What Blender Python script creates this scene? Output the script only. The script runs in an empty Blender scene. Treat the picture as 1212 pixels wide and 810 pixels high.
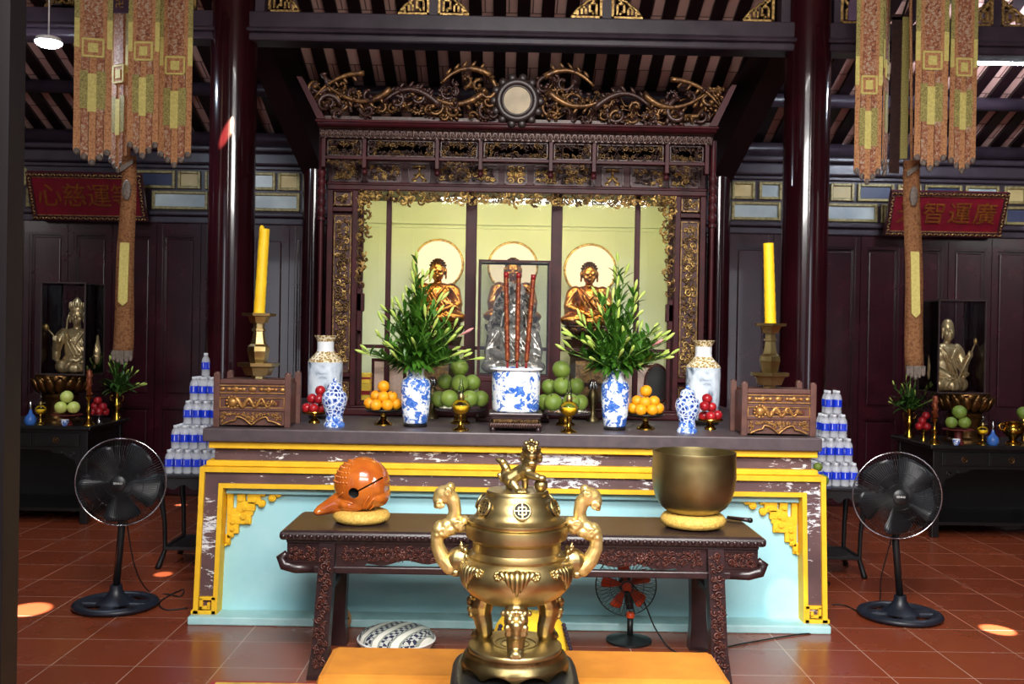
import bpy, bmesh, math, random
from mathutils import Vector, Matrix, Euler
from math import sin, cos, pi, radians, sqrt, atan2
scene = bpy.context.scene
COL = scene.collection
rnd = random.Random(7)
# ------------------------------------------------------------------ camera
F = 1170.0; CX = 606.0; CY = 405.0; EYE = Vector((0, 0, 1.6))
YAW, PITCH, ROLL = radians(0.5), radians(-0.34), radians(1.0)
RM = Matrix.Rotation(-YAW, 3, 'Z') @ Matrix.Rotation(pi/2 + PITCH, 3, 'X') @ Matrix.Rotation(ROLL, 3, 'Z')
cd = bpy.data.cameras.new('camera'); cam = bpy.data.objects.new('camera', cd); COL.objects.link(cam)
cd.sensor_width = 36; cd.sensor_fit = 'HORIZONTAL'; cd.lens = F/1212*36; cd.clip_start = 0.05; cd.clip_end = 100
cam.matrix_world = Matrix.Translation(EYE) @ RM.to_4x4()
scene.camera = cam
def ray(px, py): return RM @ Vector(((px-CX)/F, (CY-py)/F, -1))
def pt(px, py, Y):
    d = ray(px, py); return EYE + d*(Y/d.y)
def onz(px, py, z):
    d = ray(px, py); return EYE + d*((z-EYE.z)/d.z)
def mpp(Y): return Y/F
# ------------------------------------------------------------------ materials
def lin(c):
    o = []
    for v in c:
        v = v/255.0
        o.append(v/12.92 if v <= .04045 else ((v+.055)/1.055)**2.4)
    return (o[0], o[1], o[2], 1)
MATS = {}
class NT:
    def __init__(s, name):
        s.m = bpy.data.materials.new(name); s.m.use_nodes = True; s.t = s.m.node_tree
        s.t.nodes.clear(); s.out = s.n('ShaderNodeOutputMaterial'); s.b = s.n('ShaderNodeBsdfPrincipled')
        s.l(s.b.outputs[0], s.out.inputs[0]); MATS[name] = s.m
    def n(s, ty, **kw):
        n = s.t.nodes.new(ty)
        for k, v in kw.items(): setattr(n, k, v)
        return n
    def l(s, a, b): s.t.links.new(a, b)
    def set(s, **kw):
        for k, v in kw.items(): s.b.inputs[k.replace('_', ' ')].default_value = v
    def coord(s, scale=(1,1,1), kind='Object', rot=(0,0,0), loc=(0,0,0)):
        tc = s.n('ShaderNodeTexCoord'); mp = s.n('ShaderNodeMapping')
        mp.inputs['Scale'].default_value = scale; mp.inputs['Rotation'].default_value = rot; mp.inputs['Location'].default_value = loc
        s.l(tc.outputs[kind], mp.inputs[0]); return mp.outputs[0]
    def noise(s, vec, scale, detail=3, rough=.5, dist=0):
        n = s.n('ShaderNodeTexNoise'); n.inputs['Scale'].default_value = scale; n.inputs['Detail'].default_value = detail
        n.inputs['Roughness'].default_value = rough; n.inputs['Distortion'].default_value = dist
        s.l(vec, n.inputs['Vector']); return n.outputs[0]
    def voro(s, vec, scale, feature='F1', out='Distance'):
        n = s.n('ShaderNodeTexVoronoi', feature=feature); n.inputs['Scale'].default_value = scale; s.l(vec, n.inputs['Vector']); return n.outputs[out]
    def ramp(s, fac, stops, interp='LINEAR'):
        r = s.n('ShaderNodeValToRGB'); cr = r.color_ramp; cr.interpolation = interp
        while len(cr.elements) < len(stops): cr.elements.new(.5)
        for e, (p, c) in zip(cr.elements, stops):
            e.position = p; e.color = c if len(c) == 4 else lin(c)
        s.l(fac, r.inputs[0]); return r.outputs[0]
    def mix(s, fac, a, b):
        m = s.n('ShaderNodeMix', data_type='RGBA')
        for sock, v in ((m.inputs[0], fac), (m.inputs[6], a), (m.inputs[7], b)):
            if hasattr(v, 'links') or hasattr(v, 'is_linked'): s.l(v, sock)
            elif isinstance(v, (int, float)): sock.default_value = v
            else: sock.default_value = v if len(v) == 4 else lin(v)
        return m.outputs[2]
    def math(s, op, a, b=0.0):
        m = s.n('ShaderNodeMath', operation=op)
        for sock, v in ((m.inputs[0], a), (m.inputs[1], b)):
            if isinstance(v, (int, float)): sock.default_value = v
            else: s.l(v, sock)
        return m.outputs[0]
    def base(s, v):
        if isinstance(v, tuple): s.b.inputs['Base Color'].default_value = lin(v)
        else: s.l(v, s.b.inputs['Base Color'])
    def bump(s, h, strength=.3, dist=.01):
        b = s.n('ShaderNodeBump'); b.inputs['Strength'].default_value = strength; b.inputs['Distance'].default_value = dist
        s.l(h, b.inputs['Height']); s.l(b.outputs[0], s.b.inputs['Normal'])
def mat(name, c, rough=.5, metal=0, c2=None, ns=12, coat=0, bump=0, bs=40, spec=.5, detail=3, rv=0):
    t = NT(name); t.set(Roughness=rough, Metallic=metal, Specular_IOR_Level=spec)
    if coat: t.set(Coat_Weight=coat, Coat_Roughness=.05)
    v = t.coord()
    c2 = c2 or tuple(max(0, x*.82) for x in c)
    nz = t.noise(v, ns, detail)
    t.base(t.ramp(nz, [(.3, c2), (.68, c)]))
    if rv:
        r = t.math('MULTIPLY_ADD', nz, rv); t.t.nodes[-1].inputs[2].default_value = rough - rv/2
        t.l(r, t.b.inputs['Roughness'])
    if bump: t.bump(t.noise(v, bs, 4), bump, .01)
    return t.m
# woods
mat('lacquer_wood', (58,17,27), .24, c2=(40,11,19), ns=5, coat=.3, bump=.06, bs=3)
mat('column_lacquer', (46,11,18), .15, c2=(34,8,13), ns=4, coat=.5, bump=.02, bs=2)
mat('dark_beam', (64,52,62), .34, c2=(46,36,46), ns=6, bump=.05, bs=30)
mat('dark_wood', (34,14,18), .42, c2=(24,10,14), ns=6)  # plain dark red-brown wood for rafters, sloping beams and shrine carcass
mat('shrine_wood', (66,20,25), .45, c2=(46,14,19), ns=9, bump=.06, bs=30, spec=.22)
mat('aged_silver', (120,112,100), .32, .7, c2=(60,54,48), ns=26, bump=.3, bs=40)
mat('door_dark', (15,7,10), .45, c2=(10,5,7), ns=6, spec=.3)
mat('table_wood', (50,30,32), .3, c2=(36,21,23), ns=14, bump=.08, bs=40)
mat('table_carving', (92,44,32), .38, c2=(52,24,22), ns=60, bump=.3, bs=80)
mat('tabletop_wood', (54,40,40), .3, c2=(42,31,33), ns=16, bump=.03)
mat('box_wood', (98,62,52), .5, c2=(78,48,42), ns=20, bump=.1, bs=60)
mat('box_gilt', (196,150,84), .42, .55, c2=(140,92,48), ns=60, bump=.2, bs=90)
mat('black_wood', (20,18,19), .34, c2=(13,12,13), ns=10)
mat('gold_leaf', (228,190,116), .34, .7, c2=(104,72,38), ns=50, bump=.25, bs=80)
mat('old_gold', (136,104,60), .4, .6, c2=(50,34,25), ns=40, bump=.3, bs=70)
mat('carved_dark', (60,32,25), .4, .25, c2=(34,18,16), ns=40, bump=.2, bs=70)
mat('red_ground', (66,15,18), .5, c2=(44,10,13), ns=30)
# metals
mat('brass', (190,170,120), .38, 1, c2=(152,132,84), ns=8, bump=.02, bs=60, rv=.14)
mat('pale_brass', (222,196,130), .42, .8, c2=(190,160,96), ns=30, bump=.15, bs=60)
mat('polished_brass', (190,150,60), .2, 1, c2=(160,120,44), ns=10)
mat('bowl_bronze', (164,150,108), .42, 1, c2=(128,114,76), ns=5, bump=.02, bs=80, rv=.2)
mat('statue_bronze', (196,134,74), .28, .95, c2=(140,88,46), ns=14, bump=.05, bs=60)
mat('statue_dark', (84,54,36), .36, .7, c2=(60,38,26), ns=30)
mat('statue_gold', (232,208,158), .3, .6, c2=(176,148,102), ns=16, bump=.12, bs=50)
mat('statue_silver', (222,216,204), .26, .65, c2=(140,128,112), ns=26, bump=.3, bs=40)
mat('lotus_bronze', (128,94,52), .3, .9, c2=(84,58,34), ns=20)
mat('chrome', (200,200,205), .15, 1)
# plastics, cloth etc
mat('black_plastic', (20,21,24), .4, c2=(15,16,18))
mat('blade_plastic', (30,33,38), .4, c2=(24,27,31))
mat('navy_plastic', (24,28,40), .42, c2=(18,22,32))
mat('orange_plastic', (206,74,30), .4, c2=(186,62,26))
mat('teal_wire', (26,52,56), .4)
mat('white_paint', (240,240,238), .5)
mat('black_rubber', (14,14,15), .6)
mat('orange_cloth', (208,134,38), .85, c2=(188,116,30), ns=7, bump=.25, bs=220)
mat('yellow_cloth', (250,205,40), .85, c2=(232,184,30), ns=9, bump=.2, bs=150)
mat('dark_tassel', (44,30,52), .8)
mat('gold_cushion', (232,194,96), .6, c2=(200,152,66), ns=90, bump=.5, bs=120)
mat('mokugyo_lacquer', (206,112,36), .2, c2=(160,72,24), ns=9, coat=.6)
mat('hollow_shade', (12,7,6), .7)  # near-black colour painted as the shade inside slits and pierced holes
mat('candle_wax', (250,206,30), .5, c2=(238,190,24), ns=14, bump=.25, bs=60)
mat('red_lacquer', (150,24,28), .35)
mat('terracotta_wood', (176,130,84), .5, c2=(150,104,62))
mat('yellow_paint', (240,190,32), .6, c2=(228,176,26), ns=14, bump=.05)
mat('lilac_counter', (84,72,76), .42, c2=(72,62,66), ns=18, bump=.05)
mat('plinth_blue', (172,212,214), .5, c2=(150,196,200), ns=10, bump=.06)
mat('stone_grey', (70,70,72), .6, c2=(52,52,54), ns=30)
# fruit and plants
mat('orange_peel', (250,170,22), .42, c2=(244,150,14), ns=12, bump=.2, bs=250)
mat('pomelo_peel', (122,142,56), .5, c2=(92,118,42), ns=10, bump=.15, bs=160)
mat('pale_apple', (206,214,120), .35, c2=(186,200,96), ns=9)
mat('red_apple', (176,34,40), .28, c2=(140,18,30), ns=9)
mat('stem_brown', (70,50,26), .7)
mat('lily_leaf', (74,122,34), .42, c2=(40,84,20), ns=16)
mat('dark_leaf', (70,108,44), .42, c2=(36,66,24), ns=16)
mat('lily_stem', (96,136,50), .5)
mat('lily_bud', (196,214,112), .45, c2=(160,192,76), ns=22)
mat('pink_petal', (240,160,160), .5)
# walls of the shrine niche, boards
mat('paper_yellow', (222,214,150), .8, c2=(212,204,140), ns=4)
mat('label_blue', (20,58,214), .4, c2=(12,44,190), ns=300)
mat('cap_white', (228,232,240), .4)
mat('yellow_box', (244,204,60), .5)
mat('paper_pink', (226,196,182), .6, c2=(206,176,164), ns=60)
mat('oval_photo', (40,34,36), .4, c2=(24,22,24))
mat('cup_blue', (60,110,190), .25)
mat('tray_red', (120,40,40), .4, c2=(70,24,26), ns=80)
mat('banner_tip', (116,104,94), .6, c2=(80,70,64), ns=60, bump=.3)
mat('banner_fringe', (176,164,92), .7, c2=(92,86,44), ns=160, bump=.4, bs=200)
mat('banner_pale', (204,192,110), .7, c2=(180,166,92), ns=60)
mat('maroon_valance', (70,44,70), .7)
mat('char_gold', (150,84,26), .4, .3, c2=(112,56,20), ns=60)
def banner_cloth():
    t = NT('banner_cloth'); t.set(Roughness=.75)
    v = t.coord()
    a = t.noise(v, 70, 4, .65)
    t.base(t.ramp(a, [(.3, (100,60,38)), (.46, (164,110,70)), (.6, (184,136,90)), (.74, (140,72,48))]))
    t.bump(a, .5, .01)
    t = NT('banner_brocade'); t.set(Roughness=.7)
    v = t.coord()
    a = t.noise(v, 60, 5, .7, .6)
    t.base(t.ramp(a, [(.34, (84,46,32)), (.46, (142,80,52)), (.54, (164,116,78)), (.62, (176,168,150)), (.72, (130,70,46))]))
    t.bump(a, .6, .01)
banner_cloth()
def sheet(name, col, dark=.3):
    pass
def floor_mat():
    t = NT('terracotta_tile')
    v = t.coord(loc=(.12, .1, 0))
    br = t.n('ShaderNodeTexBrick'); br.offset = 0; br.squash = 1
    br.inputs['Scale'].default_value = 1; br.inputs['Brick Width'].default_value = .4; br.inputs['Row Height'].default_value = .4
    br.inputs['Mortar Size'].default_value = .003; br.inputs['Mortar Smooth'].default_value = .2
    br.inputs['Color1'].default_value = lin((144,69,40)); br.inputs['Color2'].default_value = lin((124,56,33)); br.inputs['Mortar'].default_value = lin((196,160,140))
    t.l(v, br.inputs['Vector'])
    nz = t.noise(v, 9, 5, .6)
    t.base(t.mix(t.math('MULTIPLY', nz, .45), br.outputs[0], (116,52,33)))
    n2 = t.noise(v, 3, 3)
    r = t.ramp(n2, [(.3, (.2,.2,.2,1)), (.7, (.3,.3,.3,1))]); t.l(r, t.b.inputs['Roughness'])
    t.bump(t.math('SUBTRACT', t.math('MULTIPLY', t.noise(v, 2.2, 2), .5), br.outputs[1]), .06, .01)
floor_mat()
def roof_mat():
    t = NT('roof_tile')
    v = t.coord()
    br = t.n('ShaderNodeTexBrick'); br.offset = .5
    br.inputs['Scale'].default_value = 1; br.inputs['Brick Width'].default_value = .19; br.inputs['Row Height'].default_value = .22
    br.inputs['Mortar Size'].default_value = .006
    br.inputs['Color1'].default_value = lin((222,178,164)); br.inputs['Color2'].default_value = lin((200,150,136)); br.inputs['Mortar'].default_value = lin((90,60,52))
    t.l(v, br.inputs['Vector']); t.base(t.mix(t.math('MULTIPLY', t.noise(v, 5, 4), .5), br.outputs[0], (150,112,104))); t.set(Roughness=.8)
roof_mat()
def peel_mat():
    t = NT('peeling_maroon'); t.set(Roughness=.55)
    v = t.coord(); v2 = t.coord(scale=(1.0,1.0,3.0))
    n1 = t.noise(v2, 17, 8, .72, .4); n2 = t.noise(v, 1.7, 2)
    k = t.math('ADD', n1, t.math('MULTIPLY', n2, .75))
    base = t.ramp(t.noise(v, 6, 3), [(.3, (78,56,58)), (.7, (98,72,74))])
    peel = t.ramp(n1, [(.4, (150,160,190)), (.62, (226,226,226))])
    t.base(t.mix(t.ramp(k, [(.985, (0,0,0,1)), (1.0, (1,1,1,1))]), base, peel))
    t.bump(k, .1, .01)
peel_mat()
def blue_panel():
    t = NT('altar_blue'); t.set(Roughness=.5)
    v = t.coord()
    n = t.noise(v, 2.2, 5, .6)
    t.base(t.ramp(n, [(.3, (150,206,216)), (.7, (176,222,228))])); t.bump(t.noise(v, 18, 3), .08, .01)
blue_panel()
def porcelain(name, scale, thr, blue=(36,86,186), blue2=(96,140,214), dist=1.2, kind='noise'):
    t = NT(name); t.set(Roughness=.12, Specular_IOR_Level=.5)
    v = t.coord()
    if kind == 'noise':
        a = t.noise(v, scale, 5, .62, dist); b = t.noise(v, scale*.45, 2, .5, .5)
        k = t.math('ADD', a, t.math('MULTIPLY', t.math('SUBTRACT', b, .5), .7))
        col = t.ramp(k, [(thr-.02, (238,244,250)), (thr, blue2), (thr+.09, blue), (thr+.2, blue2)])
    else:
        a = t.voro(v, scale, 'DISTANCE_TO_EDGE'); b = t.voro(v, scale)
        k = t.math('LESS_THAN', a, .1)
        col = t.mix(k, t.mix(t.math('LESS_THAN', b, .34), (110,140,205), (30,50,130)), (226,234,248))
        if kind == 'lattice': pass
    t.base(col)
porcelain('porcelain_flower', 30, .52)
porcelain('porcelain_pot', 27, .55)
porcelain('porcelain_lattice', 40, .5, kind='lattice')
porcelain('porcelain_blue_band', 60, .45)
mat('porcelain_white', (238,242,246), .12, c2=(228,234,242))
def landscape():
    t = NT('porcelain_landscape'); t.set(Roughness=.14)
    v = t.coord(scale=(1,1,.6)); a = t.noise(v, 9, 6, .6, .7)
    t.base(t.ramp(a, [(.4, (226,236,246)), (.52, (200,212,226)), (.6, (126,142,160)), (.68, (80,94,108))]))
    t = NT('porcelain_gilt_band'); t.set(Roughness=.25)
    v = t.coord(); a = t.voro(v, 70)
    t.base(t.ramp(a, [(.2, (120,92,52)), (.5, (206,180,120)), (.7, (240,232,210))]))
landscape()
def cushion_mat():
    t = NT('cushion_weave'); t.set(Roughness=.85)
    v = t.coord(rot=(0,0,.5))
    w = t.n('ShaderNodeTexWave', wave_type='BANDS', bands_direction='X'); w.inputs['Scale'].default_value = 3.2; t.l(v, w.inputs['Vector'])
    ch = t.n('ShaderNodeTexChecker'); ch.inputs['Scale'].default_value = 46; t.l(v, ch.inputs[0])
    navy = t.mix(ch.outputs[1], (34,38,66), (190,192,186))
    t.base(t.mix(t.ramp(w.outputs[0], [(.55, (0,0,0,1)), (.6, (1,1,1,1))]), t.ramp(w.outputs[0], [(.1, (226,224,214)), (.25, (140,146,136))], 'CONSTANT'), navy))
    t = NT('carpet_weave'); t.set(Roughness=.9)
    v = t.coord(); ch = t.n('ShaderNodeTexChecker'); ch.inputs['Scale'].default_value = 34; t.l(v, ch.inputs[0])
    t.base(t.mix(ch.outputs[1], (216,190,150), (60,50,60)))
    mat('carpet_red', (170,40,50), .9, bump=.2, bs=200); mat('carpet_yellow', (230,196,80), .9, bump=.2, bs=200)
cushion_mat()
def clear(name, tint=(1,1,1,1), gloss=.06, rough=.03):
    t = NT(name); tr = t.n('ShaderNodeBsdfTransparent'); tr.inputs[0].default_value = tint
    gl = t.n('ShaderNodeBsdfGlossy'); gl.inputs['Roughness'].default_value = rough
    fr = t.n('ShaderNodeFresnel'); fr.inputs[0].default_value = 1.45
    k = t.math('ADD', t.math('MULTIPLY', fr.outputs[0], 1.0), gloss)
    mx = t.n('ShaderNodeMixShader'); t.l(k, mx.inputs[0]); t.l(tr.outputs[0], mx.inputs[1]); t.l(gl.outputs[0], mx.inputs[2]); t.l(mx.outputs[0], t.out.inputs[0])
    t.t.nodes.remove(t.b)
clear('window_glass', (.97,.98,.98,1), .0)
clear('case_glass', (.93,.94,.95,1), .02)
clear('lamp_glass', (.96,.96,.95,1), .0)
def bottle():
    t = NT('bottle_plastic'); t.set(Roughness=.12, Specular_IOR_Level=.8)
    t.base((244,248,255)); t.b.inputs['Alpha'].default_value = .3
    t = NT('lamp_oil'); t.set(Roughness=.5, Specular_IOR_Level=.2); t.base((255,214,44))
bottle()
def emit(name, c, s):
    t = NT(name); e = t.n('ShaderNodeEmission'); e.inputs[0].default_value = lin(c); e.inputs[1].default_value = s
    t.l(e.outputs[0], t.out.inputs[0]); t.t.nodes.remove(t.b)
emit('tube_light', (226,238,255), 170)
emit('disc_light', (220,236,255), 420)
emit('halo_light', (255,228,178), 1.5)
emit('strip_light', (255,240,168), 85)
def niche():
    t = NT('niche_wall'); t.set(Roughness=.7)
    v = t.coord(); n = t.noise(v, 3, 4)
    t.base(t.ramp(n, [(.3, (206,216,194)), (.7, (216,224,204))]))
niche()
# ------------------------------------------------------------------ mesh builder
class MB:
    def __init__(s): s.bm = bmesh.new(); s.M = Matrix.Identity(4); s.mi = 0
    def v(s, p): return s.bm.verts.new(s.M @ Vector(p))
    def f(s, vs, smooth=False):
        try: fc = s.bm.faces.new(vs)
        except ValueError: return None
        fc.material_index = s.mi; fc.smooth = smooth; return fc
    def at(s, loc=(0,0,0), rot=(0,0,0), sc=(1,1,1)):
        s.M = Matrix.Translation(loc) @ Euler(rot).to_matrix().to_4x4() @ Matrix.Diagonal((*sc, 1)); return s
    def box(s, c, d, bev=0):
        x, y, z = c; a, b, h = d[0]/2, d[1]/2, d[2]/2
        P = [(x+i*a, y+j*b, z+k*h) for k in (-1,1) for j in (-1,1) for i in (-1,1)]
        vs = [s.v(p) for p in P]
        fs = [s.f([vs[i] for i in q]) for q in ((0,2,3,1),(4,5,7,6),(0,1,5,4),(2,6,7,3),(0,4,6,2),(1,3,7,5))]
        if bev:
            es = list({e for f in fs for e in f.edges})
            r = bmesh.ops.bevel(s.bm, geom=es, offset=bev, segments=2, affect='EDGES', profile=.5, clamp_overlap=True)
            for f in r['faces']: f.material_index = s.mi
        return s
    def b2(s, x0, x1, y0, y1, z0, z1, bev=0): return s.box(((x0+x1)/2, (y0+y1)/2, (z0+z1)/2), (abs(x1-x0), abs(y1-y0), abs(z1-z0)), bev)
    def lathe(s, prof, seg=32, c=(0,0,0), smooth=True, sharp=50, twist=0, sq=1.0):
        # prof: list of (r, z); closed at axis when r==0
        rings = []
        n = len(prof)
        def ring(r, z):
            if r < 1e-6: return [s.v((c[0], c[1], c[2]+z))]
            return [s.v((c[0]+r*cos(2*pi*i/seg+twist), c[1]+sq*r*sin(2*pi*i/seg+twist), c[2]+z)) for i in range(seg)]
        segs = []
        prev = ring(*prof[0])
        for i in range(1, n):
            cur = ring(*prof[i])
            if len(prev) == 1 and len(cur) > 1:
                for k in range(seg): s.f([prev[0], cur[(k+1)%seg], cur[k]], smooth)
            elif len(cur) == 1 and len(prev) > 1:
                for k in range(seg): s.f([prev[k], prev[(k+1)%seg], cur[0]], smooth)
            elif len(cur) > 1:
                for k in range(seg): s.f([prev[k], prev[(k+1)%seg], cur[(k+1)%seg], cur[k]], smooth)
            if i < n-1 and len(cur) > 1 and sharp:
                a = atan2(prof[i][1]-prof[i-1][1], prof[i][0]-prof[i-1][0]); b = atan2(prof[i+1][1]-prof[i][1], prof[i+1][0]-prof[i][0])
                d = abs((b-a+pi) % (2*pi)-pi)
                if d > radians(sharp): cur = ring(*prof[i])
            prev = cur
        return s
    def tube(s, pts, r, sides=8, closed=False, smooth=True, cap=True, flat=1.0, up=None):
        pts = [Vector(p) for p in pts]; n = len(pts)
        rs = r if isinstance(r, (list, tuple)) else [r]*n
        rings = []; N = None
        for i, p in enumerate(pts):
            if closed: t = pts[(i+1)%n]-pts[i-1]
            else: t = pts[min(i+1, n-1)]-pts[max(i-1, 0)]
            if t.length < 1e-9: t = Vector((0,0,1))
            t.normalize()
            if up is not None: N = Vector(up)
            elif N is None: N = Vector((0,0,1)) if abs(t.z) < .9 else Vector((0,1,0))
            b = t.cross(N)
            if b.length < 1e-6: b = t.cross(Vector((1,0,0)))
            b.normalize(); N2 = b.cross(t).normalized()
            if up is None: N = N2
            rings.append([s.v(p + (b*cos(2*pi*k/sides) + N2*flat*sin(2*pi*k/sides))*rs[i]) for k in range(sides)])
        m = n if closed else n-1
        for i in range(m):
            A, B = rings[i], rings[(i+1)%n]
            for k in range(sides): s.f([A[k], A[(k+1)%sides], B[(k+1)%sides], B[k]], smooth)
        if cap and not closed:
            s.f(list(reversed(rings[0]))); s.f(rings[-1])
        return s
    def cyl(s, a, b, r, sides=12, r2=None): return s.tube([a, b], [r, r if r2 is None else r2], sides)
    def ball(s, c, r, u=12, w=8):
        rx, ry, rz = r if isinstance(r, (tuple, list)) else (r, r, r)
        rows = []
        for j in range(w+1):
            th = pi*j/w
            if j in (0, w): rows.append([s.v((c[0], c[1], c[2]+rz*cos(th)))])
            else: rows.append([s.v((c[0]+rx*sin(th)*cos(2*pi*i/u), c[1]+ry*sin(th)*sin(2*pi*i/u), c[2]+rz*cos(th))) for i in range(u)])
        for j in range(w):
            A, B = rows[j], rows[j+1]
            for i in range(u):
                if len(A) == 1: s.f([A[0], B[i], B[(i+1)%u]], True)
                elif len(B) == 1: s.f([A[i], B[0], A[(i+1)%u]], True)
                else: s.f([A[i], B[i], B[(i+1)%u], A[(i+1)%u]], True)
        return s
    def prism(s, poly, y0, y1, smooth=False):
        # poly in XZ, extruded along Y (y0 front)
        A = [s.v((x, y0, z)) for x, z in poly]; B = [s.v((x, y1, z)) for x, z in poly]
        s.f(A); s.f(list(reversed(B))); n = len(poly)
        for i in range(n): s.f([A[i], B[i], B[(i+1)%n], A[(i+1)%n]], smooth)
        return s
    def prismz(s, poly, z0, z1):
        A = [s.v((x, y, z0)) for x, y in poly]; B = [s.v((x, y, z1)) for x, y in poly]
        s.f(list(reversed(A))); s.f(B); n = len(poly)
        for i in range(n): s.f([A[i], A[(i+1)%n], B[(i+1)%n], B[i]])
        return s
    def torus(s, c, R, r, seg=32, sides=8, axis='Z', flat=1.0):
        P = []
        for i in range(seg):
            a = 2*pi*i/seg
            P.append((c[0]+R*cos(a), c[1]+R*sin(a), c[2]) if axis == 'Z' else (c[0]+R*cos(a), c[1], c[2]+R*sin(a)))
        return s.tube(P, r, sides, closed=True, up=(0,0,1) if axis == 'Z' else (0,1,0), flat=flat)
    def leaf(s, base, tip, width, bend=(0,0,0), seg=5, nrm=(0,0,1)):
        a, b = Vector(base), Vector(tip); d = b-a; side = d.cross(Vector(nrm))
        if side.length < 1e-6: side = d.cross(Vector((1,0,0)))
        side.normalize(); up = side.cross(d).normalized(); L = []
        for i in range(seg+1):
            t = i/seg; w = width*(sin(pi*min(1, t*.92+.06))**.8)*(1-.3*t)
            if i == seg: w = 0
            c = a + d*t + Vector(bend)*(4*t*(1-t)) 
            L.append((c-side*w+up*w*.35, c, c+side*w+up*w*.35) if w > 0 else (c,))
        vs = [[s.v(p) for p in row] for row in L]
        for i in range(seg):
            A, B = vs[i], vs[i+1]
            if len(B) == 3:
                s.f([A[0], A[1], B[1], B[0]], True); s.f([A[1], A[2], B[2], B[1]], True)
            else: s.f([A[0], A[1], B[0]], True); s.f([A[1], A[2], B[0]], True)
        return s
    def mesh(s, name, mats, recalc=True):
        if recalc: bmesh.ops.recalc_face_normals(s.bm, faces=s.bm.faces)
        me = bpy.data.meshes.new(name); s.bm.to_mesh(me); s.bm.free()
        for m in (mats if isinstance(mats, (list, tuple)) else [mats]): me.materials.append(MATS[m])
        return me
    def build(s, name, mats, parent=None, loc=None, rot=None):
        o = bpy.data.objects.new(name, s.mesh(name, mats)); COL.objects.link(o)
        if parent is not None: o.parent = parent
        if loc is not None: o.location = loc
        if rot is not None: o.rotation_euler = rot
        return o
def tag(o, label=None, cat=None, group=None, kind=None):
    if label: o['label'] = label
    if cat: o['category'] = cat
    if group: o['group'] = group
    if kind: o['kind'] = kind
    return o
def thing(name, label, cat, loc=(0,0,0), rz=0, group=None):
    o = bpy.data.objects.new(name, None); COL.objects.link(o); o.location = loc; o.rotation_euler = (0,0,rz); o.empty_display_size = .05
    return tag(o, label, cat, group)
def struct(name, mb, mats, label=None, cat='structure'):
    o = mb.build(name, mats); o['kind'] = 'structure'
    if label: o['label'] = label
    o['category'] = cat
    return o
def kids(o): return [c for c in COL.objects if c.parent is o]
KIDS = {}
def dup(root, loc, rz=None, label=None, group=None, scale=None):
    if root.name not in KIDS: KIDS[root.name] = [(c, kids(c)) for c in kids(root)]
    r = root.copy(); COL.objects.link(r); r.location = loc
    if rz is not None: r.rotation_euler = (0,0,rz)
    if label: r['label'] = label
    if group: r['group'] = group
    if scale: r.scale = scale if isinstance(scale, (tuple, list)) else (scale,)*3
    for ch, gs in KIDS[root.name]:
        c = ch.copy(); COL.objects.link(c); c.parent = r
        for g in gs:
            d = g.copy(); COL.objects.link(d); d.parent = c
    return r
def fuse(mb, voxel, smooth=4, ratio=None):
    """merge overlapping blobs into one continuous skin; returns a mesh"""
    me = mb.mesh('blob', 'black_wood'); o = bpy.data.objects.new('blob', me); COL.objects.link(o)
    m = o.modifiers.new('r', 'REMESH'); m.mode = 'VOXEL'; m.voxel_size = voxel; m.use_smooth_shade = True
    if smooth:
        m2 = o.modifiers.new('s', 'SMOOTH'); m2.factor = .5; m2.iterations = smooth
    bpy.context.view_layer.update()
    dg = bpy.context.evaluated_depsgraph_get()
    out = bpy.data.meshes.new_from_object(o.evaluated_get(dg))
    bpy.data.objects.remove(o); bpy.data.meshes.remove(me)
    out.materials.clear()
    return out
def skin(name, mb, m, parent=None, voxel=.006, smooth=4, loc=None, rot=None):
    me = fuse(mb, voxel, smooth); me.name = name; me.materials.append(MATS[m])
    o = bpy.data.objects.new(name, me); COL.objects.link(o)
    if parent is not None: o.parent = parent
    if loc is not None: o.location = loc
    if rot is not None: o.rotation_euler = rot
    return o
def cap(mb, a, b, r1, r2, n=6):
    """tapered limb with round ends"""
    a, b = Vector(a), Vector(b)
    mb.tube([a, a.lerp(b, .5), b], [r1, (r1+r2)/2, r2], 10); mb.ball(a, r1, 10, 7); mb.ball(b, r2, 10, 7); return mb
def lettering(name, s, size, depth, m, parent, loc, rot=(pi/2,0,0), align='CENTER'):
    cu = bpy.data.curves.new('t', 'FONT'); cu.body = s; cu.size = size; cu.extrude = depth; cu.align_x = align; cu.align_y = 'CENTER'; cu.resolution_u = 3
    o = bpy.data.objects.new('t', cu); COL.objects.link(o); bpy.context.view_layer.update()
    me = bpy.data.meshes.new_from_object(o.evaluated_get(bpy.context.evaluated_depsgraph_get()))
    bpy.data.objects.remove(o); bpy.data.curves.remove(cu)
    me.materials.clear(); me.materials.append(MATS[m])
    t = bpy.data.objects.new(name, me); COL.objects.link(t); t.location = loc; t.rotation_euler = rot
    if parent is not None: t.parent = parent
    return t
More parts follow.
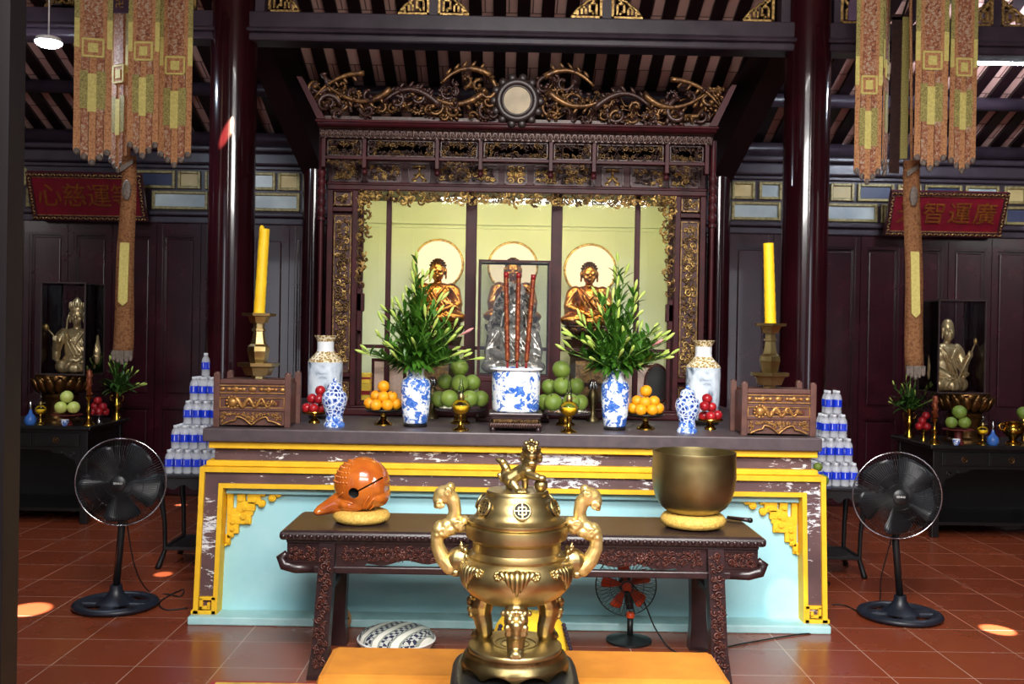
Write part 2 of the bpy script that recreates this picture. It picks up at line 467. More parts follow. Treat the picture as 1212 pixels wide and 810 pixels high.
# carved scrollwork: curls, leaves and beads filling a region of the XZ plane (front faces -Y)
def curl(mb, x, z, R, a0, turns, sgn, tr, y=0, yj=.0):
    P = []; rr = []; n = 13
    for i in range(n):
        t = i/(n-1); a = a0 + sgn*turns*2*pi*t; r = R*(1-.78*t)
        P.append((x+r*cos(a), y-yj*t, z+r*sin(a))); rr.append(tr*(1-.35*t))
    mb.tube(P, rr, 5, up=(0,1,0)); mb.ball((x+R*.1*cos(a), y-yj, z+R*.1*sin(a)), tr*1.15, 6, 4)
def scroll(mb, inside, box, n, Rr, seed, depth=.012, mats=1, tries=3500, leafy=1.0, pack=.86, thick=.2, style='curl'):
    r = random.Random(seed); pts = []
    x0, x1, z0, z1 = box
    for _ in range(tries):
        if len(pts) >= n: break
        R = r.uniform(*Rr); x, z = r.uniform(x0, x1), r.uniform(z0, z1)
        if not inside(x, z, R): continue
        if any((x-a)**2+(z-b)**2 < (pack*(R+c))**2 for a, b, c in pts): continue
        pts.append((x, z, R))
        mb.mi = r.randrange(mats)
        a0 = r.uniform(0, 2*pi); sg = r.choice((-1, 1))
        if style == 'leaf':
            curl(mb, x, z, R, a0, r.uniform(.62, .82), sg, R*thick, -depth*r.uniform(.2, .6), depth*.5)
            for k in range(7):
                t = k/6; a = a0+sg*t*.62*2*pi; q = R*(1.12-.55*t)
                mb.at((x+q*cos(a), -depth*(.4+.3*t), z+q*sin(a)), (0, -(a+sg*.9), 0)); mb.ball((0,0,0), (R*(.34-.12*t), R*.14, R*(.17-.05*t)), 7, 5); mb.at()
            continue
        curl(mb, x, z, R, a0, r.uniform(1.0, 1.35), sg, R*thick, -depth*r.uniform(.2, .6), depth*.5)
        for k in range(int(3*leafy)):
            a = a0 + r.uniform(0, 2*pi); q = R*1.25
            mb.at((x+q*cos(a), -depth*.3, z+q*sin(a)), (0, -a, 0))
            mb.ball((0,0,0), (R*.5, R*.16, R*.17), 6, 4); mb.at()
    # connecting stems between near neighbours
    mb.mi = 0
    for i, (x, z, R) in enumerate(pts):
        near = sorted(((a-x)**2+(b-z)**2, a, b) for a, b, c in pts if (a, b) != (x, z))[:2]
        for d, a, b in near:
            if a > x:
                mx, mz = (x+a)/2+(b-z)*.25, (z+b)/2-(a-x)*.25
                mb.tube([(x, 0, z), (mx, -depth*.3, mz), (a, 0, b)], R*.16, 5)
    return mb
def rectin(x0, x1, z0, z1): return lambda x, z, R: x0+R < x < x1-R and z0+R < z < z1-R
# ------------------------------------------------------------------ building shell
YW = 9.6
mb = MB(); mb.b2(-6.6, 6.6, -3, YW+.3, -.2, 0); struct('floor', mb, 'terracotta_tile', 'terracotta square tiled temple floor', 'floor')
# back wall: framed leaves with sunken panels below, clerestory frame above
mb = MB(); mb.b2(-6.6, 6.6, YW, YW+.15, 0, 4.2); wb = struct('wall_back', mb, 'lacquer_wood', 'dark lacquered panelled wooden back wall', 'wall')
zt = pt(600, 270, YW).z
pitch = .425
x = pt(82, 400, YW).x - 4*pitch
n = 0
while x < 6.4:
    if not (-1.35 < x < 1.0):
        q = MB(); w = pitch
        # stile and rail frame in front of the wall
        q.b2(x, x+.05, YW-.05, YW, .02, zt-.02); q.b2(x+w-.05, x+w-.006, YW-.05, YW, .02, zt-.02)
        for z0, z1 in ((.02, .14), (.86, .95), (zt-.13, zt-.02)): q.b2(x+.05, x+w-.05, YW-.045, YW, z0, z1)
        for z0, z1 in ((.14, .86), (.95, zt-.13)):
            m_ = .018
            q.b2(x+.05, x+.05+m_, YW-.035, YW, z0, z1); q.b2(x+w-.05-m_, x+w-.05, YW-.035, YW, z0, z1)
            q.b2(x+.068, x+w-.068, YW-.035, YW, z1-m_, z1); q.b2(x+.068, x+w-.068, YW-.035, YW, z0, z0+m_)
            q.b2(x+.09, x+w-.09, YW-.02, YW, z0+.04, z1-.04, .008)
        n += 1
        o = q.build('door_%d' % n, 'lacquer_wood'); tag(o, 'dark lacquered door leaf with tall sunken panel in the back wall', 'door', 'door leaves of the back wall', 'structure')
    x += pitch
q = MB(); q.b2(-6.6, 6.6, YW-.07, YW, zt-.02, zt+.05, .012); q.b2(-6.6, 6.6, YW-.11, YW, zt+.05, zt+.1, .015)
struct('trim_1', q, 'dark_beam', 'moulded rail along the top of the door leaves', 'trim')
z0c, z1c = zt+.1, pt(600, 208, YW).z
q = MB(); q.b2(-6.6, 6.6, YW-.03, YW, z0c, z1c); fr = struct('trim_2', q, 'dark_beam', 'dark clerestory band with framed painted panels', 'trim')
mat('panel_white', (206,216,214), .3, c2=(160,172,176), ns=3, spec=.6); mat('panel_yellow', (214,196,140), .45, c2=(196,170,112), ns=5); mat('panel_blue', (62,70,100), .3, c2=(44,48,76), ns=4)
mat('panel_gilt', (172,156,104), .4, .2, c2=(120,106,64), ns=30)
def transom(x0, x1, z0, z1, m):
    q = MB(); q.mi = 0; g = .028; y = YW-.03
    q.b2(x0, x0+g, y-.03, y, z0, z1, .006); q.b2(x1-g, x1, y-.03, y, z0, z1, .006); q.b2(x0+g, x1-g, y-.03, y, z0, z0+g, .006); q.b2(x0+g, x1-g, y-.03, y, z1-g, z1, .006)
    o = q.build('transom_frame', 'panel_gilt', fr)
    q = MB(); q.b2(x0+g, x1-g, y-.008, y, z0+g, z1-g); q.build('transom_panel', m, o)
zm = (z0c+z1c)/2
def rowpx(lst, top):
    for a, b, m in lst:
        xa, xb = pt(a, 230, YW).x, pt(b, 230, YW).x
        if top: transom(xa, xb, zm+.012, z1c-.02, m)
        else: transom(xa, xb, z0c+.015, zm-.012, m)
rowpx([(-40,4,'panel_blue'),(8,34,'panel_yellow'),(164,209,'panel_blue'),(212,239,'panel_yellow'),(244,290,'panel_white'),(296,327,'panel_white'),(330,356,'panel_yellow'),(865,892,'panel_yellow'),(897,924,'panel_white'),(929,974,'panel_white'),(981,1009,'panel_yellow'),(1013,1056,'panel_blue'),(1060,1088,'panel_yellow'),(1092,1136,'panel_blue'),(1140,1180,'panel_white'),(1186,1212,'panel_yellow'),(1216,1260,'panel_blue')], True)
rowpx([(-60,30,'panel_white'),(34,100,'panel_white'),(104,172,'panel_white'),(182,248,'panel_white'),(252,296,'panel_white'),(300,356,'panel_white'),(865,923,'panel_white'),(928,972,'panel_white'),(976,1037,'panel_white'),(1041,1048,'panel_gilt'),(1052,1110,'panel_white'),(1114,1180,'panel_white'),(1186,1250,'panel_blue')], False)
# eaves mouldings above the clerestory
q = MB(); zb = z1c
q.b2(-6.6, 6.6, YW-.06, YW, zb, zb+.04, .01); q.b2(-6.6, 6.6, YW-.1, YW, zb+.04, zb+.16, .02); q.b2(-6.6, 6.6, YW-.14, YW, zb+.16, zb+.22, .02)
q.cyl((-6.6, YW-.12, zb+.28), (6.6, YW-.12, zb+.28), .065, 16)
struct('trim_3', q, 'dark_beam', 'stacked dark eaves mouldings below the rafters', 'trim')
# side walls
for nm, x in (('wall_left', -6.65), ('wall_right', 6.65)):
    q = MB(); q.b2(x-.1, x+.1, 1.0, YW+.15, 0, 6.5); struct(nm, q, 'lacquer_wood', 'dark lacquered side wall', 'wall')
# roof
SL = .39
zr = lambda y: pt(600, 165, YW).z + .02 + SL*(YW-y)
YR = 3.6
def slab(q, x0, x1, ya, yb, t0, t1):
    P = [(x, y, zr(y)+t) for t in (t0, t1) for y in (ya, yb) for x in (x0, x1)]
    vs = [q.v(p) for p in P]
    for k in ((0,2,3,1),(4,5,7,6),(0,1,5,4),(2,6,7,3),(0,4,6,2),(1,3,7,5)): q.f([vs[i] for i in k])
q = MB(); slab(q, -6.7, 6.7, YR, YW+.3, .0, .06)
zR = zr(YR)
vs = [q.v(p) for p in ((-6.7,YR,zR),(6.7,YR,zR),(6.7,1.4,zR-.8),(-6.7,1.4,zR-.8))]; q.f(vs)
struct('ceiling', q, 'roof_tile', 'underside of the pitched tiled roof', 'ceiling')
x = -5.5; p_ = .192
while x < 5.6:
    q = MB(); slab(q, x, x+.1, YR, YW-.02, -.035, -.004)
    o = q.build('roof_rafter', 'dark_wood'); tag(o, 'flat dark rafter under the roof tiles', 'rafter', 'flat dark rafters under the roof tiles', 'structure'); x += p_
# purlins
for px_y, nm in ((113, 'round dark purlin crossing under the rafters'), (-60, 'upper round purlin under the rafters')):
    k = (398-px_y)/F; y = (zr(0)-.035-.06-1.6)/(k+SL)
    q = MB(); q.cyl((-6.6, y, 1.6+k*y), (6.6, y, 1.6+k*y), .06, 16); o = q.build('roof_purlin', 'dark_beam'); tag(o, nm, 'purlin', None, 'structure')
# columns
YC = 7.4; COLX = []
ztie0, ztie1 = pt(608, 58, YC).z, pt(608, 24, YC).z
for px in (272, 950):
    x = pt(px, 400, YC).x; COLX.append(x); R = 53.5/2*mpp(YC)
    q = MB(); q.lathe([(R*.97, .12), (R, 1.2), (R, 3.0), (R*.98, 5.0)], 40, (x, YC, 0))
    o = q.build('column', 'column_lacquer'); tag(o, 'tall oxblood lacquered round column %s' % ('with orange sun streak' if px < 600 else 'beside the rightmost wooden altar chest'), 'column', None, 'structure')
    q = MB(); q.lathe([(0,0),(R*1.35,0),(R*1.4,.06),(R*1.25,.1),(R*1.05,.12),(0,.12)], 32); q.build('column_base', 'stone_grey', o, (x, YC, 0))
YC2 = 9.25
for px, s in ((371, 'left'), (850, 'right')):
    x = pt(px, 300, YC2).x; R = .105
    q = MB(); q.lathe([(R, 0), (R, 3.15), (0, 3.15)], 28, (x, YC2, 0)); o = q.build('rear_column', 'column_lacquer'); tag(o, 'slim dark column behind the %s side of the gilt shrine' % s, 'column', None, 'structure')
    # sloping principal rafter from the rear column to the front column
    q = MB(); w = .1; xf = COLX[0 if s == 'left' else 1]
    pr = [(YC2+.1, 3.0), (YC-.05, 4.12), (YC-.05, 4.62), (YC2+.1, 3.62)]
    A = [q.v((x+(xf-x)*(YC2-y)/(YC2-YC)-w, y, z)) for y, z in pr]; B = [q.v((x+(xf-x)*(YC2-y)/(YC2-YC)+w, y, z)) for y, z in pr]
    q.f(A); q.f(B[::-1])
    for i in range(4): q.f([A[i], B[i], B[(i+1)%4], A[(i+1)%4]])
    o = q.build('sloping_beam', 'dark_wood'); tag(o, 'deep dark sloping beam over the %s rear column' % s, 'beam', None, 'structure')
# tie beam, posts and openwork corner brackets
q = MB(); zz = ztie1-ztie0
q.b2(-6.6, 6.6, YC-.1, YC+.1, ztie0+zz*.45, ztie1, .01); q.b2(-6.6, 6.6, YC-.12, YC+.12, ztie0+zz*.28, ztie0+zz*.45, .02); q.b2(-6.6, 6.6, YC-.1, YC+.1, ztie0, ztie0+zz*.28, .015)
tb = struct('tie_beam', q, 'dark_beam', 'wide moulded dark tie beam joining the columns', 'beam')
postpx = [-40, 70, 310, 513, 717, 928, 990, 1175]
for px in postpx:
    x = pt(px, 10, YC).x; q = MB(); q.b2(x-.035, x+.035, YC-.06, YC+.06, ztie1-.01, ztie1+.62); q.build('king_post', 'dark_beam', tb)
def corner(x, z, sx, parent, w=.23, h=.21):
    q = MB(); t = .03; y = YC-.05
    P = lambda a, b: (x+sx*a, z+b)
    def bar(a0, a1, b0, b1): q.b2(x+sx*a0, x+sx*a1, y-.015, y+.015, z+b0, z+b1)
    bar(0, .018, 0, h); bar(0, w, 0, .018)
    for a0, a1, b0, b1 in ((.035,.05,.03,.12),(.035,.1,.105,.12),(.085,.1,.06,.12),(.06,.1,.045,.06),(.06,.075,.03,.06),(.115,.13,.03,.09),(.115,.16,.075,.09),(.145,.16,.03,.09),(.03,.045,.135,.18),(.03,.075,.135,.15),(.06,.075,.12,.165),(.175,.19,.015,.055),(.018,.035,.175,.19),(.19,.21,.03,.045)):
        bar(a0, a1, b0, b1)
    q.tube([(x, y, z+h), (x+sx*.06, y, z+.15), (x+sx*.11, y, z+.13), (x+sx*.14, y, z+.1), (x+sx*.18, y, z+.075), (x+sx*w, y, z+.01)], .011, 6)
    q.build('corner_bracket', 'gold_leaf', parent)
for px, sg in ((62,1),(94,-1),(235,-1),(320,1),(509,-1),(519,1),(712,-1),(723,1),(914,-1),(992,1),(1171,-1),(1181,1)):
    px0 = px
    x = pt(px, 10, YC).x; corner(x, ztie1+.005, sg, tb)
# front wall out of view; door openings shaped to narrow daylight and streak columns
q = MB()
for a, b in ((-6.6,-4.9),(-3.5,-2.75),(-2.5,-1.5),(1.7,2.5),(2.75,3.5),(4.9,6.6)): q.b2(a, b, 1.2, 1.32, 0, 5.2)
q.b2(-1.5, -.8, 1.2, 1.32, 0, 5.2)
struct('wall_front', q, 'door_dark', 'dark front wall with door openings', 'wall')
# foreground open door leaf at the doorway where the camera stands
Yd = 1.5
xa, xb = pt(38, 10, Yd).x, pt(16, 800, Yd).x
q = MB(); xe = (xa+xb)/2-.026
q.b2(xe-.75, xe, Yd, Yd+.05, -.0, 3.2); q.b2(xe-.13, xe-.1, Yd-.015, Yd, .2, 3.1, .006); q.b2(xe-.6, xe-.57, Yd-.015, Yd, .2, 3.1, .006); q.b2(xe-.57, xe-.13, Yd-.015, Yd, 1.9, 1.93, .006); q.b2(xe-.57, xe-.13, Yd-.015, Yd, .9, .93, .006)
struct('door_0', q, 'door_dark', 'dark open door leaf at the very left edge', 'door')
# ------------------------------------------------------------------ masonry altar
YA = 5.45
avg = lambda a, b: (a+b)/2
ZT = avg(pt(245, 505.5, 5.42).z, pt(970, 520.5, 5.42).z)          # counter top
def zl(y, Y=YA): return pt(300, y, Y).z                            # rows read at px x=300
alt = thing('altar', 'wide masonry altar with pale blue front, yellow mouldings and peeling maroon bands', 'altar', (.0, 6.6, 0))
def AB(q, name, m, parent=None): 
    o = q.build(name, m, parent or alt); o.location = (-alt.location[0], -alt.location[1], 0) if (parent or alt) is alt else (0,0,0); return o
YB = 8.05
xl, xr = pt(239.5, 515, 5.42).x, pt(973.5, 528, 5.42).x
zcb = zl(524, 5.42)
q = MB(); q.b2(xl, xr, 5.42, YB, zcb, ZT, .008); AB(q, 'countertop', 'lilac_counter')
def xs(pxl, pyl, pxr, pyr, Y=YA): return pt(pxl, pyl, Y).x, pt(pxr, pyr, Y).x
a, b = xs(247, 528, 968, 540); q = MB(); q.b2(a, b, 5.45, YB, zl(531.5), zcb-.001, .004); AB(q, 'upper_moulding', 'yellow_paint')
a, b = xs(252, 540, 963, 550); q = MB(); q.b2(a, b, 5.49, YB-.02, zl(546), zl(531.5)); AB(q, 'upper_band', 'peeling_maroon')
a, b = xs(244, 549, 968, 562); q = MB(); q.b2(a, b, 5.45, YB, zl(552.5), zl(546)-.001, .004); AB(q, 'lower_moulding', 'yellow_paint')
# front frame (tapered: wider at the foot)
zt0 = zl(553); zb0 = .045
xlt, xrt = xs(238.5, 555, 975.5, 568); xlb, xrb = xs(230, 728, 977.5, 739)
def edge(z, side, off):
    t = (zt0-z)/(zt0-zb0)
    return (xlt+(xlb-xlt)*t+off) if side < 0 else (xrt+(xrb-xrt)*t-off)
def band(q, o0, o1, d0, d1, y0, y1):
    # inverted U between offsets o0..o1 (sides) and d0..d1 (top)
    for s in (-1, 1):
        P = [(edge(zt0-d0, s, o0), zt0-d0), (edge(zb0, s, o0), zb0), (edge(zb0, s, o1), zb0), (edge(zt0-d0, s, o1), zt0-d0)]
        q.prism(P, y0, y1)
    z0, z1 = zt0-d0, zt0-d1
    q.prism([(edge(z0, -1, o1-.001), z0), (edge(z0, 1, o1-.001), z0), (edge(z1, 1, o1-.001), z1), (edge(z1, -1, o1-.001), z1)], y0, y1)
q = MB(); band(q, 0, .027, 0, .027, 5.42, 5.56); AB(q, 'outer_border', 'yellow_paint')
q = MB(); band(q, .027, .105, .027, .09, 5.44, 5.56); AB(q, 'frame_band', 'peeling_maroon')
q = MB(); band(q, .105, .13, .09, .115, 5.425, 5.56); ib = AB(q, 'inner_border', 'yellow_paint')
q = MB(); q.b2(edge(zt0, -1, .1), edge(zt0, 1, .1), 5.525, 5.58, .03, zt0-.1); q.b2(edge(zt0, -1, .128), edge(zt0, 1, .128), 5.48, 5.53, zt0-.155, zt0-.113, .004); AB(q, 'front_panel', 'altar_blue')
q = MB(); q.b2(xlt+.01, xrt-.01, 5.56, YB-.03, 0, zl(552.5)); AB(q, 'altar_body', 'altar_blue')
q = MB(); q.b2(pt(223.5, 733, 5.4).x, pt(982, 745, 5.4).x, 5.37, 5.56, 0, .045, .008); AB(q, 'plinth', 'plinth_blue')
# curled feet of the inner border
for s in (-1, 1):
    q = MB(); x0 = edge(.06, s, .13); d = -s
    U = .00178; o_ = lambda cx: x0-d*((cx-110)*-U+.0) 
    def bb(c0, c1, r0, r1): q.b2(x0+s*(110-c0)*U, x0+s*(110-c1)*U, 5.42, 5.46, .045+(595-r1)*U, .045+(595-r0)*U, .002)
    bb(93,105,540,595); bb(30,105,583,595); bb(56,105,541,551); bb(56,66,545,579); bb(56,89,570,579); bb(80,89,559,575)
    AB(q, 'scroll_foot', 'yellow_paint')
# fretwork corners
K = .000577
for s in (-1, 1):
    q = MB(); x0 = edge(zt0-.12, s, .13); z0 = zt0-.113; d = -s
    X = lambda cx: x0 + d*(cx-200)*K
    Zf = lambda cy: z0-(cy-130)*K
    def R(x0_, y0_, x1_, y1_, t=.03): q.b2(X(x0_), X(x1_), 5.527-t, 5.53, Zf(y0_), Zf(y1_), .004)
    def Cc(cx, cy, r, t=.036): q.cyl((X(cx), 5.53, Zf(cy)), (X(cx), 5.53-t, Zf(cy)), r*K, 14)
    R(200,130,790,165,.03); R(200,160,640,192,.028); R(205,190,262,420,.028); R(300,210,380,285,.03); R(300,270,330,350,.028); R(400,185,525,305,.03); R(520,190,570,232,.028)
    R(305,280,475,372,.03); R(250,350,330,420,.028); R(262,372,455,415,.026); R(245,410,438,500,.03); R(240,490,320,592,.028); R(205,410,250,640,.026); R(235,585,272,630,.028); R(190,600,240,705,.026)
    for c in ((540,300,34),(640,240,36),(700,206,28),(750,190,22),(345,335,48)): Cc(*c)
    for c in ((340,250,26),(470,262,24),(545,300,18),(640,238,18),(690,206,14),(370,420,28),(270,470,24),(405,465,22),(265,540,20),(248,600,15),(225,660,16),(205,695,11),(380,340,22),(735,188,10),(540,205,14)): Cc(*c, .046)
    AB(q, 'corner_ornament', 'yellow_paint')
# ------------------------------------------------------------------ carved shrine
YS = 6.5
sh = thing('altar_shrine', 'tall carved dark red wooden shrine with gilt openwork, glazed front and crest with round disc', 'shrine', (pt(610, 490, YS).x, YS, ZT))
SX, SY, SZ = sh.location
def SB(q, name, m, parent=None):
    o = q.build(name, m, parent or sh)
    if parent is None: o.location = (-SX, -SY, -SZ)
    return o
def zc(y, Y=YS): return pt(610, y, Y).z                            # rows read at px x=610
def xp(px, y=300, Y=YS): return pt(px, y, Y).x
x0, x1 = xp(388), xp(833)
# plinth and rails
q = MB(); q.b2(x0-.02, x1+.02, YS-.1, YS+1.42, ZT+.001, ZT+.05, .01); q.b2(x0, x1, YS-.07, YS+1.4, ZT+.05, zc(483), .008); SB(q, 'shrine_plinth', 'shrine_wood')
zpl = zc(483); ztop = zc(230)
# side frames with gilt carved panels
for pa, pb, nm in ((388, 424, 'l'), (797, 833, 'r')):
    a, b = xp(pa), xp(pb)
    q = MB(); st = .036
    q.b2(a, a+st, YS-.05, YS+.05, zpl, ztop, .004); q.b2(b-st, b, YS-.05, YS+.05, zpl, ztop, .004)
    rows = [(zc(480), zc(452)), (zc(447), zc(256)), (zc(251), zc(227))]
    for z_ in (zc(447), zc(252.5), zc(229)): q.b2(a+st, b-st, YS-.045, YS+.05, z_-.014, z_+.014, .003)
    q.b2(a+st, b-st, YS+.0, YS+.04, zpl, ztop)
    fo = SB(q, 'side_frame', 'shrine_wood')
    for k, (za, zb_) in enumerate(rows):
        za += .018; zb_ -= .018
        q = MB(); q.mi = 2; q.b2(a+st+.006, b-st-.006, YS-.02, YS-.001, za, zb_)
        q.mi = 1
        for u in ((a+st+.006, a+st+.014), (b-st-.014, b-st-.006)): q.b2(u[0], u[1], YS-.03, YS-.02, za, zb_)
        q.b2(a+st, b-st, YS-.03, YS-.02, za, za+.008); q.b2(a+st, b-st, YS-.03, YS-.02, zb_-.008, zb_)
        q.M = Matrix.Translation((0, YS-.02, 0))
        MM = q.M
        def scr(q, box, n, Rr, seed, **kw):
            s_ = MB(); scroll(s_, rectin(*box), box, n, Rr, seed, **kw)
            for v in s_.bm.verts: v.co.y += YS-.022
            me = bpy.data.meshes.new('t'); s_.bm.to_mesh(me); s_.bm.free(); q.bm.from_mesh(me); bpy.data.meshes.remove(me)
        q.M = Matrix.Identity(4)
        scr(q, (a+st+.012, b-st-.012, za+.01, zb_-.01), 140, (.014, .026), 11+k+(5 if nm == 'r' else 0), mats=2, depth=.02, thick=.26)
        SB(q, 'carved_panel', ['gold_leaf', 'old_gold', 'red_ground'])
# turned outer posts
for px in (384, 837):
    X = xp(px); prof = [(.012, zpl-.06), (.014, zc(268))]
    z_ = zc(268); zt_ = zc(205); n = 5
    prof += [(.026, z_), (.026, z_+.02), (.015, z_+.025)]
    for k in range(n):
        za = z_+.03+(zt_-z_-.04)*k/n; h = (zt_-z_-.04)/n
        prof += [(.016, za), (.029, za+h*.4), (.026, za+h*.7), (.016, za+h*.95)]
    prof += [(.02, zt_), (.02, zc(168)), (0, zc(168))]
    q = MB(); q.lathe([(0, ZT+.001)] + [(.02, ZT+.001), (.02, zpl-.06)] + prof, 14, (X, YS-.14, 0)); SB(q, 'turned_post', 'shrine_wood')
# upper carcass : beam, frieze, canopy
q = MB(); q.b2(x0, x1, YS-.06, YS+.06, ztop, zc(220.5), .006); q.b2(x0, x1, YS-.07, YS-.06, zc(224), zc(222), .003); SB(q, 'lintel', 'shrine_wood')
q = MB(); q.b2(x0, x1, YS-.0, YS+.06, zc(220.5), zc(194)); fz = SB(q, 'frieze_board', 'shrine_wood')
zf0, zf1 = zc(219.5), zc(196)
fr_px = [(392, 428, 's'), (433, 474, 's'), (482, 508, 'c'), (516, 588, 's'), (596, 622, 'd'), (630, 702, 's'), (710, 736, 'c'), (744, 785, 's'), (790, 826, 's')]
for k, (a, b, ty) in enumerate(fr_px):
    a, b = xp(a), xp(b)
    q = MB(); q.mi = 1
    for u in (a, b-.008): q.b2(u, u+.008, YS-.02, YS, zf0, zf1)
    q.b2(a, b, YS-.02, YS, zf0, zf0+.008); q.b2(a, b, YS-.02, YS, zf1-.008, zf1); q.mi = 2; q.b2(a, b, YS-.008, YS-.001, zf0, zf1)
    s_ = MB()
    if ty == 's': scroll(s_, rectin(a+.01, b-.01, zf0+.01, zf1-.01), (a+.01, b-.01, zf0+.01, zf1-.01), 60, (.012, .022), 50+k, mats=2, depth=.016, thick=.26)
    else:
        s_.mi = 0; m = (a+b)/2; h = zf1-zf0; w = (b-a)
        if ty == 'c':
            s_.tube([(m-w*.3, 0, zf1-h*.2), (m, -.008, zf1-h*.16), (m+w*.3, 0, zf1-h*.2)], .008, 6); s_.tube([(m, 0, zf1-h*.16), (m, 0, zf0+h*.55)], .007, 6)
            s_.tube([(m-w*.32, 0, zf0+h*.14), (m-w*.1, -.006, zf0+h*.3), (m, 0, zf0+h*.55)], .008, 6); s_.tube([(m+w*.32, 0, zf0+h*.14), (m+w*.1, -.006, zf0+h*.3), (m, 0, zf0+h*.55)], .008, 6)
            s_.tube([(m-w*.25, 0, zf0+h*.42), (m+w*.25, 0, zf0+h*.42)], .006, 6); s_.tube([(m-w*.34, 0, zf0+h*.1), (m-w*.1, 0, zf0+h*.1)], .006, 6); s_.tube([(m+w*.34, 0, zf0+h*.1), (m+w*.1, 0, zf0+h*.1)], .006, 6)
        else:
            for sg in (-1, 1):
                for cx_, cz_, R_ in ((.2, .78, .024), (.3, .5, .018), (.14, .46, .018), (.22, .2, .026)): curl(s_, m+sg*w*cx_, zf0+h*cz_, R_, 0 if sg > 0 else pi, 1.2, sg, .006)
            s_.tube([(m, 0, zf0+h*.15), (m, -.006, zf1-h*.1)], .007, 6); s_.tube([(m-w*.3, 0, zf0+h*.62), (m+w*.3, 0, zf0+h*.62)], .005, 6)
    for v in s_.bm.verts: v.co.y += YS-.014
    me = bpy.data.meshes.new('t'); s_.bm.to_mesh(me); s_.bm.free(); q.bm.from_mesh(me); bpy.data.meshes.remove(me)
    SB(q, 'frieze_panel', ['gold_leaf', 'carved_dark', 'red_ground'])
# openwork row in front, with divider posts ending in pendant knobs
YF = YS-.18
zr0, zr1 = zc(189, YF), zc(169, YF)
xc0, xc1 = xp(381, 175, YF), xp(839, 175, YF)
q = MB(); q.b2(xc0, xc1, YF-.025, YF+.025, zc(193, YF), zr0, .004); q.b2(xc0, xc1, YF-.025, YF+.025, zr1, zc(167, YF), .004)
cn = SB(q, 'canopy_rail', 'shrine_wood')
divs = [384, 432, 518, 569, 652, 703, 789, 836]
for px in divs:
    X = xp(px, 175, YF); q = MB(); q.b2(X-.013, X+.013, YF-.035, YF+.03, zc(203, YF), zc(167, YF), .003)
    if px not in (384, 836): q.lathe([(0, -.012), (.016, -.004), (.02, .012), (.012, .024), (.018, .03), (.018, .04), (0, .04)], 12, (X, YF, zc(209, YF)))
    SB(q, 'pendant_post', 'shrine_wood')
def sheet_scroll(box, n, Rr, seed, y, inside=None, **kw):
    s_ = MB(); scroll(s_, inside or rectin(*box), box, n, Rr, seed, **kw)
    for v in s_.bm.verts: v.co.y += y
    return s_
for i in range(7):
    a, b = xp(divs[i], 175, YF)+.02, xp(divs[i+1], 175, YF)-.02
    h = zr1-zr0; m = (zr0+zr1)/2
    # frieze of leaves hugging the border, dark void in the middle
    def ins(x, z, R, a=a, b=b): return (a+R*.6 < x < b-R*.6 and zr0+R*.7 < z < zr1-R*.7) and not (a+.05 < x < b-.05 and abs(z-m) < h*.17)
    q = sheet_scroll((a, b, zr0, zr1), 80, (.012, .02), 90+i, YF, ins, mats=2, depth=.02, thick=.24, pack=.75)
    q.mi = 1
    for u in (a, b-.007): q.b2(u, u+.007, YF-.012, YF+.012, zr0+.004, zr1-.004)
    q.b2(a, b, YF-.012, YF+.012, zr0+.002, zr0+.009); q.b2(a, b, YF-.012, YF+.012, zr1-.009, zr1-.002)
    SB(q, 'openwork_panel', ['old_gold', 'carved_dark'])
# hanging bat-shaped brackets beneath the short bays
for i in (0, 2, 4, 6):
    a, b = xp(divs[i], 195, YF)+.015, xp(divs[i+1], 195, YF)-.015; m = (a+b)/2; zt_ = zc(193, YF); w = (b-a)/2
    def ins(x, z, R): 
        u = abs(x-m)/w; return u < 1-R/w*.5 and zt_-R*.6 > z > zt_-.02-.075*(max(0, 1-u*2.2))-.02*(1-u)+R*.4
    q = sheet_scroll((a, b, zt_-.12, zt_), 60, (.011, .018), 130+i, YF, ins, mats=2, depth=.02, thick=.26, pack=.8); SB(q, 'hanging_bracket', ['old_gold', 'carved_dark'])
# dentil band of lotus petals and cornice
YD = YS-.22
xd0, xd1 = xp(379, 160, YD), xp(843, 160, YD)
q = MB(); q.b2(xd0, xd1, YD, YS+.1, zc(167, YD), zc(155.5, YD)); q.b2(xd0-.005, xd1+.005, YD-.03, YS+.1, zc(157, YD), zc(154, YD), .004)
n = 64; wv = (xd1-xd0)/n
for k in range(n):
    X = xd0+(k+.5)*wv; za, zb_ = zc(166.5, YD), zc(157, YD); h = zb_-za
    q.tube([(X-wv*.46, YD-.014, zb_), (X-wv*.42, YD-.014, za+h*.35), (X-wv*.2, YD-.014, za+h*.05), (X, YD-.016, za), (X+wv*.2, YD-.014, za+h*.05), (X+wv*.42, YD-.014, za+h*.35), (X+wv*.46, YD-.014, zb_)], .004, 4)
    q.ball((X, YD-.004, za+h*.45), (wv*.25, .012, h*.3), 6, 4)
mat('dentil', (92,66,58), .4, .3, c2=(58,38,36), ns=40)
SB(q, 'petal_band', 'dentil')
YK = YS-.28
q = MB(); xk0, xk1 = xp(377, 148, YK), xp(847, 148, YK)
q.b2(xk0, xk1, YK, YS+.1, zc(154.5, YD), zc(151, YK), .006); q.cyl((xk0-.005, YK+.01, zc(150, YK)), (xk1+.005, YK+.01, zc(150, YK)), .022, 10); q.b2(xk0-.02, xk1+.02, YK-.02, YS+.1, zc(149, YK), zc(145.5, YK), .008)
SB(q, 'cornice', 'shrine_wood')
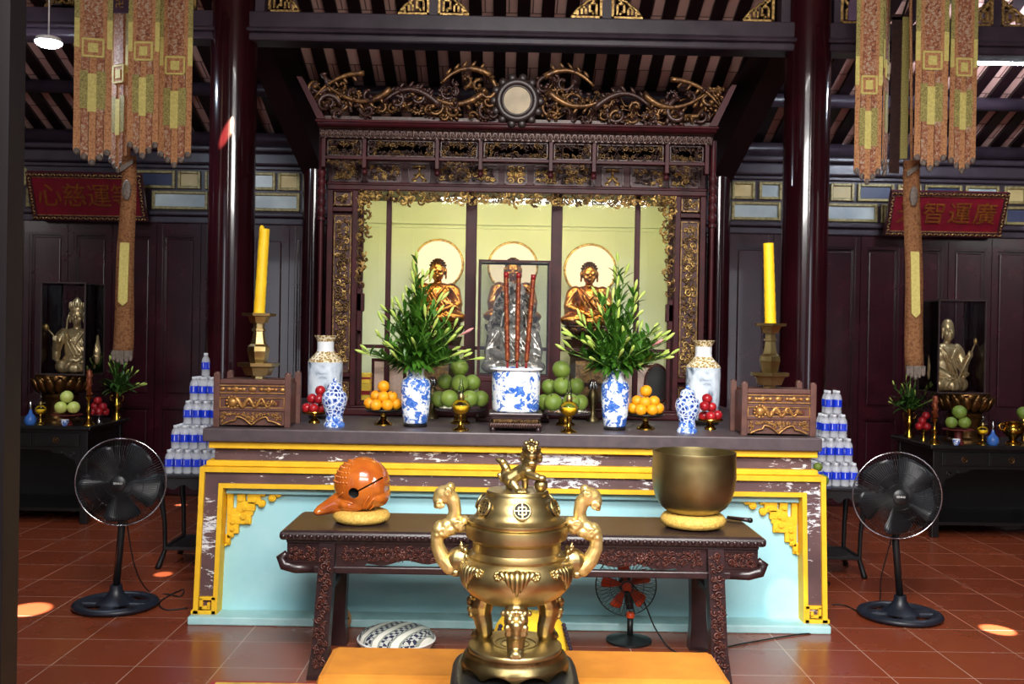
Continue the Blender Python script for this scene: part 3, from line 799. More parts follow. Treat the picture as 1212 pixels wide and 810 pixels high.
# flared ends and crest
YR_ = YK+.02; zk = zc(146, YK)
zK = lambda px, py: pt(px, py, YR_).z
XK = lambda px, py: pt(px, py, YR_).x
for pa, pb in (((377, 141), (353, 93)), ((847, 153), (870, 103))):
    q = MB(); A = Vector((XK(*pa), YR_, zk)); B = Vector((XK(*pb), YR_, zK(*pb)+.0))
    sg = 1 if pa[0] < 600 else -1
    q.prism([(A.x, A.z), (A.x+sg*.05, A.z), (B.x+sg*.045, B.z-.02), (B.x+sg*.03, B.z), (B.x, B.z)], YR_-.05, YR_+.5); SB(q, 'flared_end', 'shrine_wood')
ctr = [(353,95),(375,94),(400,97),(425,104),(440,112),(455,112),(470,104),(485,102),(500,108),(515,103),(535,97),(555,90),(575,90),(590,97),(612,96),(634,99),(650,93),(668,93),(690,100),(708,108),(722,106),(738,110),(750,120),(765,119),(780,114),(800,108),(820,103),(845,104),(870,104)]
def top_y(px):
    for (a, ya), (b, yb) in zip(ctr, ctr[1:]):
        if a <= px <= b: return ya+(yb-ya)*(px-a)/(b-a)
    return 104
cxm, czm = XK(612, 121), zK(612, 121); RMd = .15
px_of = lambda x: 612+(x-cxm)/mpp(YR_)
def ins(x, z, R):
    px = px_of(x); zt_ = zK(px, top_y(px)); e = .22*(z-zk)
    if not (zk+R*.75 < z < zt_-R*.45): return False
    if not (XK(377, 141)-e*2+.03+R*.4 < x < XK(847, 153)+e*2-.03-R*.4): return False
    return (x-cxm)**2+(z-czm)**2 > (RMd+R*.6)**2
bx = (XK(350, 120), XK(872, 120), zk, zk+.42)
q = sheet_scroll(bx, 60, (.06, .1), 5, YR_+.02, ins, mats=2, depth=.07, thick=.22, pack=.84, leafy=2, style='leaf')
for sd, Rr, nn, dp in ((6, (.032, .05), 90, .06), (8, (.018, .026), 40, .03)):
    s_ = sheet_scroll(bx, nn, Rr, sd, YR_+.01, ins, mats=2, depth=dp, thick=.3, pack=.95, leafy=2, style='leaf')
    me = bpy.data.meshes.new('t'); s_.bm.to_mesh(me); s_.bm.free(); q.bm.from_mesh(me); bpy.data.meshes.remove(me)
# long S-shaped stems running out from the disc
for sg in (-1, 1):
    for (u0, v0, u1, v1, u2, v2, r0) in ((.16, .2, .3, .02, .46, .16, .03), (.4, .08, .56, .3, .7, .1, .028), (.66, .2, .8, .0, 1.0, .22, .026), (.14, .3, .28, .42, .4, .24, .026), (.8, .3, .96, .3, 1.06, .12, .022)):
        P = []; rr_ = []
        for t in range(13):
            t = t/12; u = (1-t)**2*u0+2*t*(1-t)*u1+t*t*u2; w_ = (1-t)**2*v0+2*t*(1-t)*v1+t*t*v2
            P.append((cxm+sg*u*1.2, YR_-.035, zk+.02+w_*.9)); rr_.append(r0*.85*(1-.6*t))
        q.mi = 0 if v0 > .15 else 1; q.tube(P, rr_, 7)
        for j in range(2, 12, 2): x_, y_, z_ = P[j]; q.at((x_, y_+.005, z_+(.03 if v1 > v0 else -.026)), (0, sg*(.9 if v1 > v0 else -.9), 0)); q.ball((0,0,0), (.03, .01, .011), 7, 5); q.at()
q.mi = 1
# solid ground strip the scrolls grow from
q.b2(XK(377,141)+.02, XK(847,153)-.02, YR_+.0, YR_+.03, zk, zk+.03)
mat('crest_gilt', (134,98,58), .36, .6, c2=(52,32,24), ns=30, bump=.3, bs=70)
mat('crest_dark', (66,40,32), .4, .2, c2=(40,24,22), ns=30, bump=.2, bs=70)
SB(q, 'crest', ['crest_gilt', 'crest_dark'])
q = MB(); q.mi = 0; q.lathe([(0, .0), (.088, .0), (.09, .02), (0, .02)], 32)
q.mi = 1; q.torus((0,0,.01), .115, .026, 32, 8); q.torus((0,0,.015), .092, .01, 32, 6)
for k in range(14):
    a = 2*pi*k/14; q.ball((.146*cos(a), .146*sin(a), .005), (.03, .03, .016), 8, 5)
mat('disc_pale', (128,112,84), .45, .2, c2=(104,90,66), ns=12); mat('disc_frame', (48,38,36), .4, .2)
SB(q, 'crest_disc', ['disc_pale', 'disc_frame']); o = [c for c in COL.objects if c.name.startswith('crest_disc')][-1]
o.rotation_euler = (pi/2, 0, 0); o.location = (cxm-SX, YR_-.03-SY, czm-SZ)
# scroll border inside the opening
ao, bo = xp(424), xp(797)
def gar(x, z, R):
    u = abs((x-ao)/(bo-ao)-.5)*2; d = .06+.03*abs(cos(u*9.5))
    return ao+R*.5 < x < bo-R*.5 and ztop-R*.3 > z > ztop-d-R*.1+R*.6
q = sheet_scroll((ao, bo, ztop-.12, ztop), 200, (.017, .03), 40, YS-.03, gar, mats=2, depth=.035, thick=.3, pack=.8, style='leaf'); SB(q, 'garland', ['gold_leaf', 'old_gold'])
for sg, xe, yb_ in ((1, ao, 345), (-1, bo, 352)):
    zb_ = zc(yb_)
    def vin(x, z, R, sg=sg, xe=xe, zb_=zb_):
        u = (x-xe)*sg; t = (ztop-z)/(ztop-zb_); w = .1*(1-.45*t)+.02*sin(t*19)
        return R*.5 < u < w-R*.4 and zb_+R < z < ztop
    q = sheet_scroll((min(xe, xe+sg*.13), max(xe, xe+sg*.13), zb_, ztop), 110, (.018, .032), 44+sg, YS-.03, vin, mats=2, depth=.045, thick=.3, pack=.8, style='leaf'); SB(q, 'side_garland', ['old_gold', 'gold_leaf'])
    q = MB(); q.b2(xe, xe+sg*.03, YS-.03, YS+.02, zc(395 if sg > 0 else 388), zb_-.0, .004); q.b2(xe, xe+sg*.045, YS-.03, YS+.02, zc(372 if sg > 0 else 378), zb_-.03, .004); SB(q, 'border_board', 'shrine_wood')
# mullions, rails, panes
YG = YS+.07
mull = [(424, 430, .03), (457, 463, .03), (551, 564, .05), (652, 665, .05), (751, 757, .03), (791, 797, .03)]
for a, b, d in mull:
    q = MB(); q.b2(xp(a, 300, YG), xp(b, 300, YG), YG-.02, YG+.02, zpl, ztop, .004); SB(q, 'mullion', 'shrine_wood')
zr_ = zc(413, YG)
for (a, b) in ((430, 457), (463, 551), (564, 652), (665, 751), (757, 791)):
    xa, xb = xp(a, 300, YG), xp(b, 300, YG)
    q = MB(); q.b2(xa, xb, YG-.015, YG+.015, zr_-.012, zr_+.012, .003); SB(q, 'glazing_rail', 'shrine_wood'); q = MB(); q.b2(xa, xb, YG-.015, YG+.015, zpl, zpl+.03); SB(q, 'bottom_rail', 'shrine_wood')
    q = MB(); q.b2(xa, xb, YG-.002, YG+.002, zpl+.03, ztop); SB(q, 'glass_pane', 'window_glass')
# niche box
xa, xb, yb_ = x0+.03, x1-.03, YS+1.35; zft = zpl+.004; zct = ztop+.12
q = MB()
q.b2(xa, xb, yb_, yb_+.03, zft, zct); q.b2(xa-.02, xa, YS+.05, yb_+.03, zft, zct); q.b2(xb, xb+.02, YS+.05, yb_+.03, zft, zct)
q.b2(xa, xb, yb_-.03, yb_, zc(263, yb_)-.03, zc(263, yb_)); q.b2(xa, xb, yb_-.015, yb_, zc(270, yb_)-.012, zc(270, yb_))
for k in range(9): X = xa+(xb-xa)*(k+.5)/9; q.b2(X-.004, X+.004, yb_-.006, yb_, zft, zc(272, yb_))
SB(q, 'niche_back', 'niche_wall')
q = MB(); q.b2(xa-.02, xb+.02, YS+.05, yb_+.03, zct, zct+.03); SB(q, 'niche_ceiling', 'shrine_wood')
q = MB(); q.cyl((xa+.2, YS+.25, zct-.035), (xb-.2, YS+.25, zct-.035), .018, 10); SB(q, 'strip_lamp', 'strip_light')
# outer carcass sides, back and top so the shrine reads as a cabinet
q = MB(); q.b2(x0, x0+.025, YS+.05, YS+1.4, zpl, zc(168)); q.b2(x1-.025, x1, YS+.05, YS+1.4, zpl, zc(168)); q.b2(x0, x1, YS+1.385, YS+1.41, zpl, zc(168)); q.b2(x0, x1, YS+.08, YS+1.41, zc(168)-.03, zc(168)); SB(q, 'carcass', 'dark_wood')
# ------------------------------------------------------------------ things on the counter
def spot_on(px, py, Y): return pt(px, py, Y).x
def prof(Y, yfoot, rows):
    m = mpp(Y); return [(hw*m, (yfoot-y)*m) for hw, y in rows]
def lathe_part(name, m, parent, rows, Y, yfoot, seg=36, sharp=50, twist=0):
    q = MB(); q.lathe(prof(Y, yfoot, rows), seg, sharp=sharp, twist=twist); return q.build(name, m, parent)
# --- incense pot on carved stand
Yp = 5.62; X = spot_on(610, 500, Yp)
st = thing('pot_stand', 'carved dark wooden stand under the blue and white incense pot', 'stand', (X, Yp, ZT))
m = mpp(Yp); W = 63*m; D = .27
q = MB(); q.b2(-W/2, W/2, -D/2, D/2, .085, .105, .006); q.b2(-W*.46, W*.46, -D*.46, D*.46, .07, .086, .004); q.build('stand_top', 'table_wood', st)
q = MB(); q.b2(-W*.42, W*.42, -D*.43, D*.43, .05, .072, .006); s_ = MB(); scroll(s_, rectin(-W*.42, W*.42, .048, .074), (-W*.42, W*.42, .048, .074), 60, (.006, .011), 300, mats=1, depth=.012)
for v in s_.bm.verts: v.co.y -= D*.43
me = bpy.data.meshes.new('t'); s_.bm.to_mesh(me); s_.bm.free(); q.bm.from_mesh(me); q.build('stand_frieze', 'old_gold', st)
q = MB(); q.b2(-W*.49, W*.49, -D*.49, D*.49, .02, .05, .012)
for k in range(22): q.ball((-W*.46+W*.92*k/21, -D*.49, .036), (.007, .006, .012), 6, 5)
q.build('stand_base', 'dentil', st)
for sx in (-1, 1):
    for sy in (-1, 1):
        q = MB(); q.lathe([(0,0),(.014,0),(.018,.012),(.012,.024),(0,.024)], 10, (sx*W*.42, sy*D*.42, 0)); q.build('foot', 'table_wood', st)
zp = ZT+.105
pot = thing('incense_pot', 'large white porcelain incense pot with blue flower painting', 'incense pot', (X, Yp, zp))
h = (489-437)*m; r = 28.5*m
q = MB(); q.lathe([(0,.004),(r*.9,0),(r*.96,.008),(r*.97,.02),(r*1.0,h*.5),(r*1.0,h*.9),(r*.985,h*.93),(r*1.05,h*.95),(r*1.06,h*.985),(r*1.03,h),(r*.95,h*.99),(r*.93,h*.86),(0,h*.85)], 48); q.build('pot_body', 'porcelain_pot', pot)
q = MB(); q.lathe([(r*.93,h*.87),(r*.5,h*.885),(0,h*.89)], 24); q.build('ash', 'stone_grey', pot)
q = MB(); q.torus((0,0,h*.965), r*1.055, .007, 48, 6); q.build('rim', 'porcelain_white', pot)
for k, ((xa, ya), (xb, yb)) in enumerate((((599,327),(601,427)), ((614,327),(612,427)), ((631,330),(622,427)))):
    dx = (k-1)*.045
    a = Vector((spot_on(xb, 437, Yp)-X, .0, h*.86)); b = Vector((spot_on(xa, ya, Yp)-X, 0, pt(xa, ya, Yp).z-zp))
    s_ = thing('incense_stick', '%s thick red and gold dragon incense stick in the porcelain pot' % ('straight left-leaning', 'middle', 'right-leaning')[k], 'incense stick', (X+a.x, Yp+(.0,.05,-.02)[k], zp+a.z))
    d = b-a
    q = MB(); q.tube([(0,0,0), d*.18], .007, 8); q.build('stick_stem', 'red_lacquer', s_)
    q = MB(); n = 40; q.tube([d*(.12+.88*t/n) for t in range(n+1)], [.0125+.0015*((t//2)%2) for t in range(n+1)], 10)
    for t in range(36):
        c = d*(.2+.74*t/36); ang = t*.7; q.ball(c+Vector((.012*cos(ang), .012*sin(ang), 0)), .006, 6, 4)
    mat('incense_gold', (150,84,40), .45, .4, c2=(104,22,24), ns=60); q.build('dragon_wrap', 'incense_gold', s_)
    q = MB(); q.cyl(d*.985, d*1.04, .014, 10); q.build('stick_tip', 'red_lacquer', s_)
# --- blue and white vases with lilies
mat('ring_stand_black', (24,20,22), .4)
def big_vase(px, yt, yn, ysh, yf, hw, nw, Y, label):
    X = spot_on(px, yf, Y); m = mpp(Y)
    t = thing('porcelain_vase', label, 'vase', (X, Y, ZT))
    b = 4*m
    q = MB(); q.lathe([(0,0),(hw*.78*m,0),(hw*.82*m,b*.6),(hw*.72*m,b),(0,b)], 24); q.build('vase_base', 'ring_stand_black', t)
    H = lambda y: (yf-y)*m
    q = MB(); q.lathe([(0,b),(hw*.74*m,b),(hw*.8*m,b+.006),(hw*.92*m,H(yf-18)),(hw*1.0*m,H(avg(yf, ysh)-6)),(hw*1.0*m,H(ysh+6)),(hw*.93*m,H(ysh+1)),(nw*1.05*m,H(ysh-4)),(nw*.98*m,H(avg(ysh,yt))),(nw*1.1*m,H(yt+2)),(nw*1.25*m,H(yt)),(nw*1.1*m,H(yt)),(nw*.9*m,H(yt+3)),(nw*.85*m,H(ysh)),(0,H(ysh))], 40, sharp=70); q.build('vase_body', 'porcelain_flower', t)
    q = MB(); q.torus((0,0,H(yt)), nw*1.2*m, .005, 32, 6); q.build('rim', 'porcelain_white', t)
    return t, (X, Y, ZT+H(yt))
def bouquet(loc, m, apex, left, right, low, n_leaf, n_bud, seed, label, leafmat='lily_leaf', back=.6, budlen=1.0, stems=52, ll=(.07,.12), name='lily_bouquet'):
    # apex/left/right/low in px offsets from the mouth
    r = random.Random(seed); t = thing(name, label, 'flowers', loc)
    q = MB(); qs = MB(); tips = []
    for i in range(stems):
        # stem tips fill a rounded cone
        u = r.random()**.6; ph = r.uniform(0, 2*pi)
        hgt = apex*m*(1-.93*u**1.1)*r.uniform(.8, 1.0); 
        if i == 0: hgt, u = apex*m, .02
        w = (right if cos(ph) > 0 else left)*m*u
        tip = Vector((w*cos(ph), w*back*sin(ph), max(low*m*.3, hgt)))
        P = []
        for k in range(9):
            s = k/8; P.append(Vector((tip.x*s**1.6, tip.y*s**1.6, -.06+(tip.z+.06)*(s**.85))))
        qs.tube(P, [.0035]*8+[.002], 5); tips.append((P, tip))
        for k in range(int(n_leaf/stems)):
            s = r.uniform(.12, 1.0); j = min(7, int(s*8)); p = P[j].lerp(P[j+1], s*8-j); dr = (P[j+1]-P[j]).normalized()
            a = r.uniform(0, 2*pi); out = Vector((cos(a), sin(a)*.9, r.uniform(-.15, .8))); d = (out+dr*.7).normalized()
            L = r.uniform(*ll)*(1.1-.35*s)
            q.leaf(p, p+d*L, L*.15, (0, 0, r.uniform(.0, .012)), 5)
    # low skirt of leaves drooping round the mouth
    for i in range(int(n_leaf*.3)):
        a = r.uniform(0, 2*pi); e = (right if cos(a) > 0 else left)*m*r.uniform(.2, .8)
        p = Vector((e*.4*cos(a), e*.4*back*sin(a), r.uniform(.0, .09))); d = Vector((cos(a), sin(a)*back, r.uniform(-.5, .5))).normalized()
        L = r.uniform(*ll)*1.1; q.leaf(p, p+d*L, L*.16, (0, 0, .012), 5)
    q.build('foliage', leafmat, t); qs.build('stems', 'lily_stem', t)
    for i in range(n_bud):
        P, tip = tips[i % len(tips)]
        if i >= len(tips):
            j = r.randint(4, 7); base = P[j]; d0 = (P[j]-P[j-1]).normalized()
        else: base = tip; d0 = (P[-1]-P[-2]).normalized()
        d = (d0+Vector((r.uniform(-.6,.6), r.uniform(-.6,.3), r.uniform(-.1,.5)))*.8).normalized(); L = r.uniform(.055, .085)*budlen
        st_ = base+d*L*.35
        b = MB(); b.tube([base, st_], .002, 5); b.tube([st_+d*L*s for s in (0, .15, .4, .65, .85, 1)], [.003, .0062*budlen, .0088*budlen, .0098*budlen, .0066*budlen, .001], 7); b.build('bud', 'pink_petal' if i == 7 and n_bud > 25 else 'lily_bud', t)
    return t
Yv = 5.72; m = mpp(Yv)
v1, top1 = big_vase(491.5, 433, 440, 448, 504, 17.5, 9.5, Yv, 'blue and white porcelain vase of lilies beside the oranges left of the incense pot')
bouquet(top1, m, 122, 57, 64, 26, 1150, 56, 3, 'tall leafy lily bouquet in bud in the vase left of the incense pot')
v2, top2 = big_vase(727.5, 437, 443, 452, 509, 16.5, 10, Yv, 'blue and white porcelain vase of lilies beside the oranges right of the incense pot')
bouquet(top2, m, 122, 62, 66, 26, 1150, 56, 4, 'tall leafy lily bouquet in bud in the vase right of the incense pot')
# --- ginger jars
def ginger(px, yt, yf, hw, Y, label):
    X = spot_on(px, yf, Y); m = mpp(Y); t = thing('ginger_jar', label, 'jar', (X, Y, ZT)); H = lambda u: (yf-yt)*m*u; w = hw*m
    q = MB(); q.lathe([(0,0),(w*.8,0),(w*.86,H(.05)),(w*.74,H(.1)),(0,H(.1))], 24); q.build('jar_stand', 'porcelain_blue_band', t)
    q = MB(); q.lathe([(w*.66,H(.1)),(w*.64,H(.16)),(w*.62,H(.22)),(w*.82,H(.36)),(w*1.0,H(.53)),(w*1.0,H(.6)),(w*.86,H(.69)),(w*.6,H(.745)),(w*.5,H(.76)),(0,H(.76))], 36, sharp=80); q.build('jar_body', 'porcelain_lattice', t)
    q = MB(); q.lathe([(w*.62,H(.11)),(w*.69,H(.12)),(w*.67,H(.2)),(w*.64,H(.22))], 36); q.build('jar_foot_band', 'porcelain_blue_band', t)
    q = MB(); q.lathe([(w*.58,H(.75)),(w*.62,H(.76)),(w*.6,H(.82)),(w*.48,H(.88)),(w*.22,H(.915)),(0,H(.92))], 32); l = q.build('lid', 'porcelain_lattice', t)
    q = MB(); q.lathe([(w*.1,H(.91)),(w*.17,H(.94)),(w*.16,H(.965)),(w*.06,H(1.0)),(0,H(1.0))], 14); q.build('lid_knob', 'porcelain_blue_band', l)
ginger(395.5, 448, 506, 15, 5.62, 'lidded blue and white lattice ginger jar in front of the apples near the left chest')
ginger(813, 456, 513, 14.5, 5.62, 'lidded blue and white lattice ginger jar beside the apples near the right chest')
# --- large landscape vases
def landscape_vase(px, yt, yf, hw, Y, label):
    X = spot_on(px, yf, Y); m = mpp(Y); t = thing('landscape_vase', label, 'vase', (X, Y, ZT)); H = lambda y: (yf-y)*m; w = hw*m; k = lambda u: yt+(yf-yt)*u
    q = MB(); q.lathe([(0,0),(w*.9,0),(w*.95,H(k(.96))),(w*.85,H(k(.94))),(0,H(k(.94)))], 28); q.build('vase_base', 'ring_stand_black', t)
    q = MB(); q.lathe([(w*.8,H(k(.94))),(w*.9,H(k(.88))),(w*.98,H(k(.7))),(w*1.0,H(k(.4))),(w*.99,H(k(.32)))], 40); q.build('vase_body', 'porcelain_landscape', t)
    q = MB(); q.lathe([(w*.99,H(k(.32))),(w*.93,H(k(.29))),(w*.6,H(k(.22))),(w*.5,H(k(.19)))], 40); q.build('vase_shoulder', 'porcelain_gilt_band', t)
    q = MB(); q.lathe([(w*.5,H(k(.19))),(w*.47,H(k(.15))),(w*.48,H(k(.07)))], 32); q.build('vase_neck', 'porcelain_white', t)
    q = MB(); q.lathe([(w*.48,H(k(.07))),(w*.56,H(k(.03))),(w*.66,H(k(.0))),(w*.62,H(k(-.005))),(w*.45,H(k(.05))),(w*.42,H(k(.3))),(0,H(k(.3)))], 32); q.build('vase_lip', 'porcelain_gilt_band', t)
landscape_vase(384, 401, 498, 20.5, 6.2, 'tall pale landscape vase with gilt neck behind the red apples at left')
landscape_vase(831, 410, 509, 20.5, 6.2, 'tall pale landscape vase with gilt neck behind the red apples at right')
# --- fruit
def fruit(name, cat, px, py, r, Y, label, group, m_, seed, squash=.95, calyx=True, zfloor=None):
    P = pt(px, py, Y); R = r*mpp(Y)
    if zfloor is not None: P.z = max(P.z, zfloor+R*.98)
    t = thing(name, label, cat, P, rnd.uniform(0, 6), group)
    q = MB(); 
    q.lathe([(0,-R*squash*.97),(R*.25,-R*squash*.99)] + [(R*cos(a), R*squash*sin(a)) for a in [radians(-70+140*k/9) for k in range(10)]] + [(R*.2,R*squash*.97),(R*.06,R*squash*.9),(0,R*squash*.88)], 20, sharp=0); q.build('flesh', m_, t)
    q = MB(); q.cyl((0,0,R*squash*.86), (R*.05,0,R*squash*1.08), R*.07, 6)
    if calyx:
        for k in range(5): a = k*1.257; q.ball((R*.12*cos(a), R*.12*sin(a), R*squash*.93), (R*.09, R*.09, R*.03), 6, 4)
    q.build('stem', 'stem_brown', t); t.rotation_euler = (rnd.uniform(-.5, .5), rnd.uniform(-.5, .5), rnd.uniform(0, 6))
    return t
def compote(px, yplate, yfoot, hw, Y, label, mp, ms, hfoot=11):
    X = spot_on(px, yfoot, Y); m = mpp(Y); zpl_ = pt(px, yplate, Y).z-ZT; t = thing('fruit_stand', label, 'fruit stand', (X, Y, ZT))
    w = hw*m
    q = MB(); q.lathe([(0,zpl_-.016),(w*.35,zpl_-.014),(w*.9,zpl_-.004),(w,zpl_+.006),(w*.98,zpl_+.01),(w*.85,zpl_),(0,zpl_-.008)], 36); q.build('plate', mp, t)
    f = hfoot*m
    q = MB(); q.lathe([(0,0),(f,0),(f,.008),(f*.75,.018),(f*.4,.03),(f*.3,.04),(f*.42,zpl_*.5),(f*.3,zpl_*.6),(f*.35,zpl_*.8),(f*.6,zpl_-.014),(0,zpl_-.014)], 20); q.build('pedestal', ms, t)
    return t
Yo = 5.78
compote(453.5, 486.5, 505, 22, Yo, 'dark dish on brass stem under the oranges left of the incense pot', 'black_wood', 'polished_brass')
compote(764, 492, 511, 22, Yo, 'dark dish on brass stem under the oranges right of the incense pot', 'black_wood', 'polished_brass')
G = 'oranges on the fruit stand at left'; names = ['orange topping the left pile of oranges', 'middle row orange at the left of the left orange pile', 'middle row front orange of the left orange pile', 'middle row orange at the right of the left orange pile', 'bottom row outermost left orange of the left pile', 'bottom row second orange of the left pile', 'bottom row third orange with dark spot in the left pile', 'bottom row outermost right orange of the left pile']
dY = [0, .035, -.045, .04, .045, -.085, -.08, .05]; zo1 = pt(453.5, 486.5, Yo).z+.004; zo2 = pt(764, 492, Yo).z+.004
for k, (x, y) in enumerate([(454,457.5),(445.5,469),(453.5,470),(463.5,470),(437.5,480.5),(445,480.5),(458.5,481),(468.5,481)]):
    fruit('orange', 'orange', x, y, 7.2, Yo+dY[k], names[k], G, 'orange_peel', k, zfloor=zo1)
for k, (x, y) in enumerate([(764.5,463),(754.5,475),(764,476.5),(774,475.5),(749.5,486.8),(758.5,487.6),(772,487.6),(779,486.8)]):
    fruit('orange', 'orange', x, y, 7.2, Yo+dY[k], names[k].replace('left pile', 'right pile').replace('left orange pile', 'right orange pile').replace(' with dark spot', ''), 'oranges on the fruit stand at right', 'orange_peel', k, zfloor=zo2)
Yt_ = 5.95
def tray(px, y, hw, Y, yfoot, label):
    X = spot_on(px, yfoot, Y); m = mpp(Y); z = pt(px, y, Y).z-ZT; t = thing('fruit_tray', label, 'tray', (X, Y, ZT)); w = hw*m
    q = MB(); q.lathe([(0,z-.012),(w*.9,z-.012),(w*.97,z-.002),(w*1.0,z+.004),(w*.95,z+.004),(w*.88,z-.004),(0,z-.004)], 40); q.build('tray_dish', 'chrome', t)
    q = MB(); q.lathe([(0,0),(w*.36,0),(w*.36,.01),(w*.26,.02),(w*.24,z*.5),(w*.3,z*.8),(w*.34,z-.012),(0,z-.012)], 24); q.build('pedestal', 'polished_brass', t)
tray(545, 483.5, 32, Yt_, 503, 'round silver tray on brass foot under the pomelos left of the incense pot')
tray(669, 488, 32, Yt_, 508, 'round silver tray on brass foot under the pomelos right of the incense pot')
pn = ['pomelo topping the %s pile', 'middle row left pomelo of the %s pile', 'middle row front pomelo of the %s pile', 'middle row right pomelo of the %s pile', 'bottom row outermost left pomelo of the %s pile', 'bottom row second pomelo of the %s pile', 'bottom row third pomelo of the %s pile', 'bottom row outermost right pomelo of the %s pile']
dP = [0, .045, -.045, .05, .06, -.085, -.08, .06]; zq1 = pt(545, 483.5, Yt_).z; zq2 = pt(669, 488, Yt_).z
for k, (x, y, r) in enumerate([(543.8,435,11),(527,452,9.5),(544.4,454,11),(559,453,10),(520,472.5,10),(532,472,11),(556,472,10.5),(569,472,10)]):
    fruit('pomelo', 'pomelo', x, y, r, Yt_+dP[k], 'green ' + pn[k] % 'left pomelo', 'pomelos on the tray at left', 'pomelo_peel', k, calyx=False, zfloor=zq1)
for k, (x, y, r) in enumerate([(664.4,437.5,11),(650,458,9.5),(665,457,11),(682,457,10),(645,476,10),(654.5,476.5,11),(676,476,10.5),(686.5,476.5,10)]):
    fruit('pomelo', 'pomelo', x, y, r, Yt_+dP[k], 'green ' + pn[k] % 'right pomelo', 'pomelos on the tray at right', 'pomelo_peel', k, calyx=False, zfloor=zq2)
Yq = 5.84
compote(372, 489, 503, 15, Yq, 'small brass stand under the red apples at left', 'polished_brass', 'polished_brass', 7)
compote(840.5, 498, 511, 15, Yq, 'small brass stand under the red apples at right', 'polished_brass', 'polished_brass', 7)
for pts, side in (([(379,462.5),(369.5,472),(377.5,472.5),(363.5,483),(371,483.5),(380,483.5)], 'left'), ([(837,472),(842,482),(834,481),(833,492.5),(841.5,493),(849,491.5)], 'right')):
    for k, (x, y) in enumerate(pts):
        fruit('apple', 'apple', x, y, 6.2, Yq+[0,.02,-.03,.03,-.03,.03][k], 'red apple %s of the %s pile by the ginger jar' % (['on top', 'at the middle back', 'at the middle front', 'at the outer bottom', 'at the front bottom', 'at the inner bottom'][k], side), 'apples on the %s stand' % side, 'red_apple', k, calyx=False)
# --- oil lamps
def oil_lamp(px, yt, yf, Y, z, label, k=1.0):
    X = spot_on(px, yf, Y); m = mpp(Y)*k; t = thing('oil_lamp', label, 'oil lamp', (X, Y, z)); H = lambda y: y*m
    q = MB(); q.lathe([(0,0),(10*m,0),(10*m,1.5*m),(5*m,4*m),(2.6*m,8*m),(1.6*m,13*m),(2.8*m,16*m),(1.8*m,19.5*m),(0,19.5*m)], 24); q.build('lamp_foot', 'polished_brass', t)
    q = MB(); q.lathe([(0,19.5*m),(6*m,20.5*m),(10*m,25*m),(10.5*m,29*m),(0,29*m)], 24); q.build('oil', 'lamp_oil', t)
    q = MB(); q.lathe([(3*m,19*m),(6.5*m,20*m),(10.8*m,25*m),(11.2*m,30*m),(9*m,34*m),(4*m,37*m),(3*m,38*m)], 24); q.build('glass_bowl', 'lamp_glass', t)
    q = MB(); q.lathe([(3.4*m,36*m),(4*m,38*m),(4*m,41*m),(2.6*m,44*m),(0,44*m)], 16); q.cyl((3*m,0,40*m), (8*m,0,41*m), .8*m, 6); q.build('burner_collar', 'brass', t)
    q = MB(); q.lathe([(2*m,43*m),(3*m,46*m),(3.4*m,49*m),(2.2*m,54*m),(1.6*m,60*m),(1.6*m,62*m)], 16); q.build('lamp_chimney', 'lamp_glass', t)
oil_lamp(545, 450, 512, 5.52, ZT, 'glass oil lamp with yellow oil in front of the left pomelo tray')
oil_lamp(673, 454, 516, 5.52, ZT, 'glass oil lamp with yellow oil in front of the right pomelo tray')
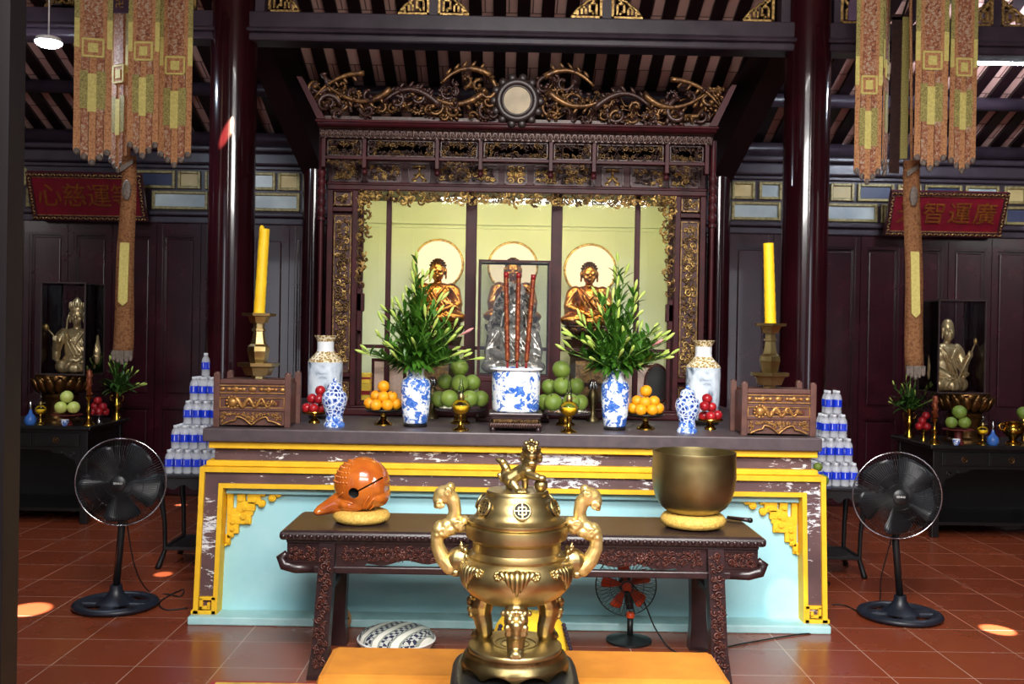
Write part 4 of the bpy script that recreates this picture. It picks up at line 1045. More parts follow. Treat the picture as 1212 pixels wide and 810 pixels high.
# --- wooden chests with candle holders
def chest(xa, xb, yt, yf, label, Y0):
    Yc = Y0+.15; m = mpp(Y0); X = (spot_on(xa, yf, Y0)+spot_on(xb, yf, Y0))/2; W = (xb-xa)*m; Ht = (yf-yt)*m; D = .3
    t = thing('altar_chest', label, 'chest', (X, Yc, ZT))
    for sx in (-1, 1):
        for sy in (-1, 1):
            q = MB(); q.b2(sx*(W/2-.034), sx*W/2, sy*(D/2-.034), sy*D/2, 0, Ht-.008, .004); q.lathe([(.017,Ht-.008),(.014,Ht),(0,Ht+.002)], 10, (sx*(W/2-.017), sy*(D/2-.017), 0)); q.build('corner_post', 'box_wood', t)
    a = W/2-.034; zt_ = Ht*.87
    q = MB(); q.b2(-a-.01, a+.01, -D/2+.012, D/2-.012, .012, zt_-.02); q.b2(-a, a, -D/2+.004, D/2-.004, zt_-.025, zt_, .004); q.b2(-a, a, -D/2+.004, D/2-.02, zt_-.1, zt_-.085, .003); q.b2(-a, a, -D/2+.004, D/2-.02, .09, .108, .003); q.build('chest_body', 'box_wood', t)
    yf_ = -D/2
    # frieze with lozenges
    q = MB(); z = (zt_-.03+zt_-.08)/2
    q.b2(-a, a, yf_+.004, yf_+.012, z+.018, z+.023); q.b2(-a, a, yf_+.004, yf_+.012, z-.023, z-.018)
    for u, w_, h_ in ((-.92,.016,.012),(-.5,.05,.009),(-.5,.016,.016),(0,.024,.014),(.5,.05,.009),(.5,.016,.016),(.92,.016,.012),(-.72,.014,.01),(-.27,.014,.01),(.27,.014,.01),(.72,.014,.01)): q.ball((u*a, yf_+.01, z), (w_, .008, h_), 8, 6)
    q.build('lozenge_frieze', 'box_gilt', t)
    # dragon panel
    z0, z1 = .122, zt_-.115; q = MB(); w_ = a*.8
    q.mi = 1; q.b2(-w_-.006, w_+.006, yf_+.006, yf_+.011, z0-.0, z1+.0); q.mi = 0
    P = [(-w_+.05+ (2*w_-.08)*k/24, yf_+.004, (z0+z1)/2+.024*sin(k*.78+1)) for k in range(25)]; q.tube(P, [.013-.0003*k for k in range(25)], 7)
    q.ball((-w_+.036, yf_+.0, (z0+z1)/2+.002), (.026, .016, .026), 10, 8)
    for k in range(11): an = k*.57; q.ball((-w_+.036+.033*cos(an), yf_+.002, (z0+z1)/2+.002+.033*sin(an)), (.008, .006, .008), 6, 4)
    s_ = MB(); scroll(s_, rectin(-w_, w_, z0, z1), (-w_, w_, z0, z1), 70, (.009, .016), 200, mats=1, depth=.01, thick=.26, pack=.9)
    for v in s_.bm.verts: v.co.y += yf_+.004
    me = bpy.data.meshes.new('t'); s_.bm.to_mesh(me); s_.bm.free(); q.bm.from_mesh(me)
    q.build('dragon_panel', ['box_gilt', 'table_carving'], t)
    q = MB()
    for (u0, u1, v0, v1) in ((-a, a, z1+.012, z1+.016), (-a, a, z0-.014, z0-.01), (-a, -a+.005, z0-.01, z1+.012), (a-.005, a, z0-.01, z1+.012)): q.b2(u0, u1, yf_+.004, yf_+.012, v0, v1)
    q.build('gilt_line', 'box_gilt', t)
    # scalloped apron
    q = MB(); n = 32; P = []
    for k in range(n+1):
        u = -1+2*k/n; P.append((u*a*.92, .01+.045*abs(sin(u*pi*1.0))*(1-.45*(abs(u) > .55))+ (.0 if abs(u) > .9 else 0)))
    q.prism(P + [(a*.92, .088), (-a*.92, .088)], yf_+.002, yf_+.012)
    q.mi = 1; q.tube([(x_, yf_-.0, z_+.004) for x_, z_ in P], .005, 6)
    s_ = MB(); scroll(s_, lambda x_, z_, R: z_ > .022+.045*abs(sin(x_/a/.92*pi))+R and z_ < .086-R and abs(x_) < a*.9, (-a, a, 0, .09), 40, (.007, .013), 210, mats=1, depth=.01, thick=.26)
    for v in s_.bm.verts: v.co.y += yf_+.0
    for f in s_.bm.faces: f.material_index = 1
    me = bpy.data.meshes.new('t'); s_.bm.to_mesh(me); s_.bm.free(); q.bm.from_mesh(me)
    q.build('scalloped_apron', ['box_wood', 'box_gilt'], t)
    return X, Yc, ZT+zt_
c1 = chest(252, 343, 442, 507, 'wooden chest with gilt dragon panel under the left candlestick', 5.5)
c2 = chest(877, 966, 455.5, 519.5, 'wooden chest with gilt dragon panel under the right candlestick', 5.5)
def candlestick(px, Y, z, yt, yf, lean, cl, label, lab2, px2, ytop):
    X = spot_on(px, yf, Y); m = mpp(Y); t = thing('brass_candlestick', label, 'candlestick', (X, Y, z)); Ht = (yf-yt)*m; H = lambda u: Ht*u; S = 6; tw = radians(22)
    def L(nm, rows): 
        q = MB(); q.lathe([(r*m, H(u)) for r, u in rows], S, smooth=False, sharp=0, twist=tw); return q.build(nm, 'brass', t)
    L('foot', [(0,0),(8,0),(8,.05),(15,.05),(19,.17),(24,.19),(24.5,.24),(22,.24),(14,.21),(0,.21)])
    L('body', [(0,.2),(9,.21),(11,.3),(13,.42),(12.5,.49),(9,.53),(7.5,.62),(6.5,.72),(8.2,.73),(8.2,.76),(6.2,.77),(6.6,.86),(0,.86)])
    L('drip_dish', [(0,.85),(10,.85),(13,.95),(19.5,.96),(20,1.0),(18,1.0),(9,.97),(0,.97)])
    zc_ = z+Ht*.97; 
    a = Vector((0,0,0)); b = Vector((pt(px2, ytop, Y).x-X, 0, pt(px2, ytop, Y).z-zc_))
    c = thing('altar_candle', lab2, 'candle', (X, Y, zc_)); r = 6.2*m
    q = MB(); n = 26; q.tube([b*(k/n) for k in range(n+1)], [r*(1.08-.1*k/n)*(1+.025*sin(k*2.1)) for k in range(n+1)], 16)
    q.build('wax', 'candle_wax', c); q = MB(); q.cyl(b, b+Vector((.004,0,.014)), .002, 6); q.build('wick', 'black_rubber', c)
    if lean:
        q = MB(); q.ball(b+Vector((-r*.5,0,.0)), (r*.5, r*.6, r*.7), 10, 6); q.build('melted_lip', 'candle_wax', c)
candlestick(305.5, c1[1], c1[2], 369, 446, 1, 0, 'faceted brass candlestick on the left wooden chest', 'tall yellow leaning altar candle on the left chest', 313, 271)
candlestick(910.5, c2[1], c2[2], 382.5, 459, 0, 0, 'faceted brass candlestick on the right wooden chest', 'tall straight yellow altar candle on the right chest', 909.5, 288)
# ------------------------------------------------------------------ seated statues
def statue(name, label, loc, rz, S, m_skin, m_hair, mode='buddha', hs=1.15, group=None, voxel=.0065, kx=1.0):
    t = thing(name, label, 'statue', loc, rz, group); q = MB(); k = S
    e = lambda c, r: q.ball([v*k for v in c], [v*k for v in r], 16, 12)
    def c_(a, b, r1, r2): cap(q, [v*k for v in a], [v*k for v in b], r1*k, r2*k)
    e((0,.02,.07), (.25*kx,.17,.07)); e((0,.03,.13), (.17,.13,.09))
    for s in (-1, 1):
        e((s*.2*kx,-.05,.072), (.125*kx,.11,.07)); c_((s*.2*kx,-.08,.075), (-s*.02,-.16,.06), .06, .05); c_((s*.14*kx,.02,.08), (s*.26*kx,-.04,.07), .08*kx, .06*kx)
    e((0,.035,.26), (.145,.1,.19)); e((0,.02,.345), (.15,.1,.1)); e((0,.035,.405), (.16,.08,.06))
    for s in (-1, 1):
        e((s*.15,.035,.395), (.07,.07,.065))
        if mode == 'buddha' or (mode == 'crowned' and s > 0) or (mode == 'monk' and s < 0) or mode == 'ornate':
            c_((s*.19,.035,.37), (s*.225,.0,.22), .063, .06); c_((s*.225,.0,.22), (s*.07,-.13,.155), .058, .036)
            e((s*.23,.01,.17), (.045,.07,.08)); e((s*.045,-.155,.145), (.045,.03,.022))
            for f in range(4): c_((s*(.03+.012*f),-.165,.15-.004*f), (s*(-.005+.01*f),-.19,.148-.008*f), .0105, .008)
            c_((s*.03,-.15,.16), (s*.0,-.165,.175), .011, .008)
        else:
            d = s
            c_((d*.19,.03,.37), (d*.22,-.03,.25), .062, .056); c_((d*.22,-.03,.25), (d*.21,-.15,.33), .05, .034); e((d*.22,-.01,.2), (.045,.07,.09)); e((d*.21,-.165,.35), (.03,.03,.034))
            for f in range(4): c_((d*.2-.0+.0,-.185,.335+.012*f), (d*.235,-.19,.338+.012*f), .01, .008)
            c_((d*.185,-.165,.36), (d*.2,-.175,.39), .011, .008)
    c_((0,.035,.43), (0,.02,.5), .048, .042)
    # robe folds
    for j in range(6):
        u = j/5; q.tube([Vector((-.13+.03*j,-.03-.02*u,.42-.0*u))*k, Vector((-.1+.05*j,-.082,.33-.02*j))*k, Vector((-.04+.06*j,-.085,.22-.01*j))*k, Vector((.02+.045*j,-.075,.15))*k], [.009*k, .011*k, .011*k, .007*k], 6)
    for s in (-1, 1):
        for j in range(5): q.tube([Vector((s*(.02+.03*j),-.14,.13))*k, Vector((s*kx*(.09+.035*j),-.175+.01*j,.1-.008*j))*k, Vector((s*kx*(.15+.035*j),-.16+.02*j,.05))*k], [.009*k, .011*k, .008*k], 6)
        for j in range(3): q.tube([Vector((s*(.17+.03*j),-.03,.38-.03*j))*k, Vector((s*(.235+.012*j),-.045,.28-.02*j))*k, Vector((s*(.25+.005*j),-.04,.14))*k], [.007*k, .01*k, .008*k], 6)
    q.tube([Vector((-.1,-.05,.43))*k, Vector((-.05,-.085,.37))*k, Vector((0,-.095,.3))*k, Vector((.05,-.085,.37))*k, Vector((.1,-.05,.43))*k], .012*k, 6)
    # head with face
    H = hs; hz = .585 if mode != 'monk' else .58
    def eh(c, r): e((c[0]*H, .01+c[1]*H, hz+c[2]*H), (r[0]*H, r[1]*H, r[2]*H))
    eh((0,0,.015), (.066,.075,.08)); eh((0,-.02,-.035), (.052,.054,.052)); eh((0,-.052,-.068), (.022,.018,.016))
    eh((0,-.078,-.012), (.011,.018,.022)); eh((0,-.086,-.022), (.014,.012,.009)); eh((0,-.064,-.046), (.021,.014,.0055)); eh((0,-.063,-.055), (.017,.014,.006))
    for s in (-1, 1):
        eh((s*.028,-.06,.014), (.02,.014,.006)); eh((s*.028,-.066,.002), (.015,.01,.0065)); eh((s*.036,-.045,-.03), (.02,.02,.02))
        eh((s*.07,.0,.0), (.012,.02,.03)); eh((s*.071,.002,-.04), (.01,.014,.03))
    b = skin('body', q, m_skin, t, voxel*k, 3)
    if mode == 'ornate':
        pass
    Hh = lambda c: ((c[0]*H)*k, (.01+c[1]*H)*k, (hz+c[2]*H)*k)
    q = MB()
    if mode == 'buddha':
        q.ball(Hh((0,.012,.035)), (.07*H*k, .074*H*k, .072*H*k), 18, 12); q.ball(Hh((0,.02,.085)), (.045*H*k, .045*H*k, .03*H*k), 12, 8)
        for j in range(4):
            for i in range(16):
                th = radians(18+19*j); ph = 2*pi*(i+.5*(j % 2))/16; p = Hh((.071*sin(th)*cos(ph), .012+.075*sin(th)*sin(ph), .035+.073*cos(th)))
                if p[1] < -.035*k*H and p[2] < (hz+.04*H)*k: continue
                q.ball(p, .0085*H*k, 6, 4)
        q.build('hair', m_hair, t)
    elif mode in ('crowned', 'ornate'):
        q.lathe([(.07*H*k, (hz+.03*H)*k), (.078*H*k, (hz+.05*H)*k), (.07*H*k, (hz+.08*H)*k), (.05*H*k, (hz+.12*H)*k), (.034*H*k, (hz+.15*H)*k), (0, (hz+.175*H)*k)], 18, (0, .015*k, 0))
        for i in range(9):
            a = pi+pi*i/8; q.ball((.076*H*k*cos(a), .01*k+.08*H*k*sin(a), (hz+.085*H+.02*sin(pi*i/8))*k), (.014*k, .012*k, .035*k), 8, 6)
        q.ball(Hh((0,-.075,.1)), (.018*k, .012*k, .034*k), 8, 6)
        for s in (-1, 1): q.tube([Hh((s*.07,.0,.03)), Hh((s*.1,.02,-.03)), Hh((s*.11,.02,-.12)), Hh((s*.13,.0,-.2))], [.012*k, .014*k, .012*k, .008*k], 6)
        q.build('crown', m_hair, t)
    elif mode == 'monk':
        q.ball(Hh((0,.008,.03)), (.068*H*k, .076*H*k, .072*H*k), 18, 12); q.build('skull_cap', m_hair, t)
    return t
def lotus(name, label, loc, r, h, m_, group=None, rows=2, n=14, stem=True, cat='lotus base'):
    t = thing(name, label, cat, loc, 0, group)
    q = MB(); q.lathe([(0,0),(r*.62,0),(r*.66,h*.12),(r*.5,h*.28),(r*.62,h*.5),(r*.9,h*.92),(r*.88,h),(0,h)], 32); q.build('lotus_core', m_, t)
    for j in range(rows):
        q = MB()
        for i in range(n):
            a = 2*pi*(i+.5*(j%2))/n; R = r*(.74+.16*(1-j)); 
            q.at((R*cos(a), R*sin(a), h*(.52+.14*j)), (0, 0, a)); q.M = q.M @ Matrix.Rotation(radians(28), 4, 'Y'); q.ball((0,0,0), (r*.09, r*.2, h*.36), 8, 6)
        q.at(); q.build('petal_ring', m_, t)
    return t
# three Buddhas inside the shrine with glowing discs behind them
Yb = 7.3; zfl = zpl+.006
for k, (hx, hy, cy, hr) in enumerate(((518, 330, 313, 29.5), (607, 330, 316, 29.5), (697.5, 334.5, 320, 31))):
    side = ('left', 'middle', 'right')[k]
    S = (81*mpp(Yb))/.74*.97
    X = pt(hx, hy, Yb).x; ztop_ = pt(hx, (304, 303, 308)[k], Yb).z; zs = ztop_-.735*S
    ped = MB(); r = .2
    pd = thing('statue_pedestal', 'dark tiered pedestal under the %s golden Buddha in the shrine' % side, 'pedestal', (X, Yb, zfl))
    hp = zs-zfl-.1
    ped.lathe([(0,0),(r*1.05,0),(r*1.05,hp*.1),(r*.9,hp*.16),(r*.7,hp*.25),(r*.66,hp*.7),(r*.85,hp*.85),(r*.95,hp),(0,hp)], 8, smooth=False, sharp=0); ped.build('pedestal_block', 'carved_dark', pd)
    q = MB(); q.b2(-r*.5, r*.5, -r*.72, -r*.6, hp*.3, hp*.65); q.build('pedestal_panel', 'old_gold', pd)
    lotus('lotus_throne', 'bronze lotus throne under the %s golden Buddha in the shrine' % side, (X, Yb, zfl+hp), .2, .1, 'statue_dark')
    statue('buddha_statue', 'seated golden Buddha statue at the %s of the glazed shrine' % side, (X, Yb, zs-.008), 0, S, 'statue_bronze', 'statue_dark', 'buddha', 1.28)
    Yh = Yb+.25; c = pt(hx+(1 if k != 1 else 0), cy, Yh); R = hr*mpp(Yh)
    d = thing('halo_disc', 'glowing cream disc with gold rim behind the %s Buddha' % side, 'halo', c)
    q = MB(); q.lathe([(0,-.012),(R*.93,-.012),(R*.93,.012),(0,.012)], 48); q.build('lit_face', 'halo_light', d, rot=(pi/2,0,0))
    q = MB(); q.torus((0,0,0), R*.965, .012, 48, 8, axis='Y'); q.build('gold_rim', 'gold_leaf', d)
    q = MB(); q.cyl((0,.02,-R*.9), (0,.02,zfl-c.z), .012, 8); q.build('halo_pole', 'brass', d)
# small things standing in the lower part of the niche
def picture(px, py, w, h, Y, label, m_, oval=False):
    P = pt(px, py, Y); t = thing('framed_print', label, 'framed print', (P.x, Y, zfl)); a = w*mpp(Y); H = pt(px, py-h/2, Y).z-zfl
    q = MB(); q.b2(-a/2, a/2, 0, .02, 0, H); q.build('print_sheet', m_, t)
    q = MB()
    for s in (-1, 1): q.b2(s*a/2, s*(a/2+.02), -.008, .025, 0, H+.02, .003)
    q.b2(-a/2, a/2, -.008, .025, H, H+.02, .003); q.b2(-a/2, a/2, -.008, .025, 0, .012); q.build('print_frame', 'shrine_wood', t)
picture(460, 452, 34, 48, 6.85, 'pinkish printed sheet in dark frame behind the left oranges', 'paper_pink')
picture(754, 458, 28, 46, 6.85, 'pinkish printed sheet in dark frame behind the right oranges', 'paper_pink')
P = pt(777, 470, 6.8); t = thing('oval_plaque', 'dark oval plaque behind the glass right of the right oranges', 'plaque', (P.x, 6.8, zfl))
q = MB(); q.at((0,0,.15), (pi/2,0,0), (.62,1,1)); q.lathe([(0,-.01),(.13,-.01),(.13,.012),(0,.012)], 32); q.build('plaque_face', 'oval_photo', t)
q = MB(); q.at((0,-.002,.15), (pi/2,0,0), (.62,1,1)); q.torus((0,0,0), .133, .012, 32, 6); q.at(); q.b2(-.05,.05,-.03,.03,0,.02); q.build('plaque_frame', 'shrine_wood', t)
for k, (px, py, w, h, lab) in enumerate(((432, 470, 13, 22, 'small yellow box at the foot of the left niche pane'), (433, 452, 12, 12, 'second yellow box with red band stacked in the left niche pane'))):
    P = pt(px, py, 6.75); a = w*mpp(6.75); hh = h*mpp(6.75); z = zfl if k == 0 else zfl+22*mpp(6.75)+.001
    t = thing('yellow_box', lab, 'box', (P.x, 6.75, z)); q = MB(); q.b2(-a/2, a/2, -.05, .05, 0, hh, .004); q.build('box_shell', 'yellow_box', t); q = MB(); q.b2(-a/2-.001, a/2+.001, -.052, .052, hh*.4, hh*.62); q.build('box_band', 'red_lacquer', t)
def urn(px, Y, label):
    X = pt(px, 470, Y).x; t = thing('censer_urn', label, 'urn', (X, Y, ZT)); m = mpp(Y)
    q = MB(); q.lathe([(0,0),(8*m,0),(8*m,2*m),(4*m,6*m),(3*m,14*m),(5*m,22*m),(6.5*m,28*m),(6*m,33*m),(4*m,36*m),(3*m,38*m),(0,38*m)], 20); q.build('urn_body', 'bowl_bronze', t)
    q = MB()
    for i in range(8): a = i*pi/4; q.at((4*m*cos(a), 4*m*sin(a), 44*m), (0, -.3*1, a)); q.ball((0,0,0), (1.4*m, 2*m, 6.5*m), 6, 5)
    q.at(); q.ball((0,0,46*m), 3*m, 8, 6); q.build('lotus_top', 'chrome', t)
urn(702, 6.28, 'small bronze urn with silver lotus top beside the right lily vase')
urn(511.5, 6.28, 'small bronze urn with silver lotus top beside the left lily vase')
# --- glass case with ornate silver statue, on a dark block behind the pot
Yk = 6.25; xa, xb = spot_on(565, 400, 6.12), spot_on(651, 400, 6.12); zc0 = pt(608, 446.5, 6.12).z; zc1 = pt(608, 308, 6.12).z
t = thing('case_stand', 'dark red wooden block carrying the middle glass case', 'stand', ((xa+xb)/2, Yk, ZT)); w = (xb-xa)/2
q = MB(); q.b2(-w*1.02, w*1.02, -.14, .14, 0, .03, .006); q.b2(-w*.94, w*.94, -.13, .13, .03, zc0-ZT-.03); q.b2(-w*1.0, w*1.0, -.135, .135, zc0-ZT-.03, zc0-ZT, .005); q.build('stand_block', 'shrine_wood', t)
def case(x, y, z, wx, wy, h, label, m_='case_glass', fr_='shrine_wood', ft=.012, rz=0):
    t = thing('glass_case', label, 'display case', (x, y, z), rz)
    for sx in (-1, 1):
        for sy in (-1, 1):
            q = MB(); q.b2(sx*(wx-ft), sx*wx, sy*(wy-ft), sy*wy, 0, h); q.build('case_post', fr_, t)
    for z0 in (0, h-ft):
        q = MB()
        q.b2(-wx+ft, wx-ft, -wy, -wy+ft, z0, z0+ft); q.b2(-wx+ft, wx-ft, wy-ft, wy, z0, z0+ft); q.b2(-wx, -wx+ft, -wy+ft, wy-ft, z0, z0+ft); q.b2(wx-ft, wx, -wy+ft, wy-ft, z0, z0+ft)
        q.build('case_rail', fr_, t)
    for sy in (-1, 1): q = MB(); q.b2(-wx+ft, wx-ft, sy*(wy-ft*.5)-.001, sy*(wy-ft*.5)+.001, ft, h-ft); q.build('case_glass', m_, t)
    for sx in (-1, 1): q = MB(); q.b2(sx*(wx-ft*.5)-.001, sx*(wx-ft*.5)+.001, -wy+ft, wy-ft, ft, h-ft); q.build('case_glass', m_, t)
    q = MB(); q.b2(-wx+ft, wx-ft, -wy+ft, wy-ft, h-.006, h-.004); q.build('case_lid', m_, t)
    return t
case((xa+xb)/2, Yk, zc0+.0005, w, .13, zc1-zc0, 'clear glass case with ornate silver statue behind the incense sticks', fr_='case_frame' if 'case_frame' in MATS else 'shrine_wood')
Sz = (345-440)*-1*mpp(Yk)/.78
os_ = statue('bodhisattva_statue', 'ornate silvery crowned statue in the middle glass case', (pt(608, 400, Yk).x, Yk+.015, zc0+.013), 0, .66, 'statue_silver', 'statue_silver', 'ornate', 1.12, kx=.95)
q = MB(); P = []
for k in range(40):
    a = 2*pi*k/40; r_ = 1+.05*cos(a*10); P.append((.165*cos(a)*r_*(1-.25*max(0, sin(a))), .3+.29*sin(a)*r_))
q.prism(P, .075, .088); s_ = MB(); scroll(s_, lambda x, z, R: (x/.15)**2+((z-.3)/.27)**2 < .86, (-.16, .16, .02, .58), 150, (.015, .026), 71, mats=1, depth=.02, thick=.28, style='leaf')
for v in s_.bm.verts: v.co.y += .07
me = bpy.data.meshes.new('t'); s_.bm.to_mesh(me); s_.bm.free(); q.bm.from_mesh(me); q.build('mandorla', 'aged_silver', os_)
# ------------------------------------------------------------------ carved long table
YT0, YT1 = 4.58, 5.1
zt_ = pt(618, 633, YT0).z; xa, xb = pt(330, 628, YT0).x, pt(908, 641, YT0).x; XT = (xa+xb)/2; W = (xb-xa)/2; YTc = (YT0+YT1)/2; D = (YT1-YT0)/2
tbl = thing('altar_table', 'long low dark wooden offering table with carved apron and splayed legs', 'table', (XT, YTc, 0))
kx = mpp(YT0); TX = lambda px, py=640: pt(px, py, YT0).x-XT
q = MB(); q.b2(-W+.02, W-.02, -D+.02, D-.02, zt_-.006, zt_); q.b2(-W, W, -D, D, zt_-.045, zt_-.004, .014); q.b2(-W+.03, W-.03, -D+.03, D-.03, zt_-.06, zt_-.045); q.build('tabletop', 'tabletop_wood', tbl)
q = MB()
for k in range(70): q.ball((-W+.02+(2*W-.04)*k/69, -D, zt_-.026), (.012, .006, .011), 6, 4)
q.build('edge_carving', 'table_wood', tbl)
zb_ = zt_-.06; zap = zt_-.165; zbar = zt_-.205
lx0, lx1 = TX(377), TX(396); rx0, rx1 = TX(839), TX(858)
for sgn in (-1, 1):
    yy = sgn*(D-.055)
    # apron board with arches
    q = MB(); P = [(lx1, zb_), (lx1, zap-.035)]; n = 60
    for k in range(n+1):
        u = k/n; x = lx1+(rx0-lx1)*u; s = abs(u-.5)*2
        z = zap-.03
        if .16 < s < .86: z = zap+.012*cos((s-.16)/.7*pi*6)*.8+.018*sin((s-.16)/.7*pi)
        P.append((x, z))
    P += [(rx0, zap-.035), (rx0, zb_)]
    q.prism(P, yy-.012, yy+.012); ap = q.build('apron', 'table_wood', tbl)
    if sgn < 0:
        s_ = MB(); scroll(s_, lambda x, z, R: lx1+.02+R < x < rx0-.02-R and zap+.02+R*.6 < z < zb_-.012-R*.7, (lx1, rx0, zap, zb_), 420, (.008, .017), 400, mats=1, depth=.014, thick=.28, tries=9000)
        for v in s_.bm.verts: v.co.y += yy-.014
        s_.build('apron_carving', 'table_carving', ap)
        for u in (.18, .82):
            q = MB(); x = lx1+(rx0-lx1)*u
            for k in range(6): a = k*pi/3; q.ball((x+.012*cos(a), yy-.022, (zap+zb_)/2+.012*sin(a)), (.01, .006, .01), 6, 4)
            q.ball((x, yy-.026, (zap+zb_)/2), .008, 6, 4); q.build('apron_flower', 'table_carving', ap)
    # long rail with curled ends
    q = MB(); q.b2(-W+.05, W-.05, yy-.016, yy+.016, zbar, zbar+.034, .006)
    for s in (-1, 1):
        q.tube([(s*(W-.16), yy, zbar+.02), (s*(W-.07), yy, zbar+.02), (s*(W-.015), yy, zbar+.035), (s*(W+.0), yy, zbar+.07), (s*(W-.02), yy, zbar+.085), (s*(W-.035), yy, zbar+.07)], [.022, .026, .028, .024, .018, .01], 8)
    q.build('long_rail', 'table_wood', tbl)
    # end wings
    for s, e0, e1 in ((-1, -W+.03, lx0), (1, rx1, W-.03)):
        q = MB(); q.b2(e0, e1, yy-.012, yy+.012, zbar+.03, zb_, .003); q.b2(e0+.005, e1-.005, yy-.018, yy-.012, zbar+.05, zbar+.056); q.b2(e0+.005, e1-.005, yy-.018, yy-.012, zb_-.016, zb_-.01); w = q.build('end_wing', 'table_wood', tbl)
        if sgn < 0:
            s_ = MB(); b_ = (e0+.012, e1-.012, zbar+.056, zb_-.016); scroll(s_, rectin(*b_), b_, 60, (.009, .017), 410+s, mats=1, depth=.014, thick=.28)
            for v in s_.bm.verts: v.co.y += yy-.014
            s_.build('wing_carving', 'table_carving', w)
for sx, l0, l1 in ((-1, lx0, lx1), (1, rx0, rx1)):
    for sy in (-1, 1):
        yy = sy*(D-.055); q = MB(); fl = sx*.026; fy = sy*.05; yw = .04
        def sec(t): 
            z = zb_*(1-t); cx_ = (l0+l1)/2+fl*t**1.15; w = (l1-l0)/2*(1+.45*max(0, t-.75)/.25*.9); return [q.v((cx_-w, yy-yw+fy*t, z)), q.v((cx_+w, yy-yw+fy*t, z)), q.v((cx_+w, yy+yw+fy*t, z)), q.v((cx_-w, yy+yw+fy*t, z))]
        R_ = [sec(t/10) for t in range(11)]
        q.f(R_[0]); q.f(R_[-1][::-1])
        for A, B in zip(R_, R_[1:]):
            for i in range(4): q.f([A[i], B[i], B[(i+1)%4], A[(i+1)%4]])
        lg = q.build('leg', 'table_wood', tbl)
        if sy < 0:
            s_ = MB(); zz = []
            c0 = (l0+l1)/2; w = (l1-l0)/2
            scroll(s_, lambda x, z, R: abs(x) < w-.008-R*.6 and .05+R < z < zb_-.01-R, (-w, w, 0, zb_), 160, (.011, .02), 420+sx, mats=1, depth=.014, thick=.28)
            for v in s_.bm.verts:
                t = 1-v.co.z/zb_; v.co.x += c0+fl*t**1.15; v.co.y += yy-yw+fy*t-.002
            s_.build('leg_carving', 'table_carving', lg)
    c0 = (l0+l1)/2
    for z in (.36, .42): q = MB(); q.b2(c0+sx*.012-.014, c0+sx*.012+.014, -D+.1, D-.1, z, z+.028); q.build('side_stretcher', 'table_wood', tbl)
# --- wooden fish drum on a ring cushion
Ym = 4.83; k = Ym/F/9
xm = pt(428.5, 577, Ym).x; zring = zt_+.0
rc = thing('ring_cushion', 'gold brocade ring cushion under the wooden fish drum', 'cushion', (pt(428, 606, Ym).x, Ym, zring))
q = MB(); q.lathe([(0,.006),(.06,.002),(.115,.003),(.137,.018),(.14,.036),(.128,.054),(.1,.064),(.05,.058),(0,.054)], 40, sharp=0); q.build('ring_body', 'gold_cushion', rc)
zf_ = zring+.056
fd = thing('wooden_fish_drum', 'round varnished orange wooden fish drum with black slit and snout handle', 'wooden fish', (xm, Ym, zf_))
c0 = Vector((0,0,.132)); q = MB(); B_ = lambda cx, cy, y=0: Vector(((cx-528)*k, y, .132-(cy-355)*k))
q.ball(c0, (.137, .125, .13), 32, 22); q.ball(B_(700,470), (.062,.1,.06), 16, 12); q.ball(B_(690,360), (.062,.115,.09), 16, 12); q.ball(B_(420,560), (.08,.1,.045), 16, 12)
cap(q, B_(330,540,-.02), B_(110,630,-.04), .056, .027); q.ball(B_(85,648,-.045), (.024,.03,.018), 12, 8)
me = fuse(q, .0045, 5); me.name = 'drum_body'; me.materials.append(MATS['mokugyo_lacquer']); me.materials.append(MATS['hollow_shade'])
o = bpy.data.objects.new('drum_body', me); COL.objects.link(o)
cut = MB(); p = B_(478,420); cut.cyl((p.x, -.2, p.z), (p.x, -.06, p.z), .0255, 24); e_ = B_(765,265); ang = atan2(e_.z-p.z, e_.x-p.x); Lc = (e_-p).length
cut.at((p.x, -.12, p.z), (0, -ang, 0)); cut.b2(0, Lc, -.09, .09, -.0036, .0036); cm = cut.mesh('cut', 'hollow_shade'); co = bpy.data.objects.new('cut', cm); COL.objects.link(co)
md = o.modifiers.new('b', 'BOOLEAN'); md.object = co; md.operation = 'DIFFERENCE'; md.solver = 'EXACT'; md.use_self = True; md.use_hole_tolerant = True; md.material_mode = 'TRANSFER'
bpy.context.view_layer.update(); m2 = bpy.data.meshes.new_from_object(o.evaluated_get(bpy.context.evaluated_depsgraph_get())); o.modifiers.clear(); o.data = m2; bpy.data.objects.remove(co); o.parent = fd
# carved scales and fins on the drum
q = MB()
for j in range(6):
    for i in range(7):
        th = radians(28+11*j); ph = radians(178+9*i+4.5*(j%2)+8); r_ = Vector((sin(th)*cos(ph)*.137, sin(th)*sin(ph)*.125, cos(th)*.13)); q.ball(c0+r_*.985, (.0065,.0065,.0065), 8, 6)
for (a, b) in (((590,600),(690,470)),((620,620),(720,520)),((560,570),(640,450)),((300,480),(360,420)),((280,540),(420,520)),((400,520),(470,540))):
    pa, pb = B_(*a), B_(*b); P = []
    for t in (0,.25,.5,.75,1):
        v = pa.lerp(pb, t); d = v-c0; yy = -.125*sqrt(max(.05, 1-(d.x/.14)**2-(d.z/.135)**2)); P.append((v.x, yy-.004, v.z))
    q.tube(P, [.003,.005,.006,.005,.003], 6)
q.build('carved_relief', 'mokugyo_lacquer', fd)
